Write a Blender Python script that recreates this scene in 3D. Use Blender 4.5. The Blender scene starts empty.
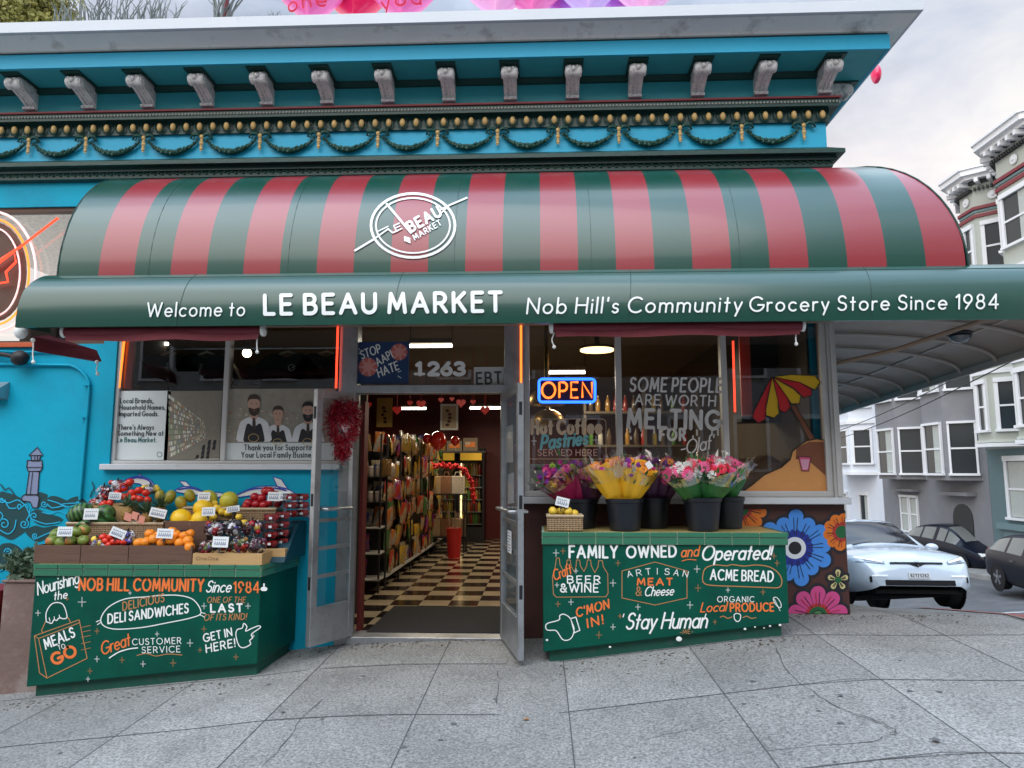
import bpy, math, random
from mathutils import Vector, Matrix
random.seed(7)
SC = bpy.context.scene
COL = SC.collection
R = math.radians
# ---------------------------------------------------------------- camera frame
EYE = Vector((0, 0, 1.43)); FPX = 710.0
PIT = math.atan(87 / 710); YAW = R(2.3)
FW = Vector((-math.sin(YAW) * math.cos(PIT), math.cos(YAW) * math.cos(PIT), math.sin(PIT)))
RT = Vector((math.cos(YAW), math.sin(YAW), 0)); UP = RT.cross(FW)
def ray(px, py): return FW * FPX + RT * (px - 512) + UP * (384 - py)
def at(px, py, Y):
    d = ray(px, py); return EYE + d * (Y / d.y)
def atz(px, py, z):
    d = ray(px, py); return EYE + d * ((z - EYE.z) / d.z)
def atx(px, py, X):
    d = ray(px, py); return EYE + d * (X / d.x)
W = 6.10                                   # face of the shop wall
# ---------------------------------------------------------------- materials
MATS = {}
def M(name, col=(.5, .5, .5), rough=.6, var=.12, scale=6, bump=.05, bscale=40, metal=0, coat=0, emit=0, spec=.5,
      dirt=None, dscale=3, dlo=.55, dhi=.75, stretch=(1, 1, 1), ecol=None, sheen=0):
    m = bpy.data.materials.new(name); m.use_nodes = True; MATS[name] = m
    nt = m.node_tree; N = nt.nodes; L = nt.links; b = N['Principled BSDF']
    b.inputs['Roughness'].default_value = rough; b.inputs['Metallic'].default_value = metal
    b.inputs['Specular IOR Level'].default_value = spec
    b.inputs['Coat Weight'].default_value = coat; b.inputs['Coat Roughness'].default_value = .08
    tc = N.new('ShaderNodeTexCoord'); mp = N.new('ShaderNodeMapping'); mp.inputs['Scale'].default_value = stretch
    L.new(tc.outputs['Object'], mp.inputs[0])
    cur = None
    if var > 0:
        n = N.new('ShaderNodeTexNoise'); n.inputs['Scale'].default_value = scale; n.inputs['Detail'].default_value = 5
        L.new(mp.outputs[0], n.inputs['Vector'])
        mx = N.new('ShaderNodeMix'); mx.data_type = 'RGBA'
        mx.inputs[6].default_value = (*[c * (1 - var) for c in col], 1); mx.inputs[7].default_value = (*[min(1, c * (1 + var)) for c in col], 1)
        L.new(n.outputs[0], mx.inputs[0]); cur = mx.outputs[2]
    if dirt:
        n = N.new('ShaderNodeTexNoise'); n.inputs['Scale'].default_value = dscale; n.inputs['Detail'].default_value = 8
        n.inputs['Roughness'].default_value = .65
        L.new(mp.outputs[0], n.inputs['Vector'])
        rp = N.new('ShaderNodeMapRange'); rp.inputs[1].default_value = dlo; rp.inputs[2].default_value = dhi
        L.new(n.outputs[0], rp.inputs[0])
        mx = N.new('ShaderNodeMix'); mx.data_type = 'RGBA'; L.new(rp.outputs[0], mx.inputs[0])
        if cur: L.new(cur, mx.inputs[6])
        else: mx.inputs[6].default_value = (*col, 1)
        mx.inputs[7].default_value = (*dirt, 1); cur = mx.outputs[2]
    if cur: L.new(cur, b.inputs['Base Color'])
    else: b.inputs['Base Color'].default_value = (*col, 1)
    if bump > 0:
        n = N.new('ShaderNodeTexNoise'); n.inputs['Scale'].default_value = bscale; n.inputs['Detail'].default_value = 4
        L.new(mp.outputs[0], n.inputs['Vector'])
        bp = N.new('ShaderNodeBump'); bp.inputs['Strength'].default_value = bump; bp.inputs['Distance'].default_value = .02
        L.new(n.outputs[0], bp.inputs['Height']); L.new(bp.outputs[0], b.inputs['Normal'])
    if emit:
        b.inputs['Emission Color'].default_value = (*(ecol or col), 1); b.inputs['Emission Strength'].default_value = emit
    return m
def glass(name, tint=(1, 1, 1), refl=1.0, rough=.0, base=.05):
    m = bpy.data.materials.new(name); m.use_nodes = True; MATS[name] = m
    nt = m.node_tree; N = nt.nodes; L = nt.links; N.clear()
    o = N.new('ShaderNodeOutputMaterial'); t = N.new('ShaderNodeBsdfTransparent'); g = N.new('ShaderNodeBsdfGlossy')
    t.inputs[0].default_value = (*tint, 1); g.inputs['Roughness'].default_value = rough
    f = N.new('ShaderNodeFresnel'); f.inputs[0].default_value = 1.45
    a = N.new('ShaderNodeMath'); a.operation = 'MULTIPLY_ADD'; a.inputs[1].default_value = refl; a.inputs[2].default_value = base; a.use_clamp = True
    mx = N.new('ShaderNodeMixShader')
    L.new(f.outputs[0], a.inputs[0]); L.new(a.outputs[0], mx.inputs[0]); L.new(t.outputs[0], mx.inputs[1]); L.new(g.outputs[0], mx.inputs[2]); L.new(mx.outputs[0], o.inputs[0])
    return m
# ---------------------------------------------------------------- mesh builder
def tag(o, label=None, cat=None, group=None, kind=None):
    if label: o['label'] = label
    if cat: o['category'] = cat
    if group: o['group'] = group
    if kind: o['kind'] = kind
    return o
def wloc(o):
    v = Vector((0, 0, 0))
    while o is not None: v = v + o.location; o = o.parent
    return v
def empty(name, loc, label, cat, group=None):
    o = bpy.data.objects.new(name, None); COL.objects.link(o); o.location = loc; o.empty_display_size = .1
    return tag(o, label, cat, group)
class MB:
    def __init__(s): s.v = []; s.f = []; s.m = []
    def add(s, vs, fs, mi=0):
        k = len(s.v); s.v += [tuple(v) for v in vs]; s.f += [tuple(i + k for i in f) for f in fs]; s.m += [mi] * len(fs); return s
    def box(s, x0, x1, y0, y1, z0, z1, mi=0):
        x0, x1 = sorted((x0, x1)); y0, y1 = sorted((y0, y1)); z0, z1 = sorted((z0, z1))
        if y0 == y1: return s.add([(x0, y0, z0), (x1, y0, z0), (x1, y0, z1), (x0, y0, z1)], [(0, 1, 2, 3)], mi)
        return s.add([(x0, y0, z0), (x1, y0, z0), (x1, y1, z0), (x0, y1, z0), (x0, y0, z1), (x1, y0, z1), (x1, y1, z1), (x0, y1, z1)],
                     [(0, 3, 2, 1), (4, 5, 6, 7), (0, 1, 5, 4), (1, 2, 6, 5), (2, 3, 7, 6), (3, 0, 4, 7)], mi)
    def obox(s, c, ax, ay, az, mi=0):
        c = Vector(c); vs = [c + ax * i + ay * j + az * k for k in (-1, 1) for j in (-1, 1) for i in (-1, 1)]
        return s.add(vs, [(0, 2, 3, 1), (4, 5, 7, 6), (0, 1, 5, 4), (1, 3, 7, 5), (3, 2, 6, 7), (2, 0, 4, 6)], mi)
    def bar(s, p, q, w, h=None, mi=0, up=(0, 0, 1)):
        p = Vector(p); q = Vector(q); d = (q - p); h = h or w; u = Vector(up)
        if abs(d.normalized().dot(u)) > .98: u = Vector((0, 1, 0))
        a = d.cross(u).normalized() * w / 2; b = a.cross(d).normalized() * h / 2
        return s.obox((p + q) / 2, a, d / 2, b, mi)
    def tube(s, pts, r, n=8, mi=0, closed=False):
        pts = [Vector(p) for p in pts]; vs = []; fs = []; m = len(pts); ref = Vector((.13, .21, .97))
        for i, p in enumerate(pts):
            a = pts[(i - 1) % m] if (i or closed) else p; b = pts[(i + 1) % m] if (i < m - 1 or closed) else p
            t = (b - a).normalized(); x = t.cross(ref)
            if x.length < .05: x = t.cross(Vector((1, 0, 0)))
            x.normalize(); y = x.cross(t); rr = r[i] if isinstance(r, (list, tuple)) else r
            for k in range(n):
                an = 2 * math.pi * k / n; vs.append(p + x * math.cos(an) * rr + y * math.sin(an) * rr)
        for i in range(m if closed else m - 1):
            j = (i + 1) % m
            for k in range(n): fs.append((i * n + k, i * n + (k + 1) % n, j * n + (k + 1) % n, j * n + k))
        if not closed: fs.append(tuple(range(n))); fs.append(tuple(range((m - 1) * n, m * n))[::-1])
        return s.add(vs, fs, mi)
    def lathe(s, prof, c=(0, 0, 0), n=16, mi=0, M4=None, sx=1, sy=1):
        vs = []; fs = []; c = Vector(c)
        for r, z in prof:
            for k in range(n):
                a = 2 * math.pi * k / n; v = Vector((r * math.cos(a) * sx, r * math.sin(a) * sy, z)); vs.append((M4 @ v if M4 else v) + c)
        for i in range(len(prof) - 1):
            for k in range(n): fs.append((i * n + k, i * n + (k + 1) % n, (i + 1) * n + (k + 1) % n, (i + 1) * n + k))
        if prof[0][0] > 1e-4: fs.append(tuple(range(n))[::-1])
        if prof[-1][0] > 1e-4: fs.append(tuple(range((len(prof) - 1) * n, len(prof) * n)))
        return s.add(vs, fs, mi)
    def ball(s, c, r, n=12, m=8, mi=0, sq=(1, 1, 1), jit=0):
        vs = []; fs = []; c = Vector(c)
        for i in range(m + 1):
            t = math.pi * i / m
            for k in range(n):
                a = 2 * math.pi * k / n; q = 1 + (random.uniform(-jit, jit) if 0 < i < m else 0)
                vs.append(c + Vector((math.sin(t) * math.cos(a) * sq[0], math.sin(t) * math.sin(a) * sq[1], -math.cos(t) * sq[2])) * r * q)
        for i in range(m):
            for k in range(n): fs.append((i * n + k, i * n + (k + 1) % n, (i + 1) * n + (k + 1) % n, (i + 1) * n + k))
        return s.add(vs, fs, mi)
    def grid(s, fn, nu, nv, mi=0, closed=False):
        vs = [fn(u / nu, v / nv) for v in range(nv + 1) for u in range(nu + 1)]
        fs = [(v * (nu + 1) + u, v * (nu + 1) + u + 1, (v + 1) * (nu + 1) + u + 1, (v + 1) * (nu + 1) + u) for v in range(nv) for u in range(nu)]
        return s.add(vs, fs, mi)
    def prism(s, poly, y0, y1, mi=0):               # poly in (x,z), extruded in y
        n = len(poly); vs = [(x, y0, z) for x, z in poly] + [(x, y1, z) for x, z in poly]
        return s.add(vs, [tuple(range(n)), tuple(range(n, 2 * n))[::-1]] + [(i, i + n, (i + 1) % n + n, (i + 1) % n) for i in range(n)], mi)
    def prismx(s, poly, x0, x1, mi=0):              # poly in (y,z), extruded in x
        n = len(poly); vs = [(x0, y, z) for y, z in poly] + [(x1, y, z) for y, z in poly]
        return s.add(vs, [tuple(range(n))[::-1], tuple(range(n, 2 * n))] + [(i, (i + 1) % n, (i + 1) % n + n, i + n) for i in range(n)], mi)
    def flat(s, pts, mi=0): return s.add(pts, [tuple(range(len(pts)))], mi)
    def build(s, name, mats, parent=None, label=None, cat=None, group=None, kind=None, smooth=None, bev=0, org=None):
        if not isinstance(mats, (list, tuple)): mats = [mats]
        if parent is not None: o0 = wloc(parent)
        elif kind in ('structure', 'stuff'): o0 = Vector((0, 0, 0))
        elif org is not None: o0 = Vector(org)
        else:
            xs = [v[0] for v in s.v]; ys = [v[1] for v in s.v]; zs = [v[2] for v in s.v]
            o0 = Vector(((min(xs) + max(xs)) / 2, (min(ys) + max(ys)) / 2, min(zs)))
        me = bpy.data.meshes.new(name)
        me.from_pydata([(v[0] - o0.x, v[1] - o0.y, v[2] - o0.z) for v in s.v], [], s.f)
        for m in mats: me.materials.append(MATS[m] if isinstance(m, str) else m)
        me.polygons.foreach_set('material_index', s.m)
        me.update(); me.validate()
        if smooth is not None:
            me.polygons.foreach_set('use_smooth', [True] * len(me.polygons)); me.set_sharp_from_angle(angle=R(smooth))
        o = bpy.data.objects.new(name, me); COL.objects.link(o)
        if parent is not None: o.parent = parent
        else: o.location = o0
        if bev:
            md = o.modifiers.new('bevel', 'BEVEL'); md.width = bev; md.segments = 2; md.limit_method = 'ANGLE'; md.angle_limit = R(50)
        return tag(o, label, cat, group, kind)
def copy_tree(o, parent=None):
    c = o.copy(); COL.objects.link(c); c.parent = parent
    for ch in list(o.children): copy_tree(ch, c)
    return c
def dup(o, loc, label=None, rot=None, scale=None):
    c = copy_tree(o); c.location = loc
    if label: c['label'] = label
    if rot is not None: c.rotation_euler = rot
    if scale: c.scale = (scale, scale, scale) if not isinstance(scale, tuple) else scale
    return c
# ---------------------------------------------------------------- stroke lettering
def A(cx, cy, rx, ry, a0, a1, n=None):
    n = n or max(4, int(abs(a1 - a0) / 18))
    return [(cx + rx * math.cos(R(a0 + (a1 - a0) * i / n)), cy + ry * math.sin(R(a0 + (a1 - a0) * i / n))) for i in range(n + 1)]
G = {
 'A': (.80, [[(0, 0), (.4, 1), (.8, 0)], [(.14, .34), (.66, .34)]]),
 'B': (.60, [[(0, 0), (0, 1), (.28, 1)] + A(.3, .76, .24, .24, 90, -90) + [(0, .52)], [(.28, .52)] + A(.32, .26, .28, .26, 90, -90) + [(0, 0)]]),
 'C': (.80, [A(.48, .5, .48, .5, 48, 312)]),
 'D': (.74, [[(0, 0), (0, 1), (.24, 1)] + A(.26, .5, .48, .5, 90, -90) + [(0, 0)]]),
 'E': (.52, [[(.52, 1), (0, 1), (0, 0), (.52, 0)], [(0, .52), (.45, .52)]]),
 'F': (.50, [[(.5, 1), (0, 1), (0, 0)], [(0, .5), (.42, .5)]]),
 'G': (.88, [A(.48, .5, .48, .5, 45, 350) + [(.95, .44), (.55, .44)]]),
 'H': (.68, [[(0, 0), (0, 1)], [(.68, 0), (.68, 1)], [(0, .52), (.68, .52)]]),
 'I': (.0, [[(0, 0), (0, 1)]]),
 'J': (.40, [[(.4, 1), (.4, .25)] + A(.18, .23, .22, .23, 0, -150)]),
 'K': (.62, [[(0, 0), (0, 1)], [(.58, 1), (.03, .45)], [(.2, .62), (.62, 0)]]),
 'L': (.48, [[(0, 1), (0, 0), (.48, 0)]]),
 'M': (.86, [[(0, 0), (.1, 1), (.43, .2), (.76, 1), (.86, 0)]]),
 'N': (.70, [[(0, 0), (0, 1), (.7, 0), (.7, 1)]]),
 'O': (.96, [A(.48, .5, .48, .5, 90, 450, 20)]),
 'P': (.56, [[(0, 0), (0, 1), (.26, 1)] + A(.28, .72, .28, .28, 90, -90) + [(0, .44)]]),
 'Q': (.96, [A(.48, .5, .48, .5, 90, 450, 20), [(.6, .25), (.95, -.08)]]),
 'R': (.60, [[(0, 0), (0, 1), (.26, 1)] + A(.28, .73, .28, .27, 90, -90) + [(0, .46)], [(.28, .46), (.6, 0)]]),
 'S': (.54, [A(.28, .76, .25, .24, 25, 270, 9) + A(.27, .26, .28, .26, 90, -155, 10)[1:]]),
 'T': (.60, [[(0, 1), (.6, 1)], [(.3, 1), (.3, 0)]]),
 'U': (.66, [[(0, 1), (0, .33)] + A(.33, .33, .33, .33, 180, 360) + [(.66, 1)]]),
 'V': (.72, [[(0, 1), (.36, 0), (.72, 1)]]),
 'W': (1.1, [[(0, 1), (.27, 0), (.55, .9), (.83, 0), (1.1, 1)]]),
 'X': (.66, [[(0, 1), (.66, 0)], [(0, 0), (.66, 1)]]),
 'Y': (.66, [[(0, 1), (.33, .48), (.66, 1)], [(.33, .48), (.33, 0)]]),
 'Z': (.62, [[(0, 1), (.62, 1), (0, 0), (.62, 0)]]),
 'a': (.54, [A(.27, .3, .27, .3, 0, 360, 14), [(.54, .6), (.54, 0)]]),
 'b': (.54, [A(.27, .3, .27, .3, 180, 540, 14), [(0, 1.02), (0, 0)]]),
 'c': (.48, [A(.28, .3, .28, .3, 48, 312)]),
 'd': (.54, [A(.27, .3, .27, .3, 0, 360, 14), [(.54, 1.02), (.54, 0)]]),
 'e': (.54, [[(.02, .31), (.54, .31)] + A(.27, .3, .27, .3, 5, 315, 14)]),
 'f': (.32, [A(.3, .84, .17, .18, 70, 180) + [(.13, 0)], [(0, .58), (.3, .58)]]),
 'g': (.54, [A(.27, .3, .27, .3, 0, 360, 14), [(.54, .6), (.54, -.08)] + A(.27, -.08, .27, .24, 0, -150)]),
 'h': (.46, [[(0, 1.02), (0, 0)], A(.23, .36, .23, .24, 180, 0) + [(.46, 0)]]),
 'i': (.0, [[(0, .6), (0, 0)], [(0, .82), (0, .86)]]),
 'j': (.1, [[(.1, .6), (.1, -.1)] + A(-.05, -.1, .15, .18, 0, -100), [(.1, .82), (.1, .86)]]),
 'k': (.44, [[(0, 1.02), (0, 0)], [(.4, .6), (.02, .26)], [(.14, .36), (.44, 0)]]),
 'l': (.0, [[(0, 1.02), (0, 0)]]),
 'm': (.80, [[(0, .6), (0, 0)], A(.2, .38, .2, .22, 180, 0) + [(.4, 0)], A(.6, .38, .2, .22, 180, 0) + [(.8, 0)]]),
 'n': (.46, [[(0, .6), (0, 0)], A(.23, .36, .23, .24, 180, 0) + [(.46, 0)]]),
 'o': (.56, [A(.28, .3, .28, .3, 90, 450, 14)]),
 'p': (.54, [A(.27, .3, .27, .3, 180, 540, 14), [(0, .6), (0, -.32)]]),
 'q': (.54, [A(.27, .3, .27, .3, 0, 360, 14), [(.54, .6), (.54, -.32)]]),
 'r': (.28, [[(0, .6), (0, 0)], A(.22, .36, .22, .24, 180, 70)]),
 's': (.36, [A(.19, .45, .16, .15, 30, 270, 7) + A(.18, .15, .18, .15, 90, -150, 7)[1:]]),
 't': (.30, [[(.15, .9), (.15, 0)], [(0, .58), (.3, .58)]]),
 'u': (.46, [[(0, .6), (0, .24)] + A(.23, .24, .23, .24, 180, 360) + [(.46, .6)], [(.46, .3), (.46, 0)]]),
 'v': (.46, [[(0, .6), (.23, 0), (.46, .6)]]),
 'w': (.74, [[(0, .6), (.19, 0), (.37, .56), (.55, 0), (.74, .6)]]),
 'x': (.44, [[(0, .6), (.44, 0)], [(0, 0), (.44, .6)]]),
 'y': (.46, [[(0, .6), (.24, 0)], [(.46, .6), (.12, -.3)]]),
 'z': (.42, [[(0, .6), (.42, .6), (0, 0), (.42, 0)]]),
 '0': (.56, [A(.28, .5, .28, .5, 90, 450, 18)]),
 '1': (.2, [[(0, .82), (.2, 1), (.2, 0)]]),
 '2': (.54, [A(.26, .72, .26, .28, 160, -20) + [(0, 0), (.54, 0)]]),
 '3': (.5, [A(.22, .75, .24, .25, 150, -90), A(.2, .26, .29, .26, 80, -150)]),
 '4': (.62, [[(.46, 0), (.46, 1), (0, .28), (.62, .28)]]),
 '5': (.5, [[(.46, 1), (.1, 1), (.06, .56)] + A(.22, .31, .28, .31, 100, -140)]),
 '6': (.56, [[(.42, 1), (.08, .48)] + A(.28, .3, .27, .3, 150, 510, 14)]),
 '7': (.52, [[(0, 1), (.52, 1), (.14, 0)]]),
 '8': (.54, [A(.27, .76, .22, .24, 90, 450, 14), A(.27, .27, .27, .27, 90, 450, 14)]),
 '9': (.56, [[(.14, 0), (.48, .52)] + A(.28, .7, .27, .3, -30, 330, 14)]),
 '&': (.72, [[(.7, 0), (.16, .68)] + A(.32, .8, .19, .2, 210, -60) + [(.1, .4)] + A(.3, .25, .28, .25, 150, 330) + [(.68, .5)]]),
 '!': (.0, [[(0, 1), (0, .32)], [(0, .04), (0, 0)]]),
 '.': (.0, [[(0, .03), (0, 0)]]), ',': (.06, [[(.06, .06), (0, -.12)]]),
 "'": (.04, [[(.04, 1), (.02, .78)]]), '-': (.36, [[(0, .4), (.36, .4)]]), '@': (.9, [A(.45, .4, .2, .2, 0, 360), A(.45, .4, .45, .45, -60, 290) + [(.66, .4)]]),
 ' ': (.34, []), '"': (.2, [[(.04, 1), (.02, .78)], [(.18, 1), (.16, .78)]]),
}
CURVED = []
def ribbon(mb, pts, w, mp, off=0, mi=0, closed=False, caps=True):
    """a flat stroke of width w along 2-D pts, laid on the surface mp(u,v,lift)"""
    P = [Vector((p[0], p[1])) for p in pts]
    Q = [P[0]]
    for p in P[1:]:
        if (p - Q[-1]).length > 1e-5: Q.append(p)
    P = Q
    if mp in CURVED:
        S_ = [P[0]]
        for p in P[1:] + ([P[0]] if closed else []):
            k = max(1, int((p - S_[-1]).length / 2.2)); a_ = S_[-1]
            S_ += [a_ + (p - a_) * i / k for i in range(1, k + 1)]
        P = S_
    if closed and (P[0] - P[-1]).length < 1e-5: P = P[:-1]
    if len(P) < 2: return
    n = len(P); Lf = []; Rg = []; h = w / 2
    for i in range(n):
        a = P[i - 1] if (i or closed) else None; b = P[(i + 1) % n] if (i < n - 1 or closed) else None
        d1 = (P[i] - a).normalized() if a is not None else None; d2 = (b - P[i]).normalized() if b is not None else None
        if d1 is None: d1 = d2
        if d2 is None: d2 = d1
        t = d1 + d2
        if t.length < 1e-4: t = d1.copy()
        t.normalize(); nn = Vector((-t.y, t.x)); k = max(.55, nn.dot(Vector((-d1.y, d1.x))))
        Lf.append(P[i] + nn * h / k); Rg.append(P[i] - nn * h / k)
    vs = [mp(p.x, p.y, off) for p in Lf] + [mp(p.x, p.y, off) for p in Rg]
    fs = [(n + i, n + (i + 1) % n, (i + 1) % n, i) for i in range(n if closed else n - 1)]
    if caps and not closed:
        for (c, d, i0) in ((P[0], (P[0] - P[1]).normalized(), 0), (P[-1], (P[-1] - P[-2]).normalized(), n - 1)):
            a0 = math.atan2(d.y, d.x); k0 = len(vs)
            arc = [c + Vector((math.cos(a0 + R(x)), math.sin(a0 + R(x)))) * h for x in (-45, 0, 45)]
            vs += [mp(p.x, p.y, off) for p in arc]
            if i0 == 0: fs.append((0, k0, k0 + 1, k0 + 2, n))
            else: fs.append((n + n - 1, k0, k0 + 1, k0 + 2, n - 1))
    mb.add(vs, fs, mi)
STEP = [0.0]
def split_sharp(pts, lim=70):
    out = []; cur = [pts[0]]
    for i in range(1, len(pts)):
        cur.append(pts[i])
        if i < len(pts) - 1:
            d1 = Vector(pts[i]) - Vector(pts[i - 1]); d2 = Vector(pts[i + 1]) - Vector(pts[i])
            if d1.length > 1e-6 and d2.length > 1e-6 and math.degrees(d1.angle(d2)) > lim: out.append(cur); cur = [pts[i]]
    out.append(cur); return out
def layout(s, gap, wide):
    x = 0; out = []
    for ch in s:
        w, st = G[ch]
        out.append((x, st)); x += w * wide + (gap if ch != ' ' else 0)
    return out, x - gap
def text(mb, s, mp, a, b, cap, weight=.13, slant=0, gap=.28, mi=0, script=False, up=None):
    """text from baseline point a to b (2-D in the map's own coordinates), capital height cap"""
    a = Vector(a); b = Vector(b); Lw = (b - a).length; u = (b - a).normalized(); v = Vector((-u.y, u.x))
    if up: v = Vector((0, 1))
    gap += weight * .55
    _, w1 = layout(s, gap, 1); wide = Lw / (w1 * cap)
    # keep letter gaps proportional
    lay, _ = layout(s, gap, 1)
    for x, st in lay:
        for k in st:
            for q in split_sharp(k):
                pts = [a + u * ((x + p[0]) * wide * cap + slant * p[1] * cap) + v * (p[1] * cap) for p in q]
                STEP[0] = (STEP[0] + .00007) % .0021
                ribbon(mb, pts, weight * cap, mp, STEP[0], mi)
def plane_map(Y, lift=.002):                        # pixel coordinates -> a vertical plane facing the street
    def f(px, py, off): return at(px, -py, Y - lift - off)
    return f
def T(mb, s, Y, x0, y0, x1, y1, cap, weight=.14, slant=0, gap=.28, mi=0, mp=None):
    text(mb, s, mp or plane_map(Y), (x0, -y0), (x1, -y1), cap, weight, slant, gap, mi)
def PL(mb, Y, pts, w=1.2, mi=0, closed=False, mp=None, org=(0, 0), sc=1, lim=80):
    q = [(org[0] + p[0] / sc, -(org[1] + p[1] / sc)) for p in pts]
    if closed: ribbon(mb, q, w, mp or plane_map(Y), 0, mi, True); return
    for k in split_sharp(q, lim):
        STEP[0] = (STEP[0] + .00007) % .0021
        ribbon(mb, k, w, mp or plane_map(Y), STEP[0], mi)
def PG(mb, Y, pts, mi=0, lift=.002, org=(0, 0), sc=1):
    mb.flat([at(org[0] + p[0] / sc, org[1] + p[1] / sc, Y - lift) for p in pts][::-1], mi)
def smoothpts(P, n=5, closed=False):
    P = [Vector(p) for p in P]; out = []; m = len(P)
    for i in range(m if closed else m - 1):
        p0 = P[(i - 1) % m] if (i or closed) else P[0]; p1 = P[i]; p2 = P[(i + 1) % m]; p3 = P[(i + 2) % m] if (i < m - 2 or closed) else P[-1]
        for k in range(n):
            t = k / n; out.append(.5 * ((2 * p1) + (p2 - p0) * t + (2 * p0 - 5 * p1 + 4 * p2 - p3) * t * t + (3 * p1 - p0 - 3 * p2 + p3) * t ** 3))
    if not closed: out.append(P[-1])
    return [tuple(p) for p in out]
# ---------------------------------------------------------------- terrain heights
def lerp_table(x, tab):
    if x <= tab[0][0]: return tab[0][1] + (x - tab[0][0]) * (tab[1][1] - tab[0][1]) / (tab[1][0] - tab[0][0])
    for (a, fa), (b, fb) in zip(tab, tab[1:]):
        if x <= b: return fa + (fb - fa) * (x - a) / (b - a)
    return tab[-1][1]
def gz(x, y):
    zx = lerp_table(x, [(-12, -1.05), (-3.86, -.245), (-3.0, -.155), (-2.15, -.067), (-1.6, .0), (-1.0, .035), (-.1, .045), (.04, .05), (1.8, .27), (2.6, .27), (4, .29), (8, .50), (14, .95), (30, 1.6)])
    k = min(1, max(0, (x - 2.0) / 1.4))
    d = y - 6.0
    dep = .035 * d if d < 0 else 0.0
    if d > 0: dep = -k * lerp_table(d, [(0, 0), (1.5, .22), (5.6, 1.0), (9, 1.85), (13, 2.5), (20, 2.85), (60, 4.6), (160, 5)])
    if y < 3: dep -= 0
    return zx + max(dep, -9)
# ---------------------------------------------------------------- render + world
SC.render.engine = 'CYCLES'
SC.view_settings.view_transform = 'Standard'; SC.view_settings.look = 'None'; SC.view_settings.gamma = 1
SC.view_settings.exposure = 1.27
SC.cycles.use_denoising = True; SC.cycles.max_bounces = 7; SC.cycles.diffuse_bounces = 3; SC.cycles.glossy_bounces = 4
SC.cycles.transparent_max_bounces = 16; SC.cycles.sample_clamp_indirect = 3; SC.cycles.caustics_reflective = False; SC.cycles.caustics_refractive = False
cd = bpy.data.cameras.new('camera'); cam = bpy.data.objects.new('camera', cd); COL.objects.link(cam); SC.camera = cam
cd.sensor_width = 36; cd.lens = FPX / 1024 * 36; cd.clip_end = 2000; cd.clip_start = .05
cam.location = EYE; cam.rotation_euler = (math.pi / 2 + PIT, 0, YAW)
SUN_EL, SUN_AZ = 42, 205                     # soft high sun behind the photographer's left shoulder, veiled by cloud
w = bpy.data.worlds.new('World'); SC.world = w; w.use_nodes = True
nt = w.node_tree; N = nt.nodes; L = nt.links; bg = N['Background']
sky = N.new('ShaderNodeTexSky'); sky.sky_type = 'NISHITA'; sky.sun_disc = False
sky.sun_elevation = R(SUN_EL); sky.sun_rotation = R(SUN_AZ); sky.altitude = 60
tc = N.new('ShaderNodeTexCoord'); mp = N.new('ShaderNodeMapping'); mp.inputs['Scale'].default_value = (1, 1, 2.6)
L.new(tc.outputs['Generated'], mp.inputs[0])
n1 = N.new('ShaderNodeTexNoise'); n1.inputs['Scale'].default_value = 3.4; n1.inputs['Detail'].default_value = 8; n1.inputs['Roughness'].default_value = .55; n1.inputs['Distortion'].default_value = .3
L.new(mp.outputs[0], n1.inputs['Vector'])
cr = N.new('ShaderNodeValToRGB'); e = cr.color_ramp.elements
e[0].position = .36; e[0].color = (1.75, 1.93, 2.3, 1); e[1].position = .66; e[1].color = (3.95, 3.95, 3.9, 1)
m1 = e = cr.color_ramp.elements.new(.52); m1.color = (2.9, 3.05, 3.45, 1)
L.new(n1.outputs[0], cr.inputs[0])
# warm evening light low in the cloud
sp = N.new('ShaderNodeSeparateXYZ'); L.new(tc.outputs['Generated'], sp.inputs[0])
mr = N.new('ShaderNodeMapRange'); mr.inputs[1].default_value = .50; mr.inputs[2].default_value = .28; mr.inputs[3].default_value = 0; mr.inputs[4].default_value = 1.25
L.new(sp.outputs[2], mr.inputs[0])
n2 = N.new('ShaderNodeTexNoise'); n2.inputs['Scale'].default_value = 2.2; n2.inputs['Detail'].default_value = 4; L.new(mp.outputs[0], n2.inputs['Vector'])
mm = N.new('ShaderNodeMath'); mm.operation = 'MULTIPLY'; L.new(mr.outputs[0], mm.inputs[0]); L.new(n2.outputs[0], mm.inputs[1])
wm = N.new('ShaderNodeMix'); wm.data_type = 'RGBA'; wm.inputs[7].default_value = (6.0, 5.1, 4.3, 1)
L.new(mm.outputs[0], wm.inputs[0]); L.new(cr.outputs[0], wm.inputs[6])
mx = N.new('ShaderNodeMix'); mx.data_type = 'RGBA'; mx.inputs[0].default_value = .9
zt_ = N.new('ShaderNodeMix'); zt_.data_type = 'RGBA'; zt_.blend_type = 'MULTIPLY'; zt_.inputs[7].default_value = (.80, .98, 1.16, 1)
za = N.new('ShaderNodeMapRange'); za.inputs[1].default_value = .5; za.inputs[2].default_value = .8; L.new(sp.outputs[2], za.inputs[0]); L.new(za.outputs[0], zt_.inputs[0]); L.new(wm.outputs[2], zt_.inputs[6])
zg = N.new('ShaderNodeMapRange'); zg.inputs[1].default_value = .52; zg.inputs[2].default_value = .95; zg.inputs[3].default_value = 1; zg.inputs[4].default_value = 4.6
L.new(sp.outputs[2], zg.inputs[0]); sc_ = N.new('ShaderNodeVectorMath'); sc_.operation = 'SCALE'; L.new(zt_.outputs[2], sc_.inputs[0]); L.new(zg.outputs[0], sc_.inputs['Scale'])
L.new(sky.outputs[0], mx.inputs[6]); L.new(sc_.outputs[0], mx.inputs[7]); L.new(mx.outputs[2], bg.inputs[0])
bg.inputs[1].default_value = .10
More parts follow.
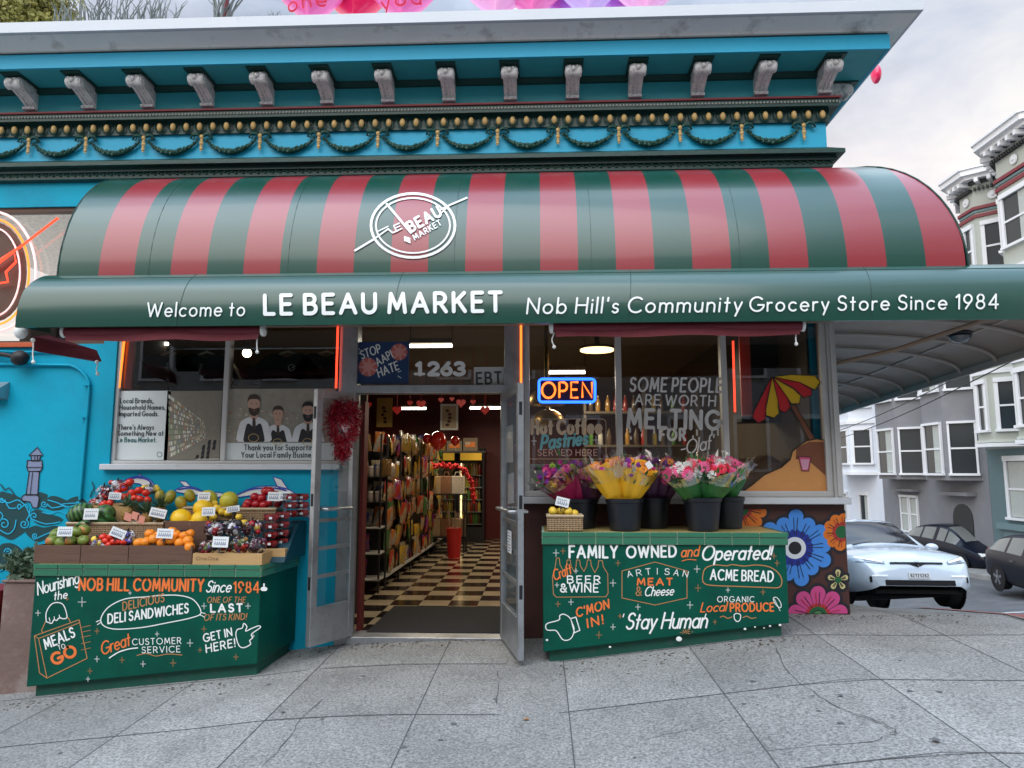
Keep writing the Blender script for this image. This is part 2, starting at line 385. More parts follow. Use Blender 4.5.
sd = bpy.data.lights.new('sun', 'SUN'); sd.energy = 1.3; sd.angle = R(70); sd.color = (1, .95, .88)
so = bpy.data.objects.new('sun', sd); COL.objects.link(so); so.rotation_euler = (R(90 - SUN_EL), 0, R(180 - SUN_AZ)); so.location = (-4, -10, 20)
# ---------------------------------------------------------------- palette
M('turq', (.004, .38, .56), .6, .1, 1.3, .12, 14, spec=.2, dirt=(.02, .24, .38), dscale=1.2, dlo=.5, dhi=.9)
M('turq_bright', (.012, .44, .70), .5, .06, 2, .06, 30)
M('teal', (.04, .36, .42), .5, .08, 2, .05, 20)
M('darkgreen', (.008, .05, .042), .4, .2, 10, .1, 40)
M('cream', (.88, .87, .84), .5, .1, 4, .12, 25, dirt=(.34, .31, .28), dscale=4, dlo=.55, dhi=.8)
M('whitetrim', (.62, .66, .70), .5, .06, 3, .05, 20, dirt=(.5, .52, .54), dscale=5, dlo=.6, dhi=.8)
M('gold', (.62, .42, .16), .42, .2, 12, .05, 60)
M('garland', (.01, .075, .055), .45, .35, 20, .35, 70)
M('stone', (.84, .83, .82), .5, .2, 12, .3, 60, dirt=(.4, .4, .4), dscale=22, dlo=.5, dhi=.7)
M('redline', (.2, .012, .02), .5)
M('aw_green', (.002, .055, .036), .3, .05, 1.2, .0, spec=.6, coat=.2)
M('aw_red', (.27, .022, .030), .3, .05, 1.2, .0, spec=.6, coat=.2)
M('aw_seam', (.004, .04, .03), .5, 0)
M('aw_under', (.36, .28, .23), .5, .25, 1.5, .1, 10, metal=.0)
M('rib', (.5, .43, .38), .45, .1)
M('white', (.82, .84, .82), .5, .04)
M('maroon', (.17, .018, .03), .62, .2, 20, .15, 90)
M('alu', (.42, .44, .46), .38, .12, 5, .08, 30, metal=.75, dirt=(.22, .22, .22), dscale=6, dlo=.5, dhi=.8)
M('alu_light', (.6, .6, .59), .45, .08, 5, .05, 30, metal=.25)
M('counter', (.0015, .085, .055), .38, .12, 3, .12, 18, dirt=(.002, .055, .038), dscale=2.4, dlo=.42, dhi=.7, spec=.2)
M('counter_base', (.006, .09, .06), .6, .2, 5, .2, 20, dirt=(.05, .09, .08), dscale=9, dlo=.55, dhi=.72)
M('tile', (.035, .17, .095), .22, .28, 2.2, .05, 8, coat=.4)
M('grout', (.42, .55, .40), .8, .1)
M('tiletop', (.42, .33, .12), .3, .3, 7, .05, 20)
M('brown', (.07, .024, .02), .7, .15, 3, .08, 30)
M('ink', (.85, .87, .84), .5, .03)
M('ink_or', (.85, .19, .04), .5, .05)
M('ink_tan', (.5, .22, .08), .5, .05)
M('black', (.008, .009, .012), .55, .1)
M('blackline', (.012, .010, .014), .5, 0)
M('rubber', (.012, .012, .013), .8, .2, 40, .2, 80)
M('paper', (.8, .8, .8), .6, .03)
M('paperink', (.05, .06, .07), .6, 0)
glass('glass', (.86, .88, .88), 1.1, .0, .05)
glass('doorglass', (.93, .95, .95), .3, .0, .01)
def neon(name, col, s):
    return M(name, col, .3, 0, bump=0, emit=s, ecol=col)
neon('neon_red', (1, .05, .02), 1.1); neon('neon_orange', (1, .17, .02), 1.15); neon('neon_blue', (.02, .14, 1), 1.4); neon('neon_white', (1, .7, .7), .35)
neon('tube_white', (1, .93, .80), 4); neon('tube_warm', (1, .66, .30), 1.6); neon('bulb', (1, .80, .52), 6)
# ---- concrete of the sidewalk
def concrete():
    m = M('concrete', (.30, .31, .315), .75, .0, bump=0); nt = m.node_tree; N = nt.nodes; L = nt.links; b = N['Principled BSDF']
    tc = N['Texture Coordinate']
    a = N.new('ShaderNodeTexNoise'); a.inputs['Scale'].default_value = .8; a.inputs['Detail'].default_value = 9; a.inputs['Roughness'].default_value = .7
    s = N.new('ShaderNodeTexNoise'); s.inputs['Scale'].default_value = 62; s.inputs['Detail'].default_value = 3; s.inputs['Roughness'].default_value = .8
    v = N.new('ShaderNodeTexVoronoi'); v.inputs['Scale'].default_value = 120
    st = N.new('ShaderNodeTexNoise'); st.inputs['Scale'].default_value = 2.6; st.inputs['Detail'].default_value = 7; st.inputs['Distortion'].default_value = .4
    for x in (a, s, v, st): L.new(tc.outputs['Object'], x.inputs['Vector'])
    r1 = N.new('ShaderNodeValToRGB'); r1.color_ramp.elements[0].position = .3; r1.color_ramp.elements[0].color = (.185, .183, .174, 1); r1.color_ramp.elements[1].position = .7; r1.color_ramp.elements[1].color = (.295, .29, .275, 1)
    L.new(a.outputs[0], r1.inputs[0])
    r2 = N.new('ShaderNodeMapRange'); r2.inputs[1].default_value = .36; r2.inputs[2].default_value = .64; r2.inputs[3].default_value = .45; r2.inputs[4].default_value = 1.5
    L.new(s.outputs[0], r2.inputs[0])
    r3 = N.new('ShaderNodeMapRange'); r3.inputs[1].default_value = .5; r3.inputs[2].default_value = .72; r3.inputs[3].default_value = 1; r3.inputs[4].default_value = .84
    L.new(st.outputs[0], r3.inputs[0])
    r4 = N.new('ShaderNodeMapRange'); r4.inputs[1].default_value = .05; r4.inputs[2].default_value = .3; r4.inputs[3].default_value = .7; r4.inputs[4].default_value = 1
    L.new(v.outputs['Distance'], r4.inputs[0])
    q = N.new('ShaderNodeMath'); q.operation = 'MULTIPLY'; L.new(r2.outputs[0], q.inputs[0]); L.new(r3.outputs[0], q.inputs[1])
    q2 = N.new('ShaderNodeMath'); q2.operation = 'MULTIPLY'; L.new(q.outputs[0], q2.inputs[0]); L.new(r4.outputs[0], q2.inputs[1])
    sx_ = N.new('ShaderNodeVectorMath'); sx_.operation = 'MULTIPLY_ADD'; sx_.inputs[1].default_value = (1 / .915, 1 / 1.0, 0); sx_.inputs[2].default_value = (-.16 / .915, -.43, 0); L.new(tc.outputs['Object'], sx_.inputs[0])
    fl_ = N.new('ShaderNodeVectorMath'); fl_.operation = 'FLOOR'; L.new(sx_.outputs[0], fl_.inputs[0]); wn = N.new('ShaderNodeTexWhiteNoise'); wn.noise_dimensions = '3D'; L.new(fl_.outputs[0], wn.inputs['Vector'])
    r5 = N.new('ShaderNodeMapRange'); r5.inputs[3].default_value = .88; r5.inputs[4].default_value = 1.1; L.new(wn.outputs[0], r5.inputs[0])
    q3 = N.new('ShaderNodeMath'); q3.operation = 'MULTIPLY'; L.new(q2.outputs[0], q3.inputs[0]); L.new(r5.outputs[0], q3.inputs[1])
    mu = N.new('ShaderNodeVectorMath'); mu.operation = 'SCALE'; L.new(r1.outputs[0], mu.inputs[0]); L.new(q3.outputs[0], mu.inputs['Scale']); L.new(mu.outputs[0], b.inputs['Base Color'])
    bp = N.new('ShaderNodeBump'); bp.inputs['Strength'].default_value = .35; bp.inputs['Distance'].default_value = .004; L.new(s.outputs[0], bp.inputs['Height']); L.new(bp.outputs[0], b.inputs['Normal'])
concrete()
M('asphalt', (.085, .088, .092), .85, .25, 3, .3, 160, dirt=(.14, .14, .14), dscale=1.1, dlo=.5, dhi=.75)
M('joint', (.07, .07, .07), .9, .2, 30)
M('roadpaint', (.62, .62, .6), .7, .1, 20, .1, 60, dirt=(.2, .2, .2), dscale=12, dlo=.52, dhi=.66)
# ---------------------------------------------------------------- ground
XR = at(850, 615, W).x                       # right corner of the shop
def span(a, b, st):
    n = max(1, round((b - a) / st)); return [a + (b - a) * i / n for i in range(n + 1)]
def sheet(xs, ys, zf, hole=None):
    mb = MB(); nx = len(xs); vs = [(x, y, zf(x, y)) for y in ys for x in xs]; fs = []
    for j in range(len(ys) - 1):
        for i in range(nx - 1):
            cx = (xs[i] + xs[i + 1]) / 2; cy = (ys[j] + ys[j + 1]) / 2
            if hole and hole(cx, cy): continue
            fs.append((j * nx + i, j * nx + i + 1, (j + 1) * nx + i + 1, (j + 1) * nx + i))
    return mb.add(vs, fs)
KX = 3.9; KY = -1.6                          # kerb lines
xs = [-160, -60] + span(-20, XR - .15, .8) + span(XR - .1, 8, .4) + span(9, 30, 1.5) + [60, 160]
ys = [-160, -60] + span(-20, 5, 1) + span(W + .05, 14, .5) + span(15, 60, 2) + [90, 200]
sheet(xs, ys, lambda x, y: gz(x, y) - .13, lambda x, y: x < XR - .1 and y > W + .05 and y < 30).build('road', 'asphalt', kind='structure', smooth=40)
xs = span(-14, XR - .1, .45) + span(XR, KX - .5, .3) + [KX]
ys = span(KY, W - .4, .4) + [W, W + .05] + span(W + .5, 40, .5)
def inside(x, y): return (x < XR - .05 and y > W + .04)
sw = sheet(xs, ys, gz, inside)
for i in range(len(xs) - 1): sw.flat([(xs[i], KY, gz(xs[i], KY)), (xs[i + 1], KY, gz(xs[i + 1], KY)), (xs[i + 1], KY - .02, gz(xs[i + 1], KY) - .14), (xs[i], KY - .02, gz(xs[i], KY) - .14)])
for j in range(len(ys) - 1): sw.flat([(KX, ys[j], gz(KX, ys[j])), (KX, ys[j + 1], gz(KX, ys[j + 1])), (KX + .02, ys[j + 1], gz(KX, ys[j + 1]) - .14), (KX + .02, ys[j], gz(KX, ys[j]) - .14)])
sw.build('sidewalk', 'concrete', kind='structure', smooth=30)
far = sheet([13.7, 14.4, 15.2], span(4, 60, 1), lambda x, y: gz(x, y))
for y in span(4, 59, 1): far.flat([(13.7, y, gz(13.7, y)), (13.7, y + 1, gz(13.7, y + 1)), (13.68, y + 1, gz(13.7, y + 1) - .14), (13.68, y, gz(13.7, y) - .14)])
far.build('far_sidewalk', 'concrete', kind='structure')
def gline(mb, pts, w, lift=.0015, n=14):
    q = []
    for (x0, y0), (x1, y1) in zip(pts, pts[1:]):
        k = max(1, int(math.hypot(x1 - x0, y1 - y0) / .15)); q += [(x0 + (x1 - x0) * i / k, y0 + (y1 - y0) * i / k) for i in range(k)]
    q.append(pts[-1]); ribbon(mb, q, w, lambda u, v, o: Vector((u, v, gz(u, v) + lift + o)), 0, 0)
jt = MB()
for k in range(-9, 6):
    x = .16 + .915 * k
    if x < KX: gline(jt, [(x, KY), (x, W - .02 if x < XR else 16)], .007, .0015)
for y in (-.7, .25, 1.25, 2.35, 3.43, 4.43): gline(jt, [(-13, y), (KX, y)], .010, .0022)
gline(jt, [(-13, 5.42), (-1.75, 5.42)], .009, .0022); gline(jt, [(1.0, 5.42), (KX, 5.42)], .009, .0022)
for y in (6.4, 7.4, 8.4, 9.4, 10.6): gline(jt, [(XR + .02, y), (KX, y)], .011, .0022)
gline(jt, [(KX - .16, KY), (KX - .16, 16)], .011, .0018)
gline(jt, [(-1.62, 5.42), (1.0, 5.42)], .010, .0022)
jt.build('sidewalk_joint_grooves', 'joint', kind='structure')
ck = MB()
def gpt(px, py):
    z = 0
    for _ in range(12):
        p = atz(px, py, z); z = gz(p.x, p.y)
    return (p.x, p.y)
def crack(pp, w=.006):
    q = [gpt(*p) for p in pp]; out = [q[0]]
    for a, b in zip(q, q[1:]):
        for t in (.25, .5, .75, 1):
            j = .012 if t < 1 else 0
            out.append((a[0] + (b[0] - a[0]) * t + random.uniform(-j, j), a[1] + (b[1] - a[1]) * t + random.uniform(-j, j)))
    for i in range(0, len(out) - 1): gline(ck, [out[i], out[i + 1]], w * random.uniform(.5, 1.3), .0012)
crack([(776, 648), (782, 662), (800, 684), (815, 693), (840, 708), (870, 718), (895, 729), (890, 735), (870, 742), (767, 751)])
crack([(262, 767), (285, 742), (300, 720), (322, 700)], .005)
crack([(497, 671), (501, 680), (496, 700), (499, 735), (495, 768)], .008)
crack([(640, 740), (700, 728), (740, 716)], .003)
for _ in range(7): ck.ball((lambda g: (g[0], g[1], gz(*g) + .001))(gpt(random.randint(300, 900), random.randint(680, 760))), random.uniform(.006, .014), 7, 3, sq=(1.4, 1, .12))
ck.build('sidewalk_cracks', 'joint', kind='structure')
gm = MB(); random.seed(44)
for _ in range(46):
    x = random.uniform(-3.6, 3.4); y = random.uniform(2.4, 5.3); r = random.uniform(.008, .022); gm.add([(x + r * math.cos(a) * random.uniform(.8, 1.2), y + r * math.sin(a) * random.uniform(.8, 1.2), gz(x, y) + .0028) for a in [k * .7 for k in range(9)]], [tuple(range(9))])
M('gum', (.10, .10, .105), .8); gm.build('gum_spots', 'gum', kind='stuff')
ds_ = MB(); random.seed(45)
for _ in range(420):
    x = random.uniform(-4.5, 3.4); y = W - .02 - abs(random.gauss(0, .12)) - (.72 if (-4 < x < -2.1 or .0 < x < 1.85) else 0); r = random.uniform(.003, .010); ds_.ball((x, y, gz(x, y) + r * .3), r, 5, 3, sq=(1.3, 1, .5), jit=.3)
ds_.build('grit', 'leafdirt' if 'leafdirt' in MATS else M('leafdirt', (.12, .10, .08), .9, .5, 30), kind='stuff')
lf = MB()
lf.flat([(lambda g: Vector((g[0] + dx, g[1] + dy, gz(*g) + .012 + dz)))(gpt(526, 722)) for dx, dy, dz in ((-.02, 0, 0), (0, -.012, .008), (.022, 0, .002), (.004, .014, .01))])
M('leafbrown', (.28, .12, .03), .7); lf.build('fallen_leaf', 'leafbrown', label='curled brown leaf lying on the sidewalk before the doorway', cat='leaf')
rp = MB()
for (x0, x1, y) in ((4.0, 9.6, 6.75), (4.6, 10.5, 9.0)):
    for i in range(20):
        a = x0 + (x1 - x0) * i / 20; b = x0 + (x1 - x0) * (i + 1) / 20
        rp.flat([Vector((p, q, gz(p, q) - .13 + .005)) for p, q in ((a, y), (b, y), (b, y + .32), (a, y + .32))])
rk = MB()
for j in range(12):
    y0 = 4.6 + j * .25; rk.flat([(KX - .14, y0, gz(KX, y0) + .004), (KX + .001, y0, gz(KX, y0) + .004), (KX + .001, y0 + .25, gz(KX, y0 + .25) + .004), (KX - .14, y0 + .25, gz(KX, y0 + .25) + .004)])
M('kerbred', (.30, .06, .05), .8, .2, 20, dirt=(.22, .21, .2), dscale=10, dlo=.45, dhi=.6); rk.build('kerb_paint', 'kerbred', kind='structure')
rp.build('crosswalk_markings', 'roadpaint', kind='structure')
# ---------------------------------------------------------------- the shop building
BL = empty('corner_market_building', (-1, W, 0), 'turquoise corner shop building with ornate cornice and white crown moulding', 'shop building')
LX0 = at(109, 465, W).x; LX1 = at(339, 465, W).x; DX0 = at(350, 637, W).x; DX1 = at(504, 637, W).x
RX0 = at(524, 495, W).x; RX1 = at(835, 495, W).x
ZT = 2.80; ZH = at(430, 393, W).z; ZLS = at(220, 464, W).z; ZRS = at(680, 497, W).z
UX1 = at(104, 345, W).x; UZ0 = at(60, 344, W).z; UZ1 = at(30, 207, W).z
TH = .16                                     # wall thickness
wl = MB()
wl.box(-9, LX0, W, W + TH, -1.6, UZ0)
wl.box(UX1, LX0, W, W + TH, UZ0, 3.0)
wl.box(LX0, LX1, W, W + TH, -1.2, ZLS - .03)
wl.box(-9, UX1, W, W + TH, UZ1, 5.0); wl.box(UX1, XR, W, W + TH, 3.0, 5.0)
wl.box(LX0, XR, W, W + TH, ZT, 3.0)
wl.box(XR - TH, XR, W + TH, 16, -1.6, 5.0)
wl.build('wall', 'turq', BL, org=None)
w2 = MB(); w2.box(RX0 - .02, XR + .002, W - .004, W + TH, -.25, ZRS - .035); w2.box(XR - TH, XR + .004, W + TH, 16, -1.8, 1.1)
w2.build('lower_wall', 'brown', BL, label='brown lower wall under the right window, painted with flowers')
# window sills, frames
def frame(mb, x0, x1, z0, z1, w=.05, y0=None, y1=None, d=.09):
    y0 = W + .02 if y0 is None else y0
    mb.box(x0, x1, y0, y0 + d, z1 - w, z1); mb.box(x0, x1, y0, y0 + d, z0, z0 + w)
    mb.box(x0, x0 + w, y0 + .001, y0 + d - .001, z0 + w, z1 - w); mb.box(x1 - w, x1, y0 + .001, y0 + d - .001, z0 + w, z1 - w)
fr = MB(); frame(fr, LX0, LX1, ZLS, ZT, .03); 
mxl = at(221, 465, W).x; fr.box(mxl - .022, mxl + .022, W + .015, W + .10, ZLS + .03, ZT - .03)
lw = fr.build('window_frame', 'alu_light', BL, label='left shop window frame with one slim mullion', bev=.004)
MB().box(LX0 - .05, LX1 + .02, W - .06, W + .02, ZLS - .05, ZLS).build('sill', 'whitetrim', lw, bev=.006)
g = MB(); g.box(LX0 + .04, LX1 - .04, W + .058, W + .058, ZLS + .03, ZT - .03); g.build('pane', 'glass', lw)
fr = MB(); frame(fr, RX0, RX1, ZRS, ZT, .05)
for px in (621, 729): x = at(px, 495, W).x; fr.box(x - .025, x + .025, W + .012, W + .10, ZRS + .05, ZT - .05)
rw = fr.build('window_frame', 'alu_light', BL, label='right shop window frame with two mullions', bev=.004)
MB().box(RX0 - .03, XR + .03, W - .09, W + .012, ZRS - .055, ZRS).build('sill', 'whitetrim', rw, bev=.006)
g = MB(); g.box(RX0 + .04, RX1 - .04, W + .058, W + .058, ZRS + .03, ZT - .03); g.build('pane', 'glass', rw)
pi = MB(); pi.box(RX1, XR + .003, W - .003, W + TH + .003, ZRS, ZT + .1); pi.box(RX1 + .02, XR - .02, W - .02, W - .003, ZRS + .01, ZT)
pi.build('pilaster', 'alu_light', BL)
# door surround
ds = MB(); ds.box(LX1, DX0, W - .01, W + .14, -.12, ZT); ds.box(DX1, RX0, W - .01, W + .14, -.1, ZT); ds.box(DX0, DX1, W - .008, W + .13, ZH, ZH + .07)
ds.box(DX0, DX1, W + .02, W + .1, ZT - .05, ZT)
df = ds.build('door_frame', 'alu', BL, bev=.004)
g = MB(); g.box(DX0 + .002, DX1 - .002, W + .053, W + .053, ZH + .07, ZT - .05); g.build('pane', 'glass', df, label='clear transom pane above the doors')
MB().box(DX0 - .02, DX1 + .02, W - .035, W + .22, -.06, .058).build('threshold', 'alu', df, bev=.004)
# upper left window with wooden frame
fr = MB(); frame(fr, -9, UX1, UZ0, UZ1, .035)
MATS_ = M('darkwood', (.10, .05, .03), .5, .2, 8); M('orange_wood', (.55, .10, .03), .5, .1)
uw = fr.build('window_frame', 'darkwood', BL, label='upper left window frame of dark wood around the neon emblem')
MB().box(-9, UX1 - .3, W - .03, W + .015, UZ0 - .03, UZ0 + .012).build('sill', 'orange_wood', uw, bev=.004)
MB().box(-9, UX1 - .04, W + .053, W + .053, UZ0 + .03, UZ1 - .03).build('pane', 'glass', uw)
# roof slab
MB().box(-9, XR - .02, W + .02, 16, 5.0, 5.05).build('roof', 'stone', BL)
# ---- cornice bands
def z_(py, o): return at(500, py, W - o).z
def sweep(mb, prof, mi=0, side=1.0, xl=-9, yb=16):
    P = prof; vs = []; fs = []
    for o, z in P: vs += [(xl, W - o, z), (XR + o * side, W - o, z), (XR + o * side, yb, z)]
    for i in range(len(P) - 1):
        for j in (0, 1): fs.append((i * 3 + j, i * 3 + j + 1, i * 3 + j + 4, i * 3 + j + 3))
    mb.add(vs, fs, mi)
def band(name, m, prof, label=None, smooth=None):
    mb = MB(); sweep(mb, prof); return mb.build(name, m, BL, label=label, smooth=smooth)
zs = z_(57, .42)
band('base_moulding', 'darkgreen', [(-.01, z_(176, 0)), (.05, z_(172, .05)), (.05, z_(167, .05)), (.075, z_(165, .075)), (.075, z_(161, .075)), (.13, z_(158, .13)), (.13, z_(154, .13)), (-.01, z_(152, .0))])
band('frieze', 'turq_bright', [(.02, z_(156, .02)), (.02, z_(126, .02))])
band('egg_moulding', 'darkgreen', [(.0, z_(129, .02)), (.045, z_(128, .045)), (.045, z_(115, .045)), (.11, z_(112, .11)), (.11, z_(104.5, .11)), (.0, z_(103, .02))])
band('red_fillet', 'redline', [(.05, z_(104.4, .12)), (.125, z_(104, .125)), (.125, z_(102.2, .125)), (.05, z_(101, .1))])
band('bracket_wall', 'teal', [(.06, z_(103, .06)), (.06, zs - .04)])
band('dark_fillet', 'darkgreen', [(.062, zs - .055), (.09, zs - .05), (.10, zs - .002)])
band('soffit', 'teal', [(.05, zs), (.405, zs)])
zf = z_(43.5, .42)
band('blue_fascia', 'turq_bright', [(.40, zs - .004), (.42, zs - .004), (.42, zf), (.38, zf)])
band('green_fillet', 'darkgreen', [(.385, zf + .001), (.41, zf + .001), (.41, zf + .02), (.38, zf + .02)])
cz = zf + .02; pr = [(.40, cz), (.43, cz + .004)]
zc = z_(21, .60)
for i in range(9):
    t = i / 8 * math.pi / 2; pr.append((.43 + .15 * (1 - math.cos(t)), cz + .004 + (zc - cz - .01) * math.sin(t)))
band('crown_moulding', 'cream', pr, smooth=50)
zt = z_(9, .62)
band('parapet_cap', 'whitetrim', [(.56, zc - .004), (.61, zc), (.61, zt), (.3, zt + .02), (-.1, zt + .02)])
ZROOF = zt
# beads, eggs, garlands, brackets
bd = MB(); zb = (z_(110.5, .11) + z_(106, .11)) / 2
x = -5.4
while x < XR + .1: bd.ball((x, W - .115, zb), .0105, 6, 4); x += .030
y = W - .1
while y < 9: bd.ball((XR + .115, y, zb), .0105, 6, 4); y += .030
M('bead', (.42, .44, .40), .4, .2, 30); bd.build('bead_row', 'bead', BL)
lm = MB(); x = -5.4; zl = (z_(166, .05) + z_(171, .05)) / 2
while x < XR + .04: lm.ball((x, W - .055, zl + .012 * ((int(x / .034)) % 2)), .013, 6, 4, sq=(1.2, .8, .8)); x += .034
lm.build('leaf_moulding', 'garland', BL)
eg = MB(); cp = MB(); ze = (z_(128, .05) + z_(115, .05)) / 2; x = XR - .02
while x > -5.4:
    eg.ball((x, W - .062, ze), .026, 8, 6, sq=(1, .9, 1.55))
    cp.tube([(x - .047, W - .05, ze + .04), (x - .042, W - .066, ze - .01), (x - .02, W - .066, ze - .045), (x + .02, W - .066, ze - .045), (x + .042, W - .066, ze - .01), (x + .047, W - .05, ze + .04)], .007, 5)
    x -= .1245
eg.build('egg_row', 'gold', BL, smooth=60); cp.build('egg_cups', 'darkgreen', BL, smooth=60)
gx = [at(p, q, W - .04).x for p, q in ((30, 140), (86, 139), (143, 139), (201, 137), (260, 136.5), (317, 136), (377, 134.5), (438, 134), (498, 132.5), (558, 131.5), (619, 130.5), (680, 129), (742, 127.5), (803, 126.5))]
gx = [gx[0] + (gx[-1] - gx[0]) * i / 13 for i in range(14)]
dg = gx[1] - gx[0]; zg1 = z_(134, .05); zg0 = z_(147.5, .05)
def garland():
    mb = MB(); pts = []; rr = []
    for i in range(13):
        t = i / 12; pts.append((gx[0] + dg * (.07 + .86 * t), W - .045, zg1 - (zg1 - zg0) * math.sin(math.pi * t) ** .8 * .95)); rr.append(.009 + .016 * math.sin(math.pi * t))
    mb.tube(pts, rr, 8)
    for i in range(38):
        t = (i + .5) / 38; q = Vector((gx[0] + dg * (.07 + .86 * t), W - .06, zg1 - (zg1 - zg0) * math.sin(math.pi * t) ** .8 * .95))
        mb.ball(q + Vector((0, 0, random.uniform(-.018, .018))), .008 + .008 * math.sin(math.pi * t), 6, 4, jit=.2)
    return mb.build('garland', 'garland', BL, smooth=50)
def pendant():
    mb = MB(); c = gx[0]; 
    for dz, r in ((0, .022), (-.035, .015), (-.06, .019), (-.085, .014), (-.11, .017), (-.13, .009)): mb.ball((c, W - .055, zg1 + .025 + dz), r, 8, 5, sq=(1, .6, 1.1), jit=.1)
    o = mb.build('garland_drop', 'gold', BL, smooth=60)
    bw = MB()
    for s in (-1, 1):
        bw.tube([(c, W - .045, zg1 + .02), (c + s * .04, W - .06, zg1 + .05), (c + s * .085, W - .06, zg1 + .045), (c + s * .10, W - .055, zg1 + .01), (c + s * .075, W - .05, zg1 + .005), (c + s * .07, W - .05, zg1 + .028)], [.012, .015, .014, .011, .009, .006], 6)
    bw.build('bow', 'garland', o, smooth=60); return o
g0 = garland(); p0 = pendant()
for i in range(-1, 14):
    if i > -1 and i < 13 and i != 0: c = copy_tree(g0, BL); c.location = (dg * i, 0, 0)
    if i == -1: c = copy_tree(g0, BL); c.location = (dg * i, 0, 0)
    if i > 0: c = copy_tree(p0, BL); c.location = (dg * i, 0, 0)
bxs0 = at(31, 108, W - .07).x; bxs1 = at(824, 91, W - .07).x; dbx = (bxs1 - bxs0) / 13
def bracket(name='bracket', lab=None):
    mb = MB(); zb0 = z_(102, .07) + .01; zt0 = zs - .012; hh = zt0 - zb0; c = bxs0; w_ = .058
    # scroll profile in (y,z): wall side to tip
    pf = []
    for i in range(9): t = i / 8; pf.append((W - .07 - .20 * t ** 1.6 - .035 * math.sin(t * math.pi * 2) * 0, zb0 + .03 + (hh - .11) * t))
    cy, cz_ = W - .285, zt0 - .055
    for i in range(9): a = R(-90 - 22 * i); pf.append((cy + .055 * math.cos(a) - .0, cz_ + .055 * math.sin(a)))
    pf += [(cy, zt0), (W - .06, zt0), (W - .06, zb0), (W - .10, zb0 + .0), (W - .11, zb0 + .02)]
    mb.prismx(pf, c - w_, c + w_)
    for s in (-1, 1):
        mb.lathe([(.05, 0), (.045, .012), (.02, .014), (.0, .02)], (c + s * w_, cy, cz_), 12, M4=Matrix.Rotation(s * math.pi / 2, 3, 'Y'))
    for k in (-.03, 0, .03):
        mb.tube([(c + k, W - .075 - .20 * t ** 1.6, zb0 + .03 + (hh - .11) * t) for t in [j / 7 for j in range(8)]], .010, 6)
    mb.ball((c, cy - .05, cz_ + .0), .024, 8, 6); mb.ball((c - .032, cy - .045, cz_ + .02), .016, 6, 5); mb.ball((c + .032, cy - .045, cz_ + .02), .016, 6, 5)
    o = mb.build(name, 'stone', BL, smooth=40)
    cp = MB(); cp.box(c - .085, c + .085, W - .375, W - .065, zs - .013, zs - .001); cp.build('cap', 'darkgreen', o); return o
b0 = bracket()
for i in range(1, 14): c = copy_tree(b0, BL); c.location = (dbx * i, 0, 0)
# brackets along the side street: same bracket turned
for i in range(4):
    c = copy_tree(b0, BL); c.rotation_euler = (0, 0, R(90))
    # rotate about world: local origin is BL origin
    px_, py_ = bxs0 + 1, 0
    # point (bxs0, W-.07) local (bxs0+1, -.07) -> after +90: (.07, bxs0+1); want (XR+.07, W+.30+..)
    c.location = (XR + 1, (W + .16 + .56 * i) - W - (bxs0 + 1), 0)
# ---- flower mural on the lower wall
PAL = {}
def pm(n, c): M('mu_' + n, c, .55, .06, 6); return 'mu_' + n
for n, c in dict(orange=(.72, .18, .015), pink=(.62, .07, .25), blue=(.06, .27, .78), dblue=(.012, .03, .30), green=(.012, .12, .04), cream=(.70, .62, .28), white=(.72, .76, .82), navy=(.012, .012, .02), red=(.45, .03, .03), lgreen=(.08, .25, .08)).items(): pm(n, c)
def petals(name, cx, cy, r0, r1, n, wpx, cols, a0=0, lobes=1, clip=None, label=None, jag=0):
    """cols: petal, outline, core"""
    mb = MB(); fn = plane_map(W - .004)
    def poly(pts, lift, mi):
        P = []
        for x, y in pts:
            if clip: x = min(max(x, clip[0]), clip[2]); y = min(max(y, clip[1]), clip[3])
            P.append((x, y))
        mb.add([fn(x, -y, lift) for x, y in P], [tuple(range(len(P)))[::-1]], mi)
    for k in range(n):
        a = R(a0 + 360 * k / n); rr = r1 * (1 + jag * math.sin(k * 2.7)); u = Vector((math.cos(a), -math.sin(a))); v = Vector((-u.y, u.x))
        def shape(grow):
            out = []
            for i in range(15):
                t = i / 14; out.append((r0 + (rr - r0) * min(1, t * 1.0) * 1, 0))
            P = [u * r0 * .5 - v * wpx * .2]
            for i in range(13):
                b = R(-120 + 20 * i); P.append(u * (rr - wpx + (wpx + grow) * math.cos(b)) + v * ((wpx + grow) * math.sin(b)))
            P.append(u * r0 * .5 + v * wpx * .2); return [(cx + p.x, cy + p.y) for p in P]
        poly(shape(3.0), .0003 + .00003 * k, 1)
        poly(shape(0), .0012 + .00003 * k, 0)
        if not clip or True:
            for q in (-.3, .25):
                s0 = u * (r0 + 1) + v * (q * wpx * .5); s1 = u * (rr * .78) + v * (q * wpx)
                pts = [(cx + s0.x, cy + s0.y), (cx + s1.x, cy + s1.y)]
                if not clip or all(clip[0] < p[0] < clip[2] and clip[1] < p[1] < clip[3] for p in pts): PL(mb, W - .008, pts, .7, 1 if q > 0 else 3)
    def disc(r, lift, mi, n=24, ja=0): poly([(cx + r * (1 + (ja if i % 2 else 0)) * math.cos(2 * math.pi * i / n), cy + r * (1 + (ja if i % 2 else 0)) * math.sin(2 * math.pi * i / n)) for i in range(n)], lift, mi)
    for i, (r, mi, ja) in enumerate(cols[4]): disc(r, .0020 + i * .0006, mi, 40 if ja else 24, ja)
    return mb.build(name, ['mu_' + c for c in cols[:4]] + ['mu_' + c for c in cols[5]], BL, label=label)
CL = (735, 509, 849.5, 614)
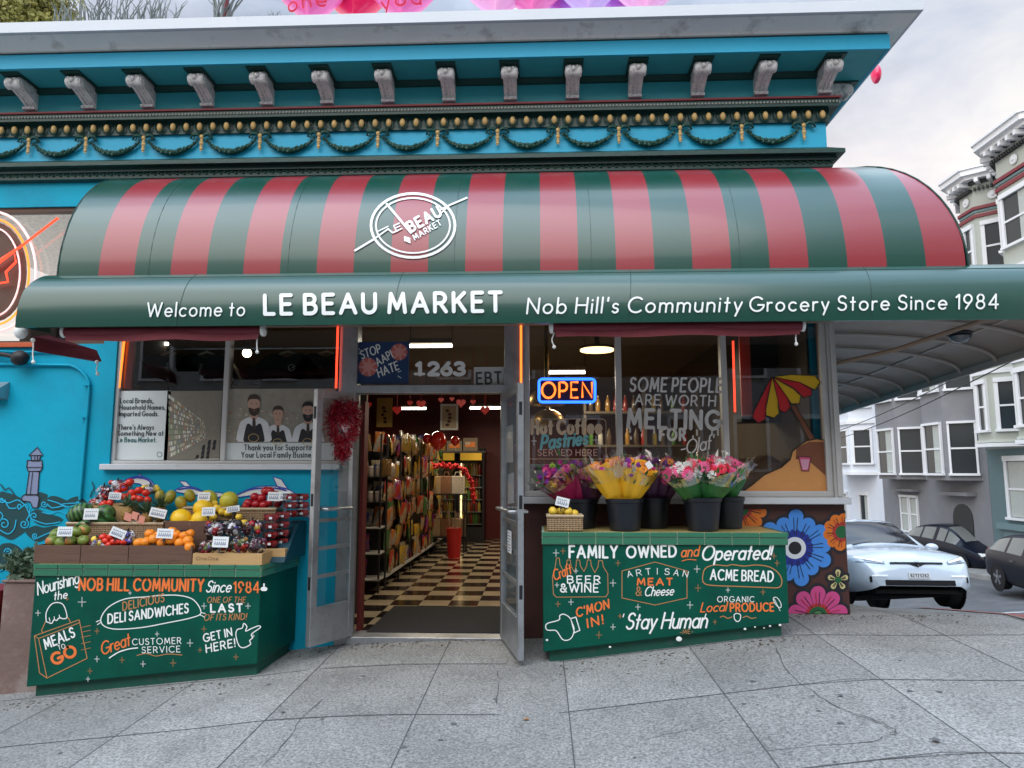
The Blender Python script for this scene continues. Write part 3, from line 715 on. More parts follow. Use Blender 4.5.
petals('mural_flower', 795, 548, 12, 36, 13, 7.5, ('blue', 'navy', 'navy', 'navy', [(17, 4, .12), (11, 5, 0), (6.5, 1, 0)], ('dblue', 'white')), 5, clip=CL, label='big blue painted flower with a white ringed black eye', jag=.08)
petals('mural_flower', 842, 532, 7, 19, 10, 5.5, ('orange', 'navy', 'navy', 'red', [(8.5, 4, .25), (6.5, 5, 0)], ('red', 'green')), 10, clip=(735, 509, 845.5, 614), label='orange painted flower cut by the wall corner')
petals('mural_flower', 741, 508.5, 8, 26, 12, 5.5, ('orange', 'navy', 'navy', 'red', [(10, 4, .25), (8, 5, 0)], ('red', 'green')), -40, clip=(730, 509.2, 849, 614), label='orange painted flower just under the window sill')
petals('mural_flower', 838, 580, 3, 10.5, 5, 2.6, ('cream', 'navy', 'navy', 'navy', [(3.4, 4, 0)], ('green',)), 90, clip=CL, label='small yellow five petal painted flower')
petals('mural_flower', 818, 616, 9, 30, 9, 7.5, ('pink', 'navy', 'navy', 'red', [(11.5, 4, .2), (9.5, 5, 0), (6, 1, 0), (5, 6, 0)], ('red', 'green', 'lgreen')), 90, clip=(735, 509, 849, 613.5), label='pink painted half flower at the foot of the wall')
# ---- wave and lighthouse mural on the left wall
def S(pts, o=(0, 440), s=5.486): return [(o[0] + x / s, o[1] + y / s) for x, y in pts]
M('wave', (.006, .055, .06), .55, .1); M('lh', (.22, .26, .40), .55, .1)
wv = MB(); k = 0
for pts in ([(-5, 300), (40, 290), (100, 310), (150, 350), (165, 420), (150, 490), (100, 530), (60, 548), (20, 530), (-5, 500)], [(200, 290), (250, 295), (262, 310), (240, 345), (205, 370)], [(225, 365), (270, 312), (320, 312), (380, 345), (350, 375), (300, 388), (250, 375)],
            [(360, 340), (400, 315), (440, 312), (480, 350), (430, 372), (385, 368)], [(170, 400), (210, 380), (260, 402), (320, 420), (345, 440), (300, 462), (240, 470), (190, 450)], [(140, 500), (190, 470), (240, 480), (300, 470), (330, 480), (290, 520), (215, 558), (170, 540)],
            [(-5, 590), (40, 565), (85, 575), (130, 600), (135, 640), (100, 670), (40, 690), (-5, 720)], [(360, 410), (400, 400), (420, 440), (380, 450)], [(250, 520), (300, 500), (320, 510), (290, 545), (250, 550)]):
    P = smoothpts(S(pts), 4, True); wv.add([at(x, y, W - .002 - k * .0002) for x, y in P], [tuple(range(len(P)))[::-1]]); k += 1
wv.build('mural_wave', 'wave', BL, label='dark green painted sea waves')
sw_ = MB()
def spiral(cx, cy, r, a0, turns, tail=None, w=1.1):
    n = 16; P = [(cx + r * (1 - i / n * .8) * math.cos(R(a0 + 360 * turns * i / n)), cy + r * (1 - i / n * .8) * math.sin(R(a0 + 360 * turns * i / n))) for i in range(n + 1)]
    if tail: P = [tuple(t) for t in tail] + P
    P = smoothpts(P, 2); PL(sw_, W - .004, P, w, lim=170)
for c in ((4, 524, 6, 180, 1.3, [(0, 512), (3, 516)]), (24, 524, 5, -60, 1.4, [(30, 508), (29, 516)]), (8, 552, 4, 180, 1.3, None), (44, 504, 3.5, 0, 1.3, [(62, 506), (52, 508)]), (34, 516, 4, 90, 1.2, [(60, 522), (46, 524)]),
          (78, 503, 2.5, 0, 1.2, [(68, 507), (62, 504)]), (35, 536, 3, 90, 1.3, [(56, 530), (44, 535)]), (2, 500, 3, 0, 1.2, [(16, 508), (9, 508)]), (52, 538, 2.5, 90, 1.2, None), (20, 506, 3, 100, .8, [(28, 508), (26, 504)])): spiral(*c)
for P in ([(-1, 498), (8, 503), (18, 500), (26, 507), (30, 516)], [(0, 530), (8, 534), (14, 529), (16, 520)], [(42, 512), (50, 514), (58, 511), (66, 514)], [(48, 500), (58, 503), (66, 507), (76, 505)], [(18, 545), (24, 552), (20, 560), (10, 566), (0, 571)]): PL(sw_, W - .004, smoothpts(P, 4), 1.1, lim=170)
sw_.build('mural_swirl', 'turq_bright', BL, label='light blue painted wave swirls')
lh = MB()
for i, pts in enumerate(([(205, 40), (158, 85), (235, 85)], [(168, 85), (222, 85), (215, 115), (175, 115)], [(150, 112), (230, 112), (232, 150), (222, 172), (155, 172), (146, 150)], [(160, 172), (215, 172), (206, 302), (142, 302)], [(120, 310), (140, 298), (205, 300), (215, 318), (205, 372), (180, 372), (165, 340), (118, 332)])):
    P = S(pts); lh.add([at(x, y, W - .0045) for x, y in P], [tuple(range(len(P)))[::-1]]); PL(lh, W - .0055, P, .9, 1, closed=True)
PL(lh, W - .0055, S([(150, 150), (228, 150)]), .7, 1); PL(lh, W - .0055, S([(190, 88), (190, 112)]), .8, 1); PL(lh, W - .0055, S([(178, 178), (165, 300)]), .7, 1); PL(lh, W - .0055, S([(205, 88), (205, 112)]), .8, 1)
PL(lh, W - .0055, S([(-4, 240), (10, 250), (25, 275), (50, 262), (80, 300)]), 1.0, 1)
lh.build('mural_lighthouse', ['lh', 'blackline'], BL, label='grey painted lighthouse with dark outline')
# dolphins
dp = MB()
def dolph(o, s, body, inner, fin):
    P = smoothpts([(o[0] + x / s, o[1] + y / s) for x, y in body], 4, True); dp.add([at(x, y, W - .003) for x, y in P], [tuple(range(len(P)))[::-1]], 0); PL(dp, W - .0045, P, .9, 1, closed=True)
    for q in inner: PL(dp, W - .005, smoothpts([(o[0] + x / s, o[1] + y / s) for x, y in q], 4), 1.3, 1, lim=170)
    for F in fin:
        F = [(o[0] + x / s, o[1] + y / s) for x, y in F]; dp.add([at(x, y, W - .0032) for x, y in F], [tuple(range(len(F)))[::-1]], 0); PL(dp, W - .0046, F, .9, 1, closed=True)
dolph((150, 470), 6.02, [(500, 165), (560, 130), (650, 100), (760, 98), (850, 125), (920, 180), (960, 240), (985, 290), (965, 300), (940, 275), (900, 240), (840, 170), (760, 140), (640, 150)], [[(520, 150), (600, 118), (700, 108), (800, 118), (880, 170), (930, 230)]], [[(740, 40), (790, 55), (830, 115), (790, 112), (765, 98)]])
dolph((150, 470), 6.02, [(150, 125), (200, 100), (270, 105), (330, 130), (420, 135), (440, 150), (380, 170), (280, 150), (200, 140)], [[(170, 118), (240, 108), (320, 128), (400, 145)]], [[(175, 66), (215, 68), (245, 100), (205, 98)]])
dolph((60, 470), 6.98, [(450, 75), (500, 50), (570, 45), (630, 70), (665, 120), (670, 160), (620, 150), (560, 100), (490, 90)], [[(460, 68), (540, 52), (610, 68), (655, 115)]], [[(548, 22), (578, 48), (560, 60)]])
M('dol_blue', (.02, .06, .45), .5, .05); dp.build('mural_dolphin', ['white', 'dol_blue'], BL, label='white and blue painted dolphins under the left window')
sm = MB(); PL(sm, W - .004, smoothpts([(92, 482), (94, 488), (92, 492), (90, 497)], 4), 1.2); sm.build('mural_seahorse', 'wave', BL, label='small dark painted sea creature mark')
# conduit on the left wall
cd_ = MB(); P = [(-30, 364), (60, 365), (72, 366), (81, 371), (88, 380), (89, 392), (85, 440), (80, 500)]
cd_.tube([at(x, y, W - .018) for x, y in smoothpts(P, 4)], .013, 8); cd_.tube([at(x, y, W - .018) for x, y in ((-30, 350), (20, 352), (95, 352))], .008, 6)
for px, py in ((88.5, 385), (86, 417)): cd_.box(*(lambda c: (c.x - .03, c.x + .03, W - .035, W, c.z - .008, c.z + .008))(at(px, py, W)))
cd_.build('conduit', 'turq', BL, smooth=50)
al = MB(); c = at(20, 358, W - .1); al.ball(c, .075, 12, 8, sq=(1, .9, .9), jit=.06); al.tube([at(-20, 351, W - .04), at(5, 355, W - .06), c], .02, 6)
al.build('spotlight', 'black', BL, label='small black floodlight on the left wall', smooth=50)
bx = MB(); bx.prismx([(W - .001, at(5, 382, W).z), (W - .12, at(5, 390, W).z), (W - .12, at(5, 398, W).z), (W - .001, at(5, 400, W).z)], at(-10, 390, W).x, at(9, 390, W).x); bx.build('vent_hood', 'alu', BL)
# ---------------------------------------------------------------- front awning
AW = empty('front_awning', (0, W - .5, 2.5), 'long barrel awning with red and green stripes over the storefront', 'awning')
OD = .95; zd0 = z_(181, 0); zd1 = z_(274, OD)
def dome_pt(t): return OD * math.sin(t), zd1 + (zd0 - zd1) * math.cos(t)
XDL = at(57, 277, W - OD).x; XDR = at(966, 268, W - OD).x; SD = (XDR - XR) / OD
b_ = [XDL, at(98, 277, W - OD).x]; b_ += [b_[1] + (XDR - b_[1]) * i / 23 for i in range(1, 24)]
NT = 18
for col in (0, 1):
    mb = MB()
    for i in range(24):
        if i % 2 != col: continue
        xa, xb = b_[i], b_[i + 1]
        def fn(u, v, xa=xa, xb=xb):
            t = v * math.pi / 2; o, z = dome_pt(t); x = min(xa + (xb - xa) * u, XR + .02 + SD * o); return Vector((x, W - o, z))
        mb.grid(fn, 2, NT)
    # side return panel
    if col == 0:
        mb.grid(lambda u, v: (lambda oz: Vector((XR + .02 + SD * oz[0], W - oz[0] + u * (oz[0] + 6), oz[1])))(dome_pt(v * math.pi / 2)), 6, NT)
        pts = [(XDL, W - dome_pt(i / NT * math.pi / 2)[0], dome_pt(i / NT * math.pi / 2)[1]) for i in range(NT + 1)] + [(XDL, W, zd1)]; mb.flat(pts)
    mb.build('canopy', ['aw_green', 'aw_red'][col], AW, label=['dark green stripes of the barrel canopy', 'red stripes of the barrel canopy'][col], smooth=40)
sm = MB()
for X_ in [b_[2] + .11, b_[6] + .06, b_[10] + .2, b_[14] + .1, b_[18] + .07]:
    sm.tube([(X_, W - dome_pt(t)[0] - .001, dome_pt(t)[1]) for t in [i / 14 * math.pi / 2 for i in range(15)]], .0018, 4)
sm.tube([(XDL, W - dome_pt(t)[0], dome_pt(t)[1]) for t in [i / 14 * math.pi / 2 for i in range(15)]], .007, 5)
sm.tube([(XR + .02 + SD * dome_pt(t)[0], W - dome_pt(t)[0] - .002, dome_pt(t)[1]) for t in [i / 14 * math.pi / 2 for i in range(15)]], .008, 5)
sm.build('seam', 'aw_seam', AW)
OF = 1.12
FP = [(.88, z_(270, .88)), (.95, z_(271, .95)), (1.02, z_(276, 1.02)), (1.075, z_(284, 1.075)), (1.10, z_(293, 1.10)), (1.115, z_(303, 1.115)), (OF, z_(313, OF)), (OF, z_(322.5, OF))]
FPs = smoothpts(FP, 4)
XFL = at(15, 327, W - OF).x; XFR = 4.15
def fx(o): return XFL + (1 - (o / OF)) * 1.1 if o < OF else XFL
fa = MB(); n = len(FPs); NX = 30
fa.add([(XFL + max(0, (OF - o)) * .35 + (XFR - XFL) * u / NX * 1.0 if u == 0 else (XFR - (OF - o) if u == NX else XFL + (XFR - XFL) * u / (NX + 2)), W - o, z) for o, z in FPs for u in range(NX + 1)], [(i * (NX + 1) + u, i * (NX + 1) + u + 1, (i + 1) * (NX + 1) + u + 1, (i + 1) * (NX + 1) + u) for i in range(n - 1) for u in range(NX)])
fa.box(XFL, XFR - .01, W - OF, W - OF + .03, FP[-1][1] - .006, FP[-1][1] + .002)
fa.flat([(XFL + max(0, (OF - o)) * .35, W - o, z) for o, z in FPs] + [(XFL + .1, W - .88, FP[-1][1])])
fa.build('fascia', 'aw_green', AW, smooth=40)
MB().box(XFL + .1, XFR - .3, W - 1.0, W - .9, zd1 - .03, zd1 - .01).build('gutter', 'aw_seam', AW)
sf = MB()
for X_ in (at(178, 300, W - OF).x, at(393, 300, W - OF).x, at(628, 300, W - OF).x, at(870, 300, W - OF).x):
    sf.tube([(X_ + .05 * (1 - k / (n - 1)), W - o - .001, z) for k, (o, z) in enumerate(FPs)], .0022, 4)
sf.build('seam', 'aw_seam', AW)
fz = MB(); fz.box(XFL + .12, XFR - 1.6, W - .9, W - .02, zd1 - .2, zd1 - .19); fz.build('soffit', 'aw_under', AW)
def prof_hit(prof):
    zz = sorted([(z, o) for o, z in prof])
    def o_of(z):
        if z <= zz[0][0]: return zz[0][1]
        for (a, fa_), (b, fb) in zip(zz, zz[1:]):
            if z <= b: return fa_ + (fb - fa_) * (z - a) / max(1e-6, b - a)
        return zz[-1][1]
    def f(px, npy, off):
        d = ray(px, -npy); Y = W - 1.0
        for _ in range(25):
            z = EYE.z + d.z * Y / d.y; Y = .5 * Y + .5 * (W - o_of(z))
        p = EYE + d * (Y / d.y); return p - d.normalized() * (.010 + off)
    return f
FM = prof_hit(FPs); DM = prof_hit([dome_pt(i / 40 * math.pi / 2) for i in range(41)])
CURVED += [FM, DM]
lt = MB(); T(lt, 'Welcome to', 0, 147, 316.5, 244, 315.5, 13.5, .12, .10, .24, mp=FM); lt.build('lettering', 'white', AW, label='white words Welcome to on the green front band'); lt = MB(); T(lt, 'LE BEAU MARKET', 0, 265, 314, 501, 310.8, 18.5, .21, 0, .30, mp=FM); lt.build('lettering', 'white', AW, label='large white words LE BEAU MARKET on the green front band'); lt = MB()
T(lt, "Nob Hill's Community", 0, 527, 313.5, 741, 311.3, 15, .125, .12, .25, mp=FM); T(lt, 'Grocery Store Since 1984', 0, 750, 311.2, 998, 308.3, 14, .13, .03, .25, mp=FM)
lt.build('lettering', 'white', AW, label='white lettering on the green front band')
lg = MB(); o = (350, 180); s = 7.877
E_ = lambda cx, cy, rx, ry: [(cx + rx * math.cos(R(a)), cy + ry * math.sin(R(a))) for a in range(0, 360, 9)]
PL(lg, 0, E_(413, 225.5, 42, 32), 2.6, 0, True, DM); PL(lg, 0, E_(413, 225.5, 37, 27.5), 1.7, 0, True, DM)
PL(lg, 0, [(40, 555), (190, 465)], 2.2, 0, mp=DM, org=o, sc=s); PL(lg, 0, [(190, 465), (300, 385), (335, 415), (375, 400)], 1.6, 0, mp=DM, org=o, sc=s, lim=200); PL(lg, 0, [(225, 402), (300, 365)], 1.2, 0, mp=DM, org=o, sc=s)
PL(lg, 0, [(290, 190), (480, 415)], 2.4, 0, mp=DM, org=o, sc=s)
T(lg, 'E', 0, o[0] + 365 / s, o[1] + 402 / s, o[0] + 408 / s, o[1] + 382 / s, 6, .24, mp=DM)
T(lg, 'BEAU', 0, o[0] + 482 / s, o[1] + 408 / s, o[0] + 722 / s, o[1] + 276 / s, 10, .25, 0, .26, mp=DM)
PL(lg, 0, [(700, 240), (790, 195), (920, 140)], 1.7, 0, mp=DM, org=o, sc=s); PL(lg, 0, [(715, 262), (780, 205)], 1.2, 0, mp=DM, org=o, sc=s)
T(lg, 'MARKET', 0, o[0] + 512 / s, o[1] + 472 / s, o[0] + 722 / s, o[1] + 350 / s, 5.4, .2, 0, .3, mp=DM)
P = [(425, 440), (475, 455), (477, 500), (427, 480)]; lg.add([DM(o[0] + x / s, -(o[1] + y / s), .001) for x, y in P], [(3, 2, 1, 0)])
lg.build('emblem', 'white', AW, label='round white line emblem with the shop name')
# ---------------------------------------------------------------- side canopy with ribs
SCN = empty('side_canopy', (XR + .7, 8.5, 2.2), 'ribbed canopy along the side street wall seen from underneath', 'canopy')
def sc_pt(v, y):
    t = v * math.pi / 2; zb = FP[-1][1] - .05 * (y - 5.0); return Vector((XR + .02 + (XFR - XR - .03) * math.sin(t), y, zb + .02 + .27 * math.cos(t) ** .9 if v < 1 else zb))
mb = MB(); mb.grid(lambda u, v: sc_pt(v, W - OF + .05 + u * 6.2), 12, 14)
mb.build('shell', 'aw_under', SCN, smooth=40)
for i in range(11):
    y = 5.4 + i * .56; r_ = MB(); r_.tube([sc_pt(v / 12, y) + Vector((-.02, 0, -.02)) for v in range(12)] + [sc_pt(1, y) + Vector((-.02, 0, 0))], .016, 6); r_.build('rib', 'rib', SCN, smooth=50)
mb = MB(); mb.bar(sc_pt(1, 5.0), sc_pt(1, 11.1), .03, .06); mb.bar(sc_pt(.55, 5.2), sc_pt(.55, 11.1), .025); mb.build('edge_rail', 'rib', SCN)
mb = MB(); mb.tube([(XR, 6.3, 2.35), (XR + .4, 5.9, 2.42), (XR + .95, 5.3, 2.60), (XR + 1.0, 5.12, 2.62)], .018, 6); M('wood', (.34, .24, .17), .55, .25, 8, .2, 30, stretch=(1, 1, 8)); mb.build('brace', 'wood', SCN)
c = at(960, 331, 6.3); mb = MB(); mb.lathe([(.001, .0), (.07, .0), (.12, .025), (.12, .07), (.04, .08), (.04, .14)], c - Vector((0, 0, .05)), 16)
l = mb.build('ceiling_camera', 'black', None, label='black dome camera hanging under the side canopy', cat='camera', smooth=40)
mb = MB(); mb.lathe([(0.0001, -.06), (.05, -.05), (.085, -.02), (.09, .001)], c - Vector((0, 0, .05)), 16); M('smoked', (.15, .16, .17), .1, 0, bump=0, coat=1); mb.build('lens_dome', 'smoked', l, smooth=60)
# ---------------------------------------------------------------- roller shades
def shade(x0, y0, x1, y1, lab, o=1.02):
    a = at(x0, y0, W - o); b = at(x1, y1, W - o); b.z = a.z
    t = empty('roller_shade', (a + b) / 2, lab, 'shade', 'rolled shades under the awning')
    mb = MB(); mb.tube([a, b], .036, 12); mb.build('roll', 'maroon', t, smooth=60)
    mb = MB(); mb.grid(lambda u, v: Vector((a.x + .02 + (b.x - a.x - .04) * u, W - o - .03 + .012 * math.sin(u * 9), a.z - .0 - .075 * v + .006 * math.sin(u * 14) * v)), 20, 2); mb.build('valance', 'maroon', t)
    for p, s in ((a, -1), (b, 1)):
        mb = MB(); mb.lathe([(.001, 0), (.045, 0), (.045, .02), (.02, .03)], p, 12, M4=Matrix.Rotation(s * math.pi / 2, 3, 'Y')); mb.bar(p + Vector((s * .02, 0, 0)), p + Vector((s * .02, 0, .09)), .02); mb.build('bracket', 'white', t)
    return t
shade(66, 332, 262, 331.5, 'maroon rolled shade under the left half of the awning')
shade(553, 327.5, 801, 325.5, 'maroon rolled shade under the right half of the awning')
def chain(px, py0, py1, lab, o=1.02, wig=1.2):
    mb = MB(); P = [at(px + wig * math.sin(i * 1.1), py0 + (py1 - py0) * i / 7, W - o) for i in range(8)]; mb.tube(P, .005, 5); mb.ball(P[-1], .014, 8, 6); mb.ball(P[0], .016, 8, 6)
    mb.build('pull_chain', 'white', None, label=lab, cat='pull chain', group='shade pull chains')
chain(553, 329, 347, 'white pull chain at the left end of the right shade'); chain(796, 328, 344, 'white pull chain at the right end of the right shade', wig=.3)
chain(257, 334, 352, 'white pull chain at the right end of the left shade', wig=.2); chain(33, 340, 362, 'white pull chain below the white bracket at the far left', wig=.3); chain(97, 362, 374, 'short white pull chain under the sagging maroon flap', o=.5, wig=.6)
mb = MB(); P = [at(32, 336, W - 1.0), at(48, 335, W - .8), at(96, 350, W - .3), at(101, 361, W - .3), at(97, 362, W - .32), at(34, 351, W - 1.0)]
mb.add(P + [p + Vector((0, .01, 0)) for p in P], [(0, 1, 2, 3, 4, 5), (11, 10, 9, 8, 7, 6)] + [(i, (i + 1) % 6, (i + 1) % 6 + 6, i + 6) for i in range(6)])
mb.build('side_flap', 'maroon', None, label='sagging maroon fabric flap under the left end of the awning', cat='shade')
mb = MB(); c = at(21, 332, W - 1.0); mb.ball(c, .045, 10, 8, sq=(1, 1, 1.2)); mb.bar(c, c + Vector((0, 0, .09)), .03); mb.build('shade_bracket', 'white', None, label='white shade bracket under the left tip of the awning', cat='bracket', smooth=60)
# ---------------------------------------------------------------- painted counters
def counter(x0, x1, cham, ytop, zt0, front, label, side, back=W - .012):
    """front plane Y=front; cham = (dx, yback) angled end; returns the thing"""
    t = empty('painted_counter', ((x0 + x1) / 2, front + .2, gz((x0 + x1) / 2, front)), label, 'counter', None)
    def outline(g):                          # plan, grown by g
        P = [(x0 - g, front - g), (x1 + g * (.4 if cham else 1), front - g)]
        if cham: P += [(x1 + cham + g, back)]
        else: P += [(x1 + g, back)]
        P += [(x0 - g, back)]; return P
    def solid(mb, P, za, zb):
        n = len(P); vs = [(x, y, za(x, y)) for x, y in P] + [(x, y, zb) for x, y in P]
        mb.add(vs, [tuple(range(n))[::-1], tuple(range(n, 2 * n))] + [(i, (i + 1) % n, (i + 1) % n + n, i + n) for i in range(n)])
    b = MB(); solid(b, outline(-.045), lambda x, y: gz(x, y) - .05, zt0 - .1); b.build('plinth', 'counter_base', t, bev=.004)
    b = MB(); solid(b, outline(0), lambda x, y: gz(x, y) + .085, zt0 - .002); b.build('body', 'counter', t, bev=.008)
    b = MB(); solid(b, outline(.006), lambda x, y: zt0 - .085, zt0); b.build('grout_band', 'grout', t)
    tl = MB(); P = outline(.008)[:3]
    for (a, c) in zip(P, P[1:]):
        a = Vector((a[0], a[1], 0)); c = Vector((c[0], c[1], 0)); d = (c - a); L_ = d.length; d.normalize(); nrm = Vector((d.y, -d.x, 0))
        k = max(1, round(L_ / .20)); wd = L_ / k
        for row, (z0, z1) in enumerate(((zt0 - .082, zt0 - .034), (zt0 - .028, zt0 + .006))):
            for i in range(k):
                m_ = a + d * (wd * (i + .5)) + nrm * (.001 + .006 * row); tl.obox((m_.x, m_.y, (z0 + z1) / 2), d * (wd / 2 - .0035), nrm * .006, Vector((0, 0, (z1 - z0) / 2)))
    tl.build('tile_band', 'tile', t, bev=.002)
    b = MB(); solid(b, outline(-.012), lambda x, y: zt0, zt0 + .004); b.build('tile_top', 'tiletop', t)
    return t
CL_Y = 5.42; CR_Y = 5.40
p_ = at(33, 567, CL_Y); q_ = at(262, 570, CL_Y)
LCX0, LCX1, LCZ = at(33, 600, CL_Y).x, at(259, 620, CL_Y).x, at(150, 565, CL_Y).z
cham = at(297, 600, W).x - LCX1
CTL = counter(LCX0, LCX1, cham, 0, LCZ, CL_Y, 'green painted counter holding the fruit display, left of the door', 0)
RCX0, RCX1, RCZ = at(543, 600, CR_Y).x, at(788, 590, CR_Y).x, at(660, 533, CR_Y).z
CTR = counter(RCX0, RCX1, 0, 0, RCZ, CR_Y, 'green painted counter holding the flower buckets, right of the door', 0)
def lettering(name, parent, mats, fn, label):
    mb = MB(); fn(mb); return mb.build(name, mats, parent, label=label)
IM = ['ink', 'ink_or', 'ink_tan', 'blackline']
def star(mb, Y, x, y, r, mi=0):
    PL(mb, Y, [(x - r, y), (x + r, y)], .45, mi); PL(mb, Y, [(x, y - r * 1.2), (x, y + r * 1.2)], .45, mi)
def f(mb):
    Y = CL_Y; o = (0, 550); s = 4.8; o2 = (150, 550); s2 = 5.12
    T(mb, 'Nourishing', Y, 38, 595, 79, 583, 12, .11, .25, .12); T(mb, 'the', Y, 54, 600, 67, 598, 8, .13, .25, .2)
    T(mb, 'NOB HILL COMMUNITY', Y, 79, 590, 203, 591, 11.5, .18, .05, .24, 1); T(mb, 'Since', Y, 206, 592, 230, 592, 11, .12, .3, .16); T(mb, '1984', Y, 234, 592.5, 259, 592.5, 10.5, .15, 0, .24, 1)
    PL(mb, Y, smoothpts([(484, 330), (520, 275), (600, 235), (700, 225), (770, 218), (860, 218), (930, 240), (965, 300), (920, 325), (800, 350), (680, 372), (560, 380), (500, 365)], 4, True), 1.0, 0, True, org=o, sc=s)
    T(mb, 'DELICIOUS', Y, 123, 610.5, 164, 601.5, 8, .14, .2, .26, 2); T(mb, 'DELI SANDWICHES', Y, 108, 623.5, 188, 612.5, 9, .17, .15, .24)
    for a in ((485, 335, 462, 345), (487, 345, 468, 358), (965, 300, 985, 305), (962, 312, 982, 322)): PL(mb, Y, [(a[0], a[1]), (a[2], a[3])], .8, org=o, sc=s)
    T(mb, 'Great', Y, 102, 655, 130, 645, 12, .12, .3, .12, 1); PL(mb, Y, smoothpts([(525, 518), (570, 490), (620, 475), (660, 470)], 4), 1.2, org=o, sc=s)
    T(mb, 'CUSTOMER', Y, 132.5, 645, 181, 643.5, 6, .13, 0, .3); T(mb, 'SERVICE', Y, 142, 653, 180, 652, 6, .13, 0, .3)
    PL(mb, Y, smoothpts([(137, 655.5), (146, 653.5), (156, 656), (168, 654), (182, 655)], 4), .8, 2)
    for P in ([(165, 412), (380, 335), (418, 520), (225, 615), (190, 590), (165, 412)], [(185, 425), (225, 612)], [(165, 412), (185, 425), (380, 350)], [(205, 400), (200, 385), (218, 345)], [(340, 350), (330, 330), (320, 318)]): PL(mb, Y, P, .85, 2, org=o, sc=s)
    PL(mb, Y, smoothpts([(222, 345), (222, 300), (245, 262), (275, 252), (305, 265), (322, 320), (305, 330), (285, 325), (272, 338), (258, 335), (248, 352), (225, 345)], 4), 1.0, 0, org=o, sc=s)
    for P in ([(240, 342), (236, 325)], [(262, 335), (260, 320)], [(288, 328), (284, 312)]): PL(mb, Y, P, .8, org=o, sc=s)
    T(mb, 'MEALS', Y, 46, 649, 75, 636.5, 9.5, .17, .12, .24); T(mb, 'TO', Y, 59, 650, 65.5, 648, 4.5, .15, 0, .3); T(mb, 'GO', Y, 54.5, 665, 77, 654.5, 10.5, .27, 0, .2, 1)
    for y in (362, 385, 410, 440, 470): PL(mb, Y, [(390, y + 10), (435, y)], .5, 2, org=o, sc=s)
    T(mb, 'ONE OF THE', Y, 207, 602.5, 245, 602.5, 5.5, .13, .2, .28, 2); T(mb, 'LAST', Y, 211, 612, 242, 611.5, 7.5, .25, 0, .34); T(mb, 'OF ITS KIND!', Y, 204, 620.5, 246, 619.5, 6, .14, .2, .26, 2)
    T(mb, 'GET IN', Y, 204, 642, 232, 635.5, 7.6, .17, .1, .24); T(mb, 'HERE!', Y, 206.5, 652.5, 235, 646.5, 7.6, .17, .12, .26)
    PL(mb, Y, smoothpts([(440, 440), (446, 408), (472, 400), (480, 376), (496, 392), (490, 415), (520, 402), (556, 388), (564, 398), (520, 430), (525, 450), (510, 464), (515, 482), (482, 500), (456, 490)], 3, True), 1.0, 0, True, org=o2, sc=s2)
    PL(mb, Y, [(262.5, 589), (265.5, 589)], 4); PL(mb, Y, [(264, 584), (264, 587)], 1.6)
    for x, y, r, m in ((82, 602, 4, 0), (38, 613, 2.5, 0), (97, 631, 2.5, 2), (157, 634, 2, 0), (204, 629, 2.5, 2), (190, 643, 3, 0), (173, 663, 3, 2), (97, 659, 2.5, 0), (122, 660, 2.5, 2), (143, 664, 2.5, 0), (90, 671, 2.5, 2), (204, 606, 2.5, 0), (248, 606, 2.5, 0), (236, 657, 2.5, 2), (130, 593, 1.5, 0), (67, 599, 1.5, 2), (200, 650, 2, 2), (88, 679, 2, 0), (253, 636, 1.5, 0)): star(mb, Y, x, y, r, m)
lettering('painted_lettering', CTL, IM, f, 'white and orange hand painted lettering and drawings')
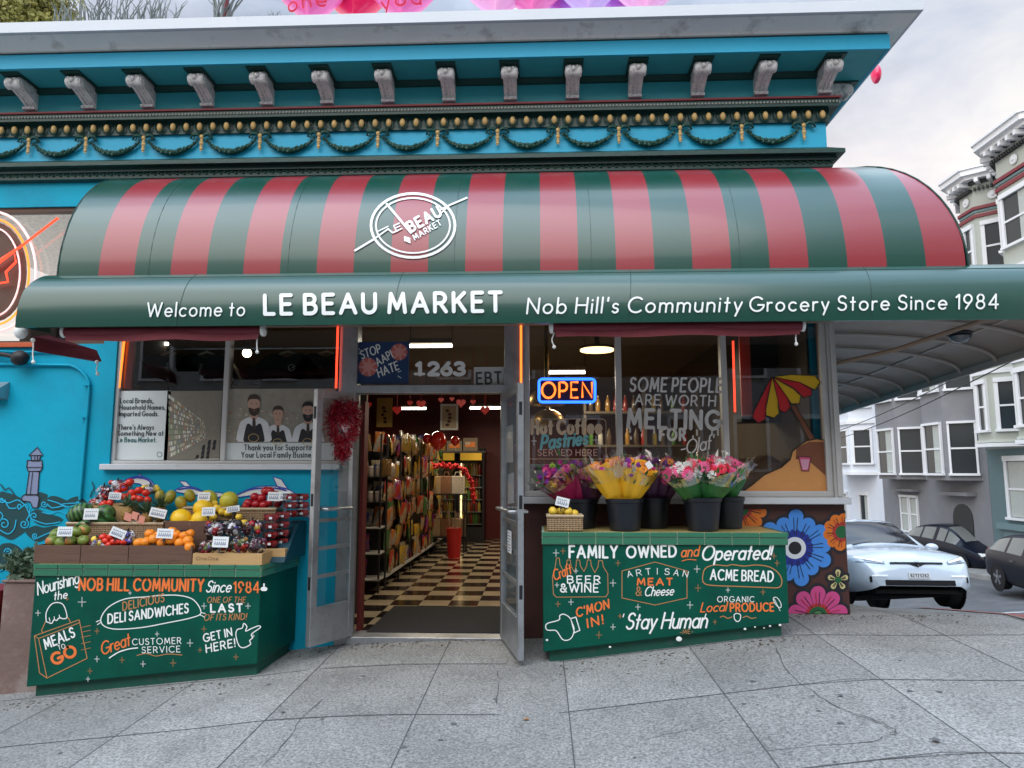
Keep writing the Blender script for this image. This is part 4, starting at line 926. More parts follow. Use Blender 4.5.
def f(mb):
    Y = CR_Y; o = (530, 520); s = 5.12; o2 = (660, 520)
    T(mb, 'FAMILY', Y, 569.5, 557.5, 617, 557.5, 11.5, .19, 0, .25); T(mb, 'OWNED', Y, 627, 557.5, 676, 556.5, 11, .19, 0, .25)
    T(mb, 'and', Y, 681, 557, 698, 556, 10.5, .12, .25, .16, 1); T(mb, 'Operated!', Y, 701.5, 560, 770, 559, 14, .14, .25, .14); PL(mb, Y, smoothpts([(682, 561), (688, 559.5), (696, 560)], 3), .8, 1)
    P = [(120, 380), (115, 290), (130, 235), (135, 195), (150, 195), (154, 230), (172, 262), (188, 228), (190, 205), (206, 205), (210, 235), (228, 268), (236, 235), (238, 205), (254, 205), (258, 235), (276, 264), (290, 235), (294, 205), (310, 205), (314, 235), (332, 270), (348, 240), (352, 208), (370, 208), (376, 240), (398, 275), (400, 375), (388, 393), (135, 395)]
    PL(mb, Y, P, .7, 2, True, org=o, sc=s)
    T(mb, 'Craft', Y, 554.5, 580.5, 571.5, 573.5, 10, .12, .25, .12, 1); T(mb, 'BEER', Y, 567.5, 583, 600, 583, 7, .17, 0, .3); T(mb, '&WINE', Y, 560.5, 592, 598, 592, 8, .17, 0, .26)
    PL(mb, Y, [(622, 571), (655, 562), (687, 571), (687, 598), (655, 605), (622, 598)], .75, 2, True)
    for i, ch in enumerate('ARTISAN'):
        x = 628 + i * 9.1; y = 577.5 - 3.2 * math.sin(math.pi * (i + .5) / 7); dy = -1.4 * math.cos(math.pi * (i + .5) / 7)
        if ch == 'I': PL(mb, Y, [(x + 2, y), (x + 2, y - 6)], .7)
        else: T(mb, ch, Y, x, y - dy * .4, x + 4.6, y + dy * .4, 6, .12)
    T(mb, 'MEAT', Y, 637.5, 585, 672, 585, 6.5, .24, 0, .3, 1); T(mb, '&', Y, 636, 595.5, 641.5, 595.5, 8.5, .12, 0, .2, 2); T(mb, 'Cheese', Y, 644.5, 596, 673, 595, 9, .12, .3, .14)
    PL(mb, Y, smoothpts([(218, 300), (230, 250), (280, 230), (340, 235), (370, 228), (430, 236), (490, 230), (560, 240), (605, 270), (624, 310), (610, 345), (540, 345), (400, 340), (270, 335), (228, 325)], 3, True), 1.0, 2, True, org=o2, sc=s2) if False else PL(mb, Y, smoothpts([(218, 300), (230, 250), (280, 230), (340, 235), (370, 228), (430, 236), (490, 230), (560, 240), (605, 270), (624, 310), (610, 345), (540, 345), (400, 340), (270, 335), (228, 325)], 3, True), 1.0, 2, True, org=o2, sc=s)
    T(mb, 'ACME BREAD', Y, 710.5, 579.5, 773, 581.5, 10, .16, 0, .24)
    T(mb, "C'MON", Y, 577, 617, 609, 608, 8.4, .19, .2, .22, 1); T(mb, 'IN!', Y, 588, 627.5, 603, 623.5, 8.4, .19, .15, .34, 1)
    PL(mb, Y, smoothpts([(80, 545), (92, 528), (148, 512), (152, 490), (172, 482), (200, 497), (215, 525), (226, 560), (215, 600), (190, 616), (165, 610), (145, 580), (130, 565), (90, 564)], 3, True), 1.0, 0, True, org=o, sc=s)
    PL(mb, Y, [(208, 505), (235, 497), (255, 565), (228, 577)], 1.0, 0, True, org=o, sc=s)
    T(mb, 'Stay Human', Y, 626, 629, 706, 627.5, 15.5, .12, .25, .13); PL(mb, Y, [(624, 614), (623, 617)], 1); PL(mb, Y, [(706, 614), (705, 617)], 1)
    T(mb, '-ME-', Y, 680, 634, 693, 633.5, 4, .14, 0, .3, 2)
    T(mb, 'ORGANIC', Y, 717.5, 602, 754, 602, 5.5, .13, 0, .3); T(mb, 'Local', Y, 700.5, 612, 725.5, 611, 9, .13, .3, .13, 1); T(mb, 'PRODUCE', Y, 730.5, 611.5, 773.5, 611, 8, .19, 0, .24, 1)
    PL(mb, Y, smoothpts([(580, 400), (600, 398), (620, 430), (615, 450), (590, 430)], 3, True), .7, 0, True, org=o2, sc=s); PL(mb, Y, [(585, 405), (615, 465)], .6, org=o2, sc=s)
    PL(mb, Y, smoothpts([(380, 485), (395, 478), (412, 486), (410, 510), (396, 520), (382, 508)], 3, True), .9, 0, True, org=o2, sc=s)
    for P in ([(308, 498), (325, 492), (345, 503), (368, 496)], [(425, 500), (445, 492), (465, 503), (492, 500)]): PL(mb, Y, smoothpts(P, 3), .9, 2, org=o2, sc=s)
    for x, y, r, m in ((556, 553, 3, 0), (563, 551, 2.5, 2), (618, 563, 2.5, 2), (613, 583, 3, 0), (571, 602, 2.5, 0), (558, 604, 2.5, 2), (638, 607, 2.5, 0), (613, 627, 2.5, 0), (599, 635, 3, 2), (697, 569, 3, 0), (698, 588, 3, 2), (728, 590, 2, 0), (763, 592, 2.5, 2), (690, 605, 3, 0), (774, 556, 2.5, 2), (777, 563, 2.5, 2), (576, 571, 2, 0), (620, 616, 2, 2), (557, 585, 2, 0), (715, 622, 2, 2)): star(mb, Y, x, y, r, m)
    mb.ball(at(679, 639, Y), .022, 8, 4, sq=(1, .1, .8))
    for x, y in ((610, 647), (745, 629), (755, 627), (764, 628), (770, 626), (780, 625), (547, 640)): mb.ball(at(x, y, Y), random.uniform(.005, .011), 6, 3, sq=(1, .1, .8))
lettering('painted_lettering', CTR, IM, f, 'white and orange hand painted lettering and drawings')
# ---------------------------------------------------------------- doors
def door(hx, hy, ox, oy, ztop, lab, flip):
    """leaf from hinge (hx,hy) to outer stile (ox,oy)"""
    h = Vector((hx, hy, 0)); o = Vector((ox, oy, 0)); d = o - h; L_ = d.length; d.normalize(); nrm = Vector((-d.y, d.x, 0)); z0 = .068
    def B(mb, a, b, za, zb, t=.022, off=0):
        c = h + d * ((a + b) / 2) + nrm * off; mb.obox((c.x, c.y, (za + zb) / 2), d * ((b - a) / 2), nrm * t, Vector((0, 0, (zb - za) / 2)))
    mb = MB(); B(mb, 0, .06, z0, ztop); B(mb, L_ - .065, L_, z0, ztop); B(mb, .06, L_ - .065, ztop - .07, ztop, .021); B(mb, .06, L_ - .065, z0, .36, .019)
    leaf = mb.build('door', 'alu', BL, label=lab, bev=.003)
    mb = MB(); B(mb, .05, L_ - .06, .35, ztop - .06, .003); mb.build('door_pane', 'doorglass', leaf)
    for z in (.58, .80, 1.02): mb = MB(); B(mb, .06, L_ - .065, z, z + .028, .012, 0); mb.build('guard_bar', 'alu', leaf)
    mb = MB()
    for s in (-1, 1):
        P = [h + d * .10 + nrm * s * .02, h + d * .10 + nrm * s * .065, h + d * (L_ - .1) + nrm * s * .065, h + d * (L_ - .1) + nrm * s * .02]
        mb.tube([Vector((p.x, p.y, 1.12 + .004)) for p in P], .014, 8)
    mb.build('push_bar', 'alu', leaf, smooth=50)
    mb = MB()
    for z in (.5, 1.15, 1.85): B(mb, L_ - .001, L_ + .003, z, z + .10, .012)
    mb.build('latch_plate', 'black', leaf)
    return leaf, h, d, nrm, L_
dl_o = at(307, 650, 5.66); dr_o = at(521, 662, 5.33)
DZ = ZH - .01
DLF = door(DX0 + .012, W - .015, dl_o.x, dl_o.y, DZ, 'left aluminium glass door leaf swung open', 1)
DRF = door(DX1 - .012, W - .015, dr_o.x, dr_o.y, DZ, 'right aluminium glass door leaf swung open', -1)
def onleaf(L4, s, z, off=0): _, h, d, n, _2 = L4; v = h + d * s + n * off; return Vector((v.x, v.y, z))
# notices taped to the right leaf
M('notice', (.66, .68, .72), .6, .15, 30)
def notice(L4, s0, s1, z0, z1, off, lab, tilt=0):
    mb = MB(); P = [onleaf(L4, s0, z0, off), onleaf(L4, s1, z0 + tilt, off), onleaf(L4, s1, z1 + tilt, off), onleaf(L4, s0, z1, off)]
    Q = [p + L4[3] * (.0015 * (1 if off > 0 else -1)) for p in P]
    mb.add(P + Q, [(0, 1, 2, 3), (7, 6, 5, 4), (0, 1, 5, 4), (1, 2, 6, 5), (2, 3, 7, 6), (3, 0, 4, 7)], 0)
    n = 7
    for i in range(n):
        z = z1 - (z1 - z0) * (i + .8) / (n + .6); e = .9 if i % 3 else .6; c = onleaf(L4, s0 + (s1 - s0) * (.1 + e * .42), z + tilt * .5, off + .0022 * (1 if off > 0 else -1))
        mb.obox(c, L4[2] * ((s1 - s0) * .4 * e), L4[3] * .0004, Vector((0, 0, (z1 - z0) * .016)), 1)
    return mb.build('paper_notice', ['notice', 'paperink'], None, label=lab, cat='notice', group=None)
for off in (.006,):
    notice(DRF, .12, .42, 1.50, 1.80, off, 'white printed notice taped to the upper right door glass'); notice(DRF, .20, .46, 1.16, 1.40, off, 'crooked white paper taped below the first notice on the right door', .02)
notice(DRF, .40, .56, .80, .97, -.03, 'small white sticker sheet near the lock of the right door')
# wreath
MW = M('tinsel', (.34, .004, .02), .35, .5, 60, .2, 80, coat=.3)
wc = onleaf(DLF, .27, 1.90, -.06)
if (DLF[3].dot(Vector((0, -1, 0)))) > 0: wc = onleaf(DLF, .27, 1.90, .06)
wc = at(344, 424, W - .24)
wr = empty('heart_wreath', wc - Vector((0, 0, .28)), 'red tinsel heart wreath hanging on the left door', 'wreath')
mb = MB(); random.seed(3); sx = 19 / 116; 
HP = [(16 * math.sin(t) ** 3 / 17, (13 * math.cos(t) - 5 * math.cos(2 * t) - 2 * math.cos(3 * t) - math.cos(4 * t)) / 17) for t in [2 * math.pi * i / 60 for i in range(60)]]
for i in range(6500):
    hx, hy = random.choice(HP); c = wc + Vector((hx * .105 + random.gauss(0, .026), random.uniform(-.05, .04), (hy + .0) * .235 - .02 + random.gauss(0, .03)))
    a = Vector((random.gauss(0, 1), random.gauss(0, 1), random.gauss(0, 1))).normalized() * random.uniform(.018, .045); b = a.cross(Vector((random.gauss(0, 1), random.gauss(0, 1), random.gauss(0, 1)))).normalized() * .005
    mb.add([c - b, c + b, c + a], [(0, 1, 2)])
mb.build('tinsel', 'tinsel', wr)
mb = MB(); P = [(wc.x + x * .07 + .03, wc.z + .005 + y * .13) for x, y in HP[::2]]; mb.prism(P, wc.y - .012, wc.y + .0); M('pinkpaper', (.75, .55, .58), .6); mb.build('heart_card', 'pinkpaper', wr)
mb = MB(); Yw = wc.y - .013; T(mb, 'KISS', Yw, 338, 419, 350, 416, 4.6, .2, 0, .25); T(mb, 'YOU', Yw, 340, 428, 351, 425, 5, .2, 0, .25); M('redink', (.6, .01, .03), .5); mb.build('writing', 'redink', wr)
# ---------------------------------------------------------------- neon
def ntube(px0, py0, px1, py1, m, lab, Yo=-.02, r=.009):
    mb = MB(); mb.tube([at(px0, py0, W + Yo), at(px1, py1, W + Yo)], r, 8); return mb.build('neon_tube', m, None, label=lab, cat='neon tube', group='vertical neon tubes beside the windows', smooth=60)
M('redpost', (.55, .05, .025), .4)
ntube(126, 325, 119, 388, 'neon_orange', 'orange neon tube on a red strip at the left edge of the left window', .03)
ntube(338, 323, 336, 388, 'neon_red', 'red neon tube between the left window and the transom poster')
ntube(521, 322, 521, 386, 'neon_orange', 'orange neon tube right of the transom beside the open door')
ntube(733, 341, 735, 412, 'neon_red', 'red neon tube standing inside the right window beside the painted umbrella', .09)
mb = MB(); mb.add([at(*p) for p in ((117, 325, W + .10), (130, 325, W + .10), (122, 389, W + .10), (112, 389, W + .10))], [(0, 1, 2, 3)]); a = at(114, 389, W + .08); b = at(124, 325, W + .08); mb = MB(); mb.box(LX0 + .045, LX0 + .115, W + .064, W + .10, a.z, ZT - .05)
mb.build('red_strip', 'redpost', BL, label='red painted strip behind the left neon tube')
mb = MB(); c = at(742, 400, W + .1); mb.box(c.x - .0, c.x + .09, W + .11, W + .14, at(742, 416, W + .1).z, ZT - .05); mb.build('red_strip', 'redpost', BL, label='red painted strip inside the right window')
# OPEN sign
os_ = empty('open_sign', at(567, 405, W + .02), 'neon sign reading OPEN in orange inside a blue frame', 'neon sign')
def rr(x0, y0, x1, y1, r): 
    P = []
    for cx, cy, a in ((x1 - r, y0 + r, -90), (x1 - r, y1 - r, 0), (x0 + r, y1 - r, 90), (x0 + r, y0 + r, 180)):
        P += [(cx + r * math.cos(R(a + k * 22.5)), cy + r * math.sin(R(a + k * 22.5))) for k in range(5)]
    return P
Yo = W + .03
mb = MB(); mb.tube([at(x, y, Yo) for x, y in rr(539, 379, 595, 402, 3.5)], .012, 8, closed=True); mb.build('blue_tube', 'neon_blue', os_, smooth=60)
mb = MB()
def ntext(mb, s, x0, y0, x1, y1, cap, Y, r=.008, gap=.3):
    lay, w1 = layout(s, gap, 1); wide = (x1 - x0) / (w1 * cap)
    for x, st in lay:
        for k in st: mb.tube([at(x0 + (x + p[0]) * wide * cap, y0 + (y1 - y0) * ((x + p[0]) / w1) - p[1] * cap, Y) for p in k], r, 6)
ntext(mb, 'OPEN', 542, 398, 592, 397.5, 15.5, Yo - .006, .0095); mb.build('orange_letters', 'neon_orange', os_, smooth=60)
mb = MB(); a = at(541, 381, Yo + .03); b = at(594, 401, Yo + .03); mb.box(a.x, b.x, Yo + .017, Yo + .026, b.z, a.z); M('signback', (.012, .01, .05), .3); mb.build('backing', 'signback', os_)
# logo neon far left
nl = empty('neon_emblem', at(0, 310, W - .05), 'round neon emblem with a red stroke across the upper left window', 'neon sign')
cx, cy = -6, 272
for nm, m, rx, ry, r in (('outer_ring', 'neon_white', 42, 60, .012), ('orange_ring', 'neon_orange', 35, 53, .010), ('inner_ring', 'neon_white', 26, 44, .008)):
    mb = MB(); mb.tube([at(cx + rx * math.cos(R(a)), cy + ry * math.sin(R(a)), W - .03) for a in range(0, 360, 9)], r, 6, closed=True); mb.build(nm, m, nl, smooth=60)
mb = MB(); mb.tube([at(x, y, W - .05) for x, y in ((-40, 288), (0, 260), (20, 247), (58, 218))], .011, 6); mb.tube([at(x, y, W - .05) for x, y in ((-10, 270), (14, 252), (16, 262), (6, 272), (8, 282), (-6, 284))], .009, 6); mb.build('red_stroke', 'neon_red', nl, smooth=60)
P = [(cx + 33 * math.cos(R(a)), cy + 50 * math.sin(R(a))) for a in range(0, 360, 12)]; mb = MB(); mb.add([at(x, y, W - .004) for x, y in P] + [at(x, y, W + .01) for x, y in P], [tuple(range(30)), tuple(range(30, 60))[::-1]] + [(i, (i + 1) % 30, (i + 1) % 30 + 30, i + 30) for i in range(30)]); mb.build('disc', 'darkwood', nl)
# ---------------------------------------------------------------- window lettering and posters
YG = W + .052
cdn = lambda n, c, r=.5: M(n, c, r, 0, bump=0)
cdn('w_grey', (.93, .93, .91)); cdn('w_cream', (.85, .66, .45)); cdn('w_cyan', (.22, .60, .66)); cdn('w_pink', (.72, .45, .40)); cdn('w_white', (.93, .93, .93))
mb = MB(); T(mb, 'Hot Coffee', YG, 532, 433.5, 601, 433, 13, .26, 0, .26, 0); T(mb, 'Pastries', YG, 541, 449, 587, 444, 13, .20, .25, .16, 1); T(mb, 'SERVED HERE', YG, 538, 455.5, 597, 455.5, 6, .15, 0, .3, 2)
PL(mb, YG, rr(528, 419, 606, 459, 4), .5, 0, True)
for x, y in ((534, 441), (596, 440), (600, 444)): PL(mb, YG, [(x - 2.5, y), (x + 2.5, y)], .6, 3); PL(mb, YG, [(x, y - 4), (x, y + 4)], .6, 3)
mb.build('coffee_decal', ['w_cream', 'w_cyan', 'w_pink', 'w_white'], None, label='window decal reading Hot Coffee Pastries Served Here under the neon sign', cat='window decal')
mb = MB(); T(mb, 'SOME PEOPLE', YG, 630, 391, 721, 392, 13.2, .16, .08, .26); T(mb, 'ARE WORTH', YG, 635, 404.5, 715, 406, 10, .16, .05, .26); T(mb, 'MELTING', YG, 628, 427, 719, 429, 17.5, .21, 0, .26); T(mb, 'FOR', YG, 660, 440, 685, 440, 11, .24, 0, .3)
for x, y, l in ((630, 428, 4), (641, 428, 3), (654, 428, 5), (668, 429, 4), (683, 429, 3), (697, 430, 5), (712, 430, 4), (718, 429, 6), (631, 437, 2), (693, 436, 3)): PL(mb, YG, [(x, y), (x, y + l)], 1.6)
T(mb, "-Olaf'", YG, 681, 455, 713, 448, 13, .11, .3, .12, 1)
mb.build('window_lettering', ['w_grey', 'w_white'], None, label='grey and white dripping lettering painted on the middle pane of the right window', cat='lettering')
# painted beach on the right pane (umbrella, sand and cup)
o = (690, 350); s = 5.12; mb = MB(); cnt = [0]
def PGf(pts, mi, sm=0):
    P = [(o[0] + x / s, o[1] + y / s) for x, y in pts]
    if sm: P = smoothpts(P, sm, True)
    cnt[0] += 1; mb.add([at(x, y, YG - .0004 * cnt[0]) for x, y in P], [tuple(range(len(P)))[::-1]], mi); return P
def OL(P, w_=.8, mi=3): PL(mb, YG - .008, P, w_, mi, True)
P = PGf([(245, 745), (735, 745), (725, 480), (690, 462), (650, 455), (600, 465), (560, 490), (525, 520), (515, 560), (470, 600), (380, 640), (320, 690)], 2); OL(P, .7)
PGf([(545, 500), (610, 470), (690, 470), (720, 490), (725, 630), (690, 640), (600, 560), (540, 560)], 4)
P = PGf([(515, 285), (540, 280), (640, 455), (612, 462)], 4); OL(P)
cols = [0, 1, 0, 1, 0, 1]; apex = (425, 135)
tips = [(415, 130), (335, 345), (385, 330), (440, 335), (500, 305), (560, 265), (625, 225), (665, 175), (560, 125)]
segs = [([(418, 138), (330, 310), (320, 345), (350, 375), (385, 355), (390, 300), (420, 145)], 0), ([(420, 145), (388, 290), (390, 335), (430, 348), (455, 325), (450, 260), (425, 145)], 1), ([(424, 145), (448, 250), (460, 310), (490, 320), (515, 290), (500, 245), (428, 145)], 0), ([(428, 143), (500, 245), (520, 275), (560, 275), (568, 235), (530, 200), (430, 142)], 1), ([(430, 142), (530, 195), (585, 245), (625, 230), (622, 200), (560, 165), (432, 140)], 0), ([(432, 140), (560, 165), (640, 205), (668, 165), (640, 132), (520, 126), (435, 136)], 1)]
for sg, c in segs: P = PGf(sg, c); OL(P, .6)
P = PGf([(556, 545), (620, 548), (608, 620), (572, 618)], 5); OL(P, .6); P = PGf([(566, 560), (612, 560), (603, 612), (577, 612)], 6)
P = [(792 + i * 1.9, 494.5 + (1.2 if i % 2 else -1.2)) for i in range(20)]; PL(mb, YG - .008, P, .6, 0, lim=170)
for n, c in (('p_red', (.62, .01, .02)), ('p_yel', (.80, .50, .01)), ('p_sand', (.70, .32, .10)), ('p_brown', (.22, .07, .03)), ('p_pink', (.75, .10, .22)), ('p_lpink', (.72, .35, .50))): M(n, c, .55, .08, 12)
mb.build('beach_painting', ['p_red', 'p_yel', 'p_sand', 'blackline', 'p_brown', 'p_pink', 'p_lpink'], None, label='painted beach umbrella, orange sand and red cup on the rightmost pane', cat='window painting')
# posters inside the left window
YP = W + .050
def panel(x0, y0, x1, y1, Y, m, mb, t=.006, mi=0):
    a = at(x0, y0, Y); b = at(x1, y1, Y); mb.box(a.x, b.x, Y, Y + t, b.z, a.z, mi)
mb = MB(); M('posterpaper', (.74, .80, .80), .6, .04); panel(112, 391, 167, 460, YP, 0, mb)
for i, (s_, x0, x1, y) in enumerate((('Local Brands,', 119.5, 153, 403), ('Household Names,', 119, 165, 409.5), ('Imported Goods.', 118.5, 158, 416), ("There's Always", 117.5, 153.5, 429.5), ('Something New at', 117, 163, 435.5), ('Le Beau Market.', 116.5, 156, 442))): T(mb, s_, YP, x0 + .8, y, x1, y, 4.6, .17, .05, .26, 1 if i < 5 else 2)
PL(mb, YP, rr(157, 452, 162, 457, 2.4), .5, 2, True)
M('tealink', (.02, .14, .14), .5); mb.build('text_poster', ['posterpaper', 'paperink', 'tealink'], None, label='pale poster of short text lines at the left of the left window', cat='poster')
# aisle photograph
mb = MB(); YP2 = YP
panel(167.6, 391, 219, 460, YP2, 0, mb)
cl = [(.45, .42, .32), (.60, .54, .40), (.24, .22, .18), (.42, .24, .16), (.26, .32, .20), (.70, .70, .62), (.20, .22, .26)]
for i, c in enumerate(cl): M('aisle%d' % i, c, .7, .2, 30)
random.seed(5)
VP = (217, 432); cc = 0
for row in range(11):
    ya = 394 + row * 6; 
    x = 168.5
    while x < 205:
        wd = random.uniform(1.2, 2.6) * (1 - (x - 168) / 60); f0 = (VP[0] - x) / (VP[0] - 168.5); f1 = (VP[0] - x - wd * .85) / (VP[0] - 168.5)
        q = [(x, VP[1] + (ya - VP[1]) * f0), (x + wd * .85, VP[1] + (ya - VP[1]) * f1), (x + wd * .85, VP[1] + (ya + 4.2 - VP[1]) * f1), (x, VP[1] + (ya + 4.2 - VP[1]) * f0)]
        if all(392 < p[1] < 459 for p in q): mb.add([at(a_, b_, YP2 - .001) for a_, b_ in q], [(3, 2, 1, 0)], 1 + random.randrange(7))
        x += wd
for k in range(4):
    for j in range(5):
        if (j + k) % 2:
            y0 = 440 + 5 * k; y1 = y0 + 4.8; x0 = 206 + j * 2.6 - k * 3.2; mb.add([at(a_, b_, YP2 - .001) for a_, b_ in ((x0, y0), (x0 + 2.6, y0), (x0 + 2.0, min(y1, 459)), (x0 - 1.4, min(y1, 459)))], [(3, 2, 1, 0)], 9)
panel(196, 458.6, 219, 459.6, YP2 - .001, 0, mb, .0005, 6)
mb.build('aisle_photo_poster', ['aisle2'] + ['aisle%d' % i for i in range(7)] + ['white', 'blackline'], None, label='photo poster of a store aisle with full shelves in the left window', cat='poster')
# team photograph
mb = MB(); panel(225, 443, 334, 460, YP, 0, mb); panel(225, 389, 334, 443, YP + .002, 0, mb, .004, 1)
T(mb, 'Thank you for Supporting', YP, 244.5, 450, 316, 450, 5.2, .17, 0, .26, 2); T(mb, 'Your Local Family Business!', YP, 241.5, 457.3, 318, 457.3, 5.2, .17, 0, .26, 2)
for i in range(70):
    x = random.uniform(226, 330); y = random.uniform(408, 440); panel(x, y, x + random.uniform(1, 3), y + random.uniform(1, 2.4), YP + .0015 - i * .00001, 0, mb, .0004, random.choice((5, 6, 7)))
def man(cx, top, sc_, hair, beard, lift):
    def P(pts, mi, l): 
        q = smoothpts([(cx + x * sc_, top + y * sc_) for x, y in pts], 3, True); q = [(x, min(y, 441.8)) for x, y in q]; mb.add([at(x, y, YP - lift - l) for x, y in q], [tuple(range(len(q)))[::-1]], mi)
    P([(-13, 40), (-12.5, 24), (-9, 19), (-3, 16.5), (3, 16.5), (9, 19), (12.5, 24), (13, 40)], 3, 0)
    P([(-8, 40), (-7, 26), (-4.6, 22), (0, 25), (4.6, 22), (7, 26), (8, 40)], 4, .0004)
    P([(-1, 18), (1, 18), (1.3, 26), (-1.3, 26)], 8, .0008)
    P([(-3, 12), (3, 12), (3, 17), (0, 19), (-3, 17)], 9, .0006); P([(-5, 4), (-3.5, .5), (0, -.5), (3.5, .5), (5, 4), (4.4, 10), (2, 14.5), (0, 15.2), (-2, 14.5), (-4.4, 10)], 9, .001)
    P([(-5.2, 5), (-5, 1), (-2.5, -2), (2.5, -2), (5, 1), (5.2, 5), (3.5, 2), (-3.5, 2)], hair, .0014)
    if beard: P([(-4.5, 9), (-2, 9.4), (0, 10), (2, 9.4), (4.5, 9), (3.5, 14), (0, 16), (-3.5, 14)], hair, .0013)
    for e in (-1.9, 1.9): P([(e - .7, 5.6), (e, 5.2), (e + .7, 5.6), (e, 6.0)], 4, .0016)
    P([(-1.5, 11.4), (0, 11.2), (1.5, 11.4), (0, 12)], 10, .0017); PL(mb, YP - lift - .003, E_(cx - .5, top + 34 * sc_, 4.2 * sc_, 3.2 * sc_), .5, 11, True)
man(278, 408, 1.0, 8, 0, .002); man(254, 397, 1.2, 8, 1, .005); man(308, 404, 1.12, 4, 1, .008)
M('photo_bg', (.36, .33, .27), .6, .3, 12); M('skin_photo', (.62, .38, .28), .6); M('shirt_photo', (.78, .80, .82), .6); M('apron_photo', (.02, .02, .025), .6); M('hair_photo', (.06, .04, .03), .6); M('lip', (.35, .12, .1), .6)
mb.build('team_photo_poster', ['posterpaper', 'photo_bg', 'paperink', 'shirt_photo', 'apron_photo', 'aisle0', 'aisle3', 'aisle1', 'hair_photo', 'skin_photo', 'lip', 'gold'], None, label='photo poster of three shopkeepers in aprons with a thank you text', cat='poster')
# transom items
mb = MB(); YT = W + .035; panel(356.5, 342, 408.5, 383.5, YT, 0, mb); M('poster_navy', (.012, .045, .14), .5); M('flower_or', (.72, .16, .12), .5, .1); M('flower_pk', (.75, .32, .28), .5)
for cx, cy, r in ((368, 367, 9.5), (399, 352, 8.5)):
    for k in range(14):
        a = R(k * 25.7); P = [(cx + r * .3 * math.cos(a - .5), cy + r * .3 * math.sin(a - .5)), (cx + r * math.cos(a - .16), cy + r * math.sin(a - .16)), (cx + r * math.cos(a + .16), cy + r * math.sin(a + .16)), (cx + r * .3 * math.cos(a + .5), cy + r * .3 * math.sin(a + .5))]
        mb.add([at(x, y, YT - .001 - k * .0001) for x, y in P], [(0, 1, 2, 3)], 2 + k % 2)
    P = [(cx + r * .5 * math.cos(R(a)), cy + r * .5 * math.sin(R(a))) for a in range(0, 360, 30)]; mb.add([at(x, y, YT - .0035) for x, y in P], [tuple(range(12))], 3)
T(mb, 'STOP', YT - .003, 362, 359, 381, 352, 8, .16, .1, .22, 1); T(mb, 'AAPI', YT - .003, 378, 366, 393, 357, 7.5, .16, .1, .22, 1); T(mb, 'HATE', YT - .003, 379, 377, 399, 369, 8, .16, .1, .22, 1)
for a in ((360, 350, 358, 348), (361, 354, 358, 353), (398, 372, 401, 371), (398, 376, 401, 378)): PL(mb, YT - .003, [(a[0], a[1]), (a[2], a[3])], .7, 1)
mb.build('transom_poster', ['poster_navy', 'ink', 'flower_or', 'flower_pk'], None, label='navy poster reading Stop AAPI Hate with two orange flowers, in the transom', cat='poster')
for i, (ch, x0, x1) in enumerate((('1', 417, 420), ('2', 429, 438), ('6', 442, 451), ('3', 455.5, 464))):
    mb = MB(); T(mb, ch, W + .045, x0, 374.5, x1, 374.5, 11.5, .34)
    if ch == '1': PL(mb, W + .045, [(415, 374), (424, 374)], 2.6)
    mb.build('house_digit', 'w_white', None, label='white house number digit %s on the transom glass' % ch, cat='house number', group='house number digits')
mb = MB(); panel(474, 367, 504, 388.5, W + .045, 0, mb); T(mb, 'EBT', W + .045, 477, 384, 501, 383, 11, .19, 0, .3, 1); M('greycard', (.6, .6, .58), .6); M('greyink', (.07, .075, .08), .6)
mb.build('ebt_sign', ['greycard', 'greyink'], None, label='grey card sign reading EBT at the right of the transom', cat='sign')
# ---------------------------------------------------------------- produce on the left counter
random.seed(11)
M('crate_brown', (.13, .065, .042), .65, .3, 3, .2, 30, stretch=(1, 6, 9), dirt=(.05, .028, .02), dscale=5)
M('crate_pine', (.50, .31, .13), .6, .22, 3, .2, 30, stretch=(1, 6, 9))
M('stepbox', (.006, .05, .075), .45, .15, 4)
def wicker():
    m = M('wicker', (.34, .22, .12), .7, .3, 30, bump=0); nt = m.node_tree; N = nt.nodes; L = nt.links
    wv = N.new('ShaderNodeTexWave'); wv.inputs['Scale'].default_value = 22; wv.bands_direction = 'Z'; wv2 = N.new('ShaderNodeTexWave'); wv2.inputs['Scale'].default_value = 14; wv2.bands_direction = 'X'
    L.new(N['Texture Coordinate'].outputs['Object'], wv.inputs[0]); L.new(N['Texture Coordinate'].outputs['Object'], wv2.inputs[0])
    a = N.new('ShaderNodeMath'); a.operation = 'MULTIPLY'; L.new(wv.outputs[1], a.inputs[0]); L.new(wv2.outputs[1], a.inputs[1])
    b = N.new('ShaderNodeBump'); b.inputs['Strength'].default_value = 1; b.inputs['Distance'].default_value = .012; L.new(a.outputs[0], b.inputs['Height']); L.new(b.outputs[0], N['Principled BSDF'].inputs['Normal'])
wicker(); M('wicker_rim', (.50, .38, .24), .7, .2, 20)
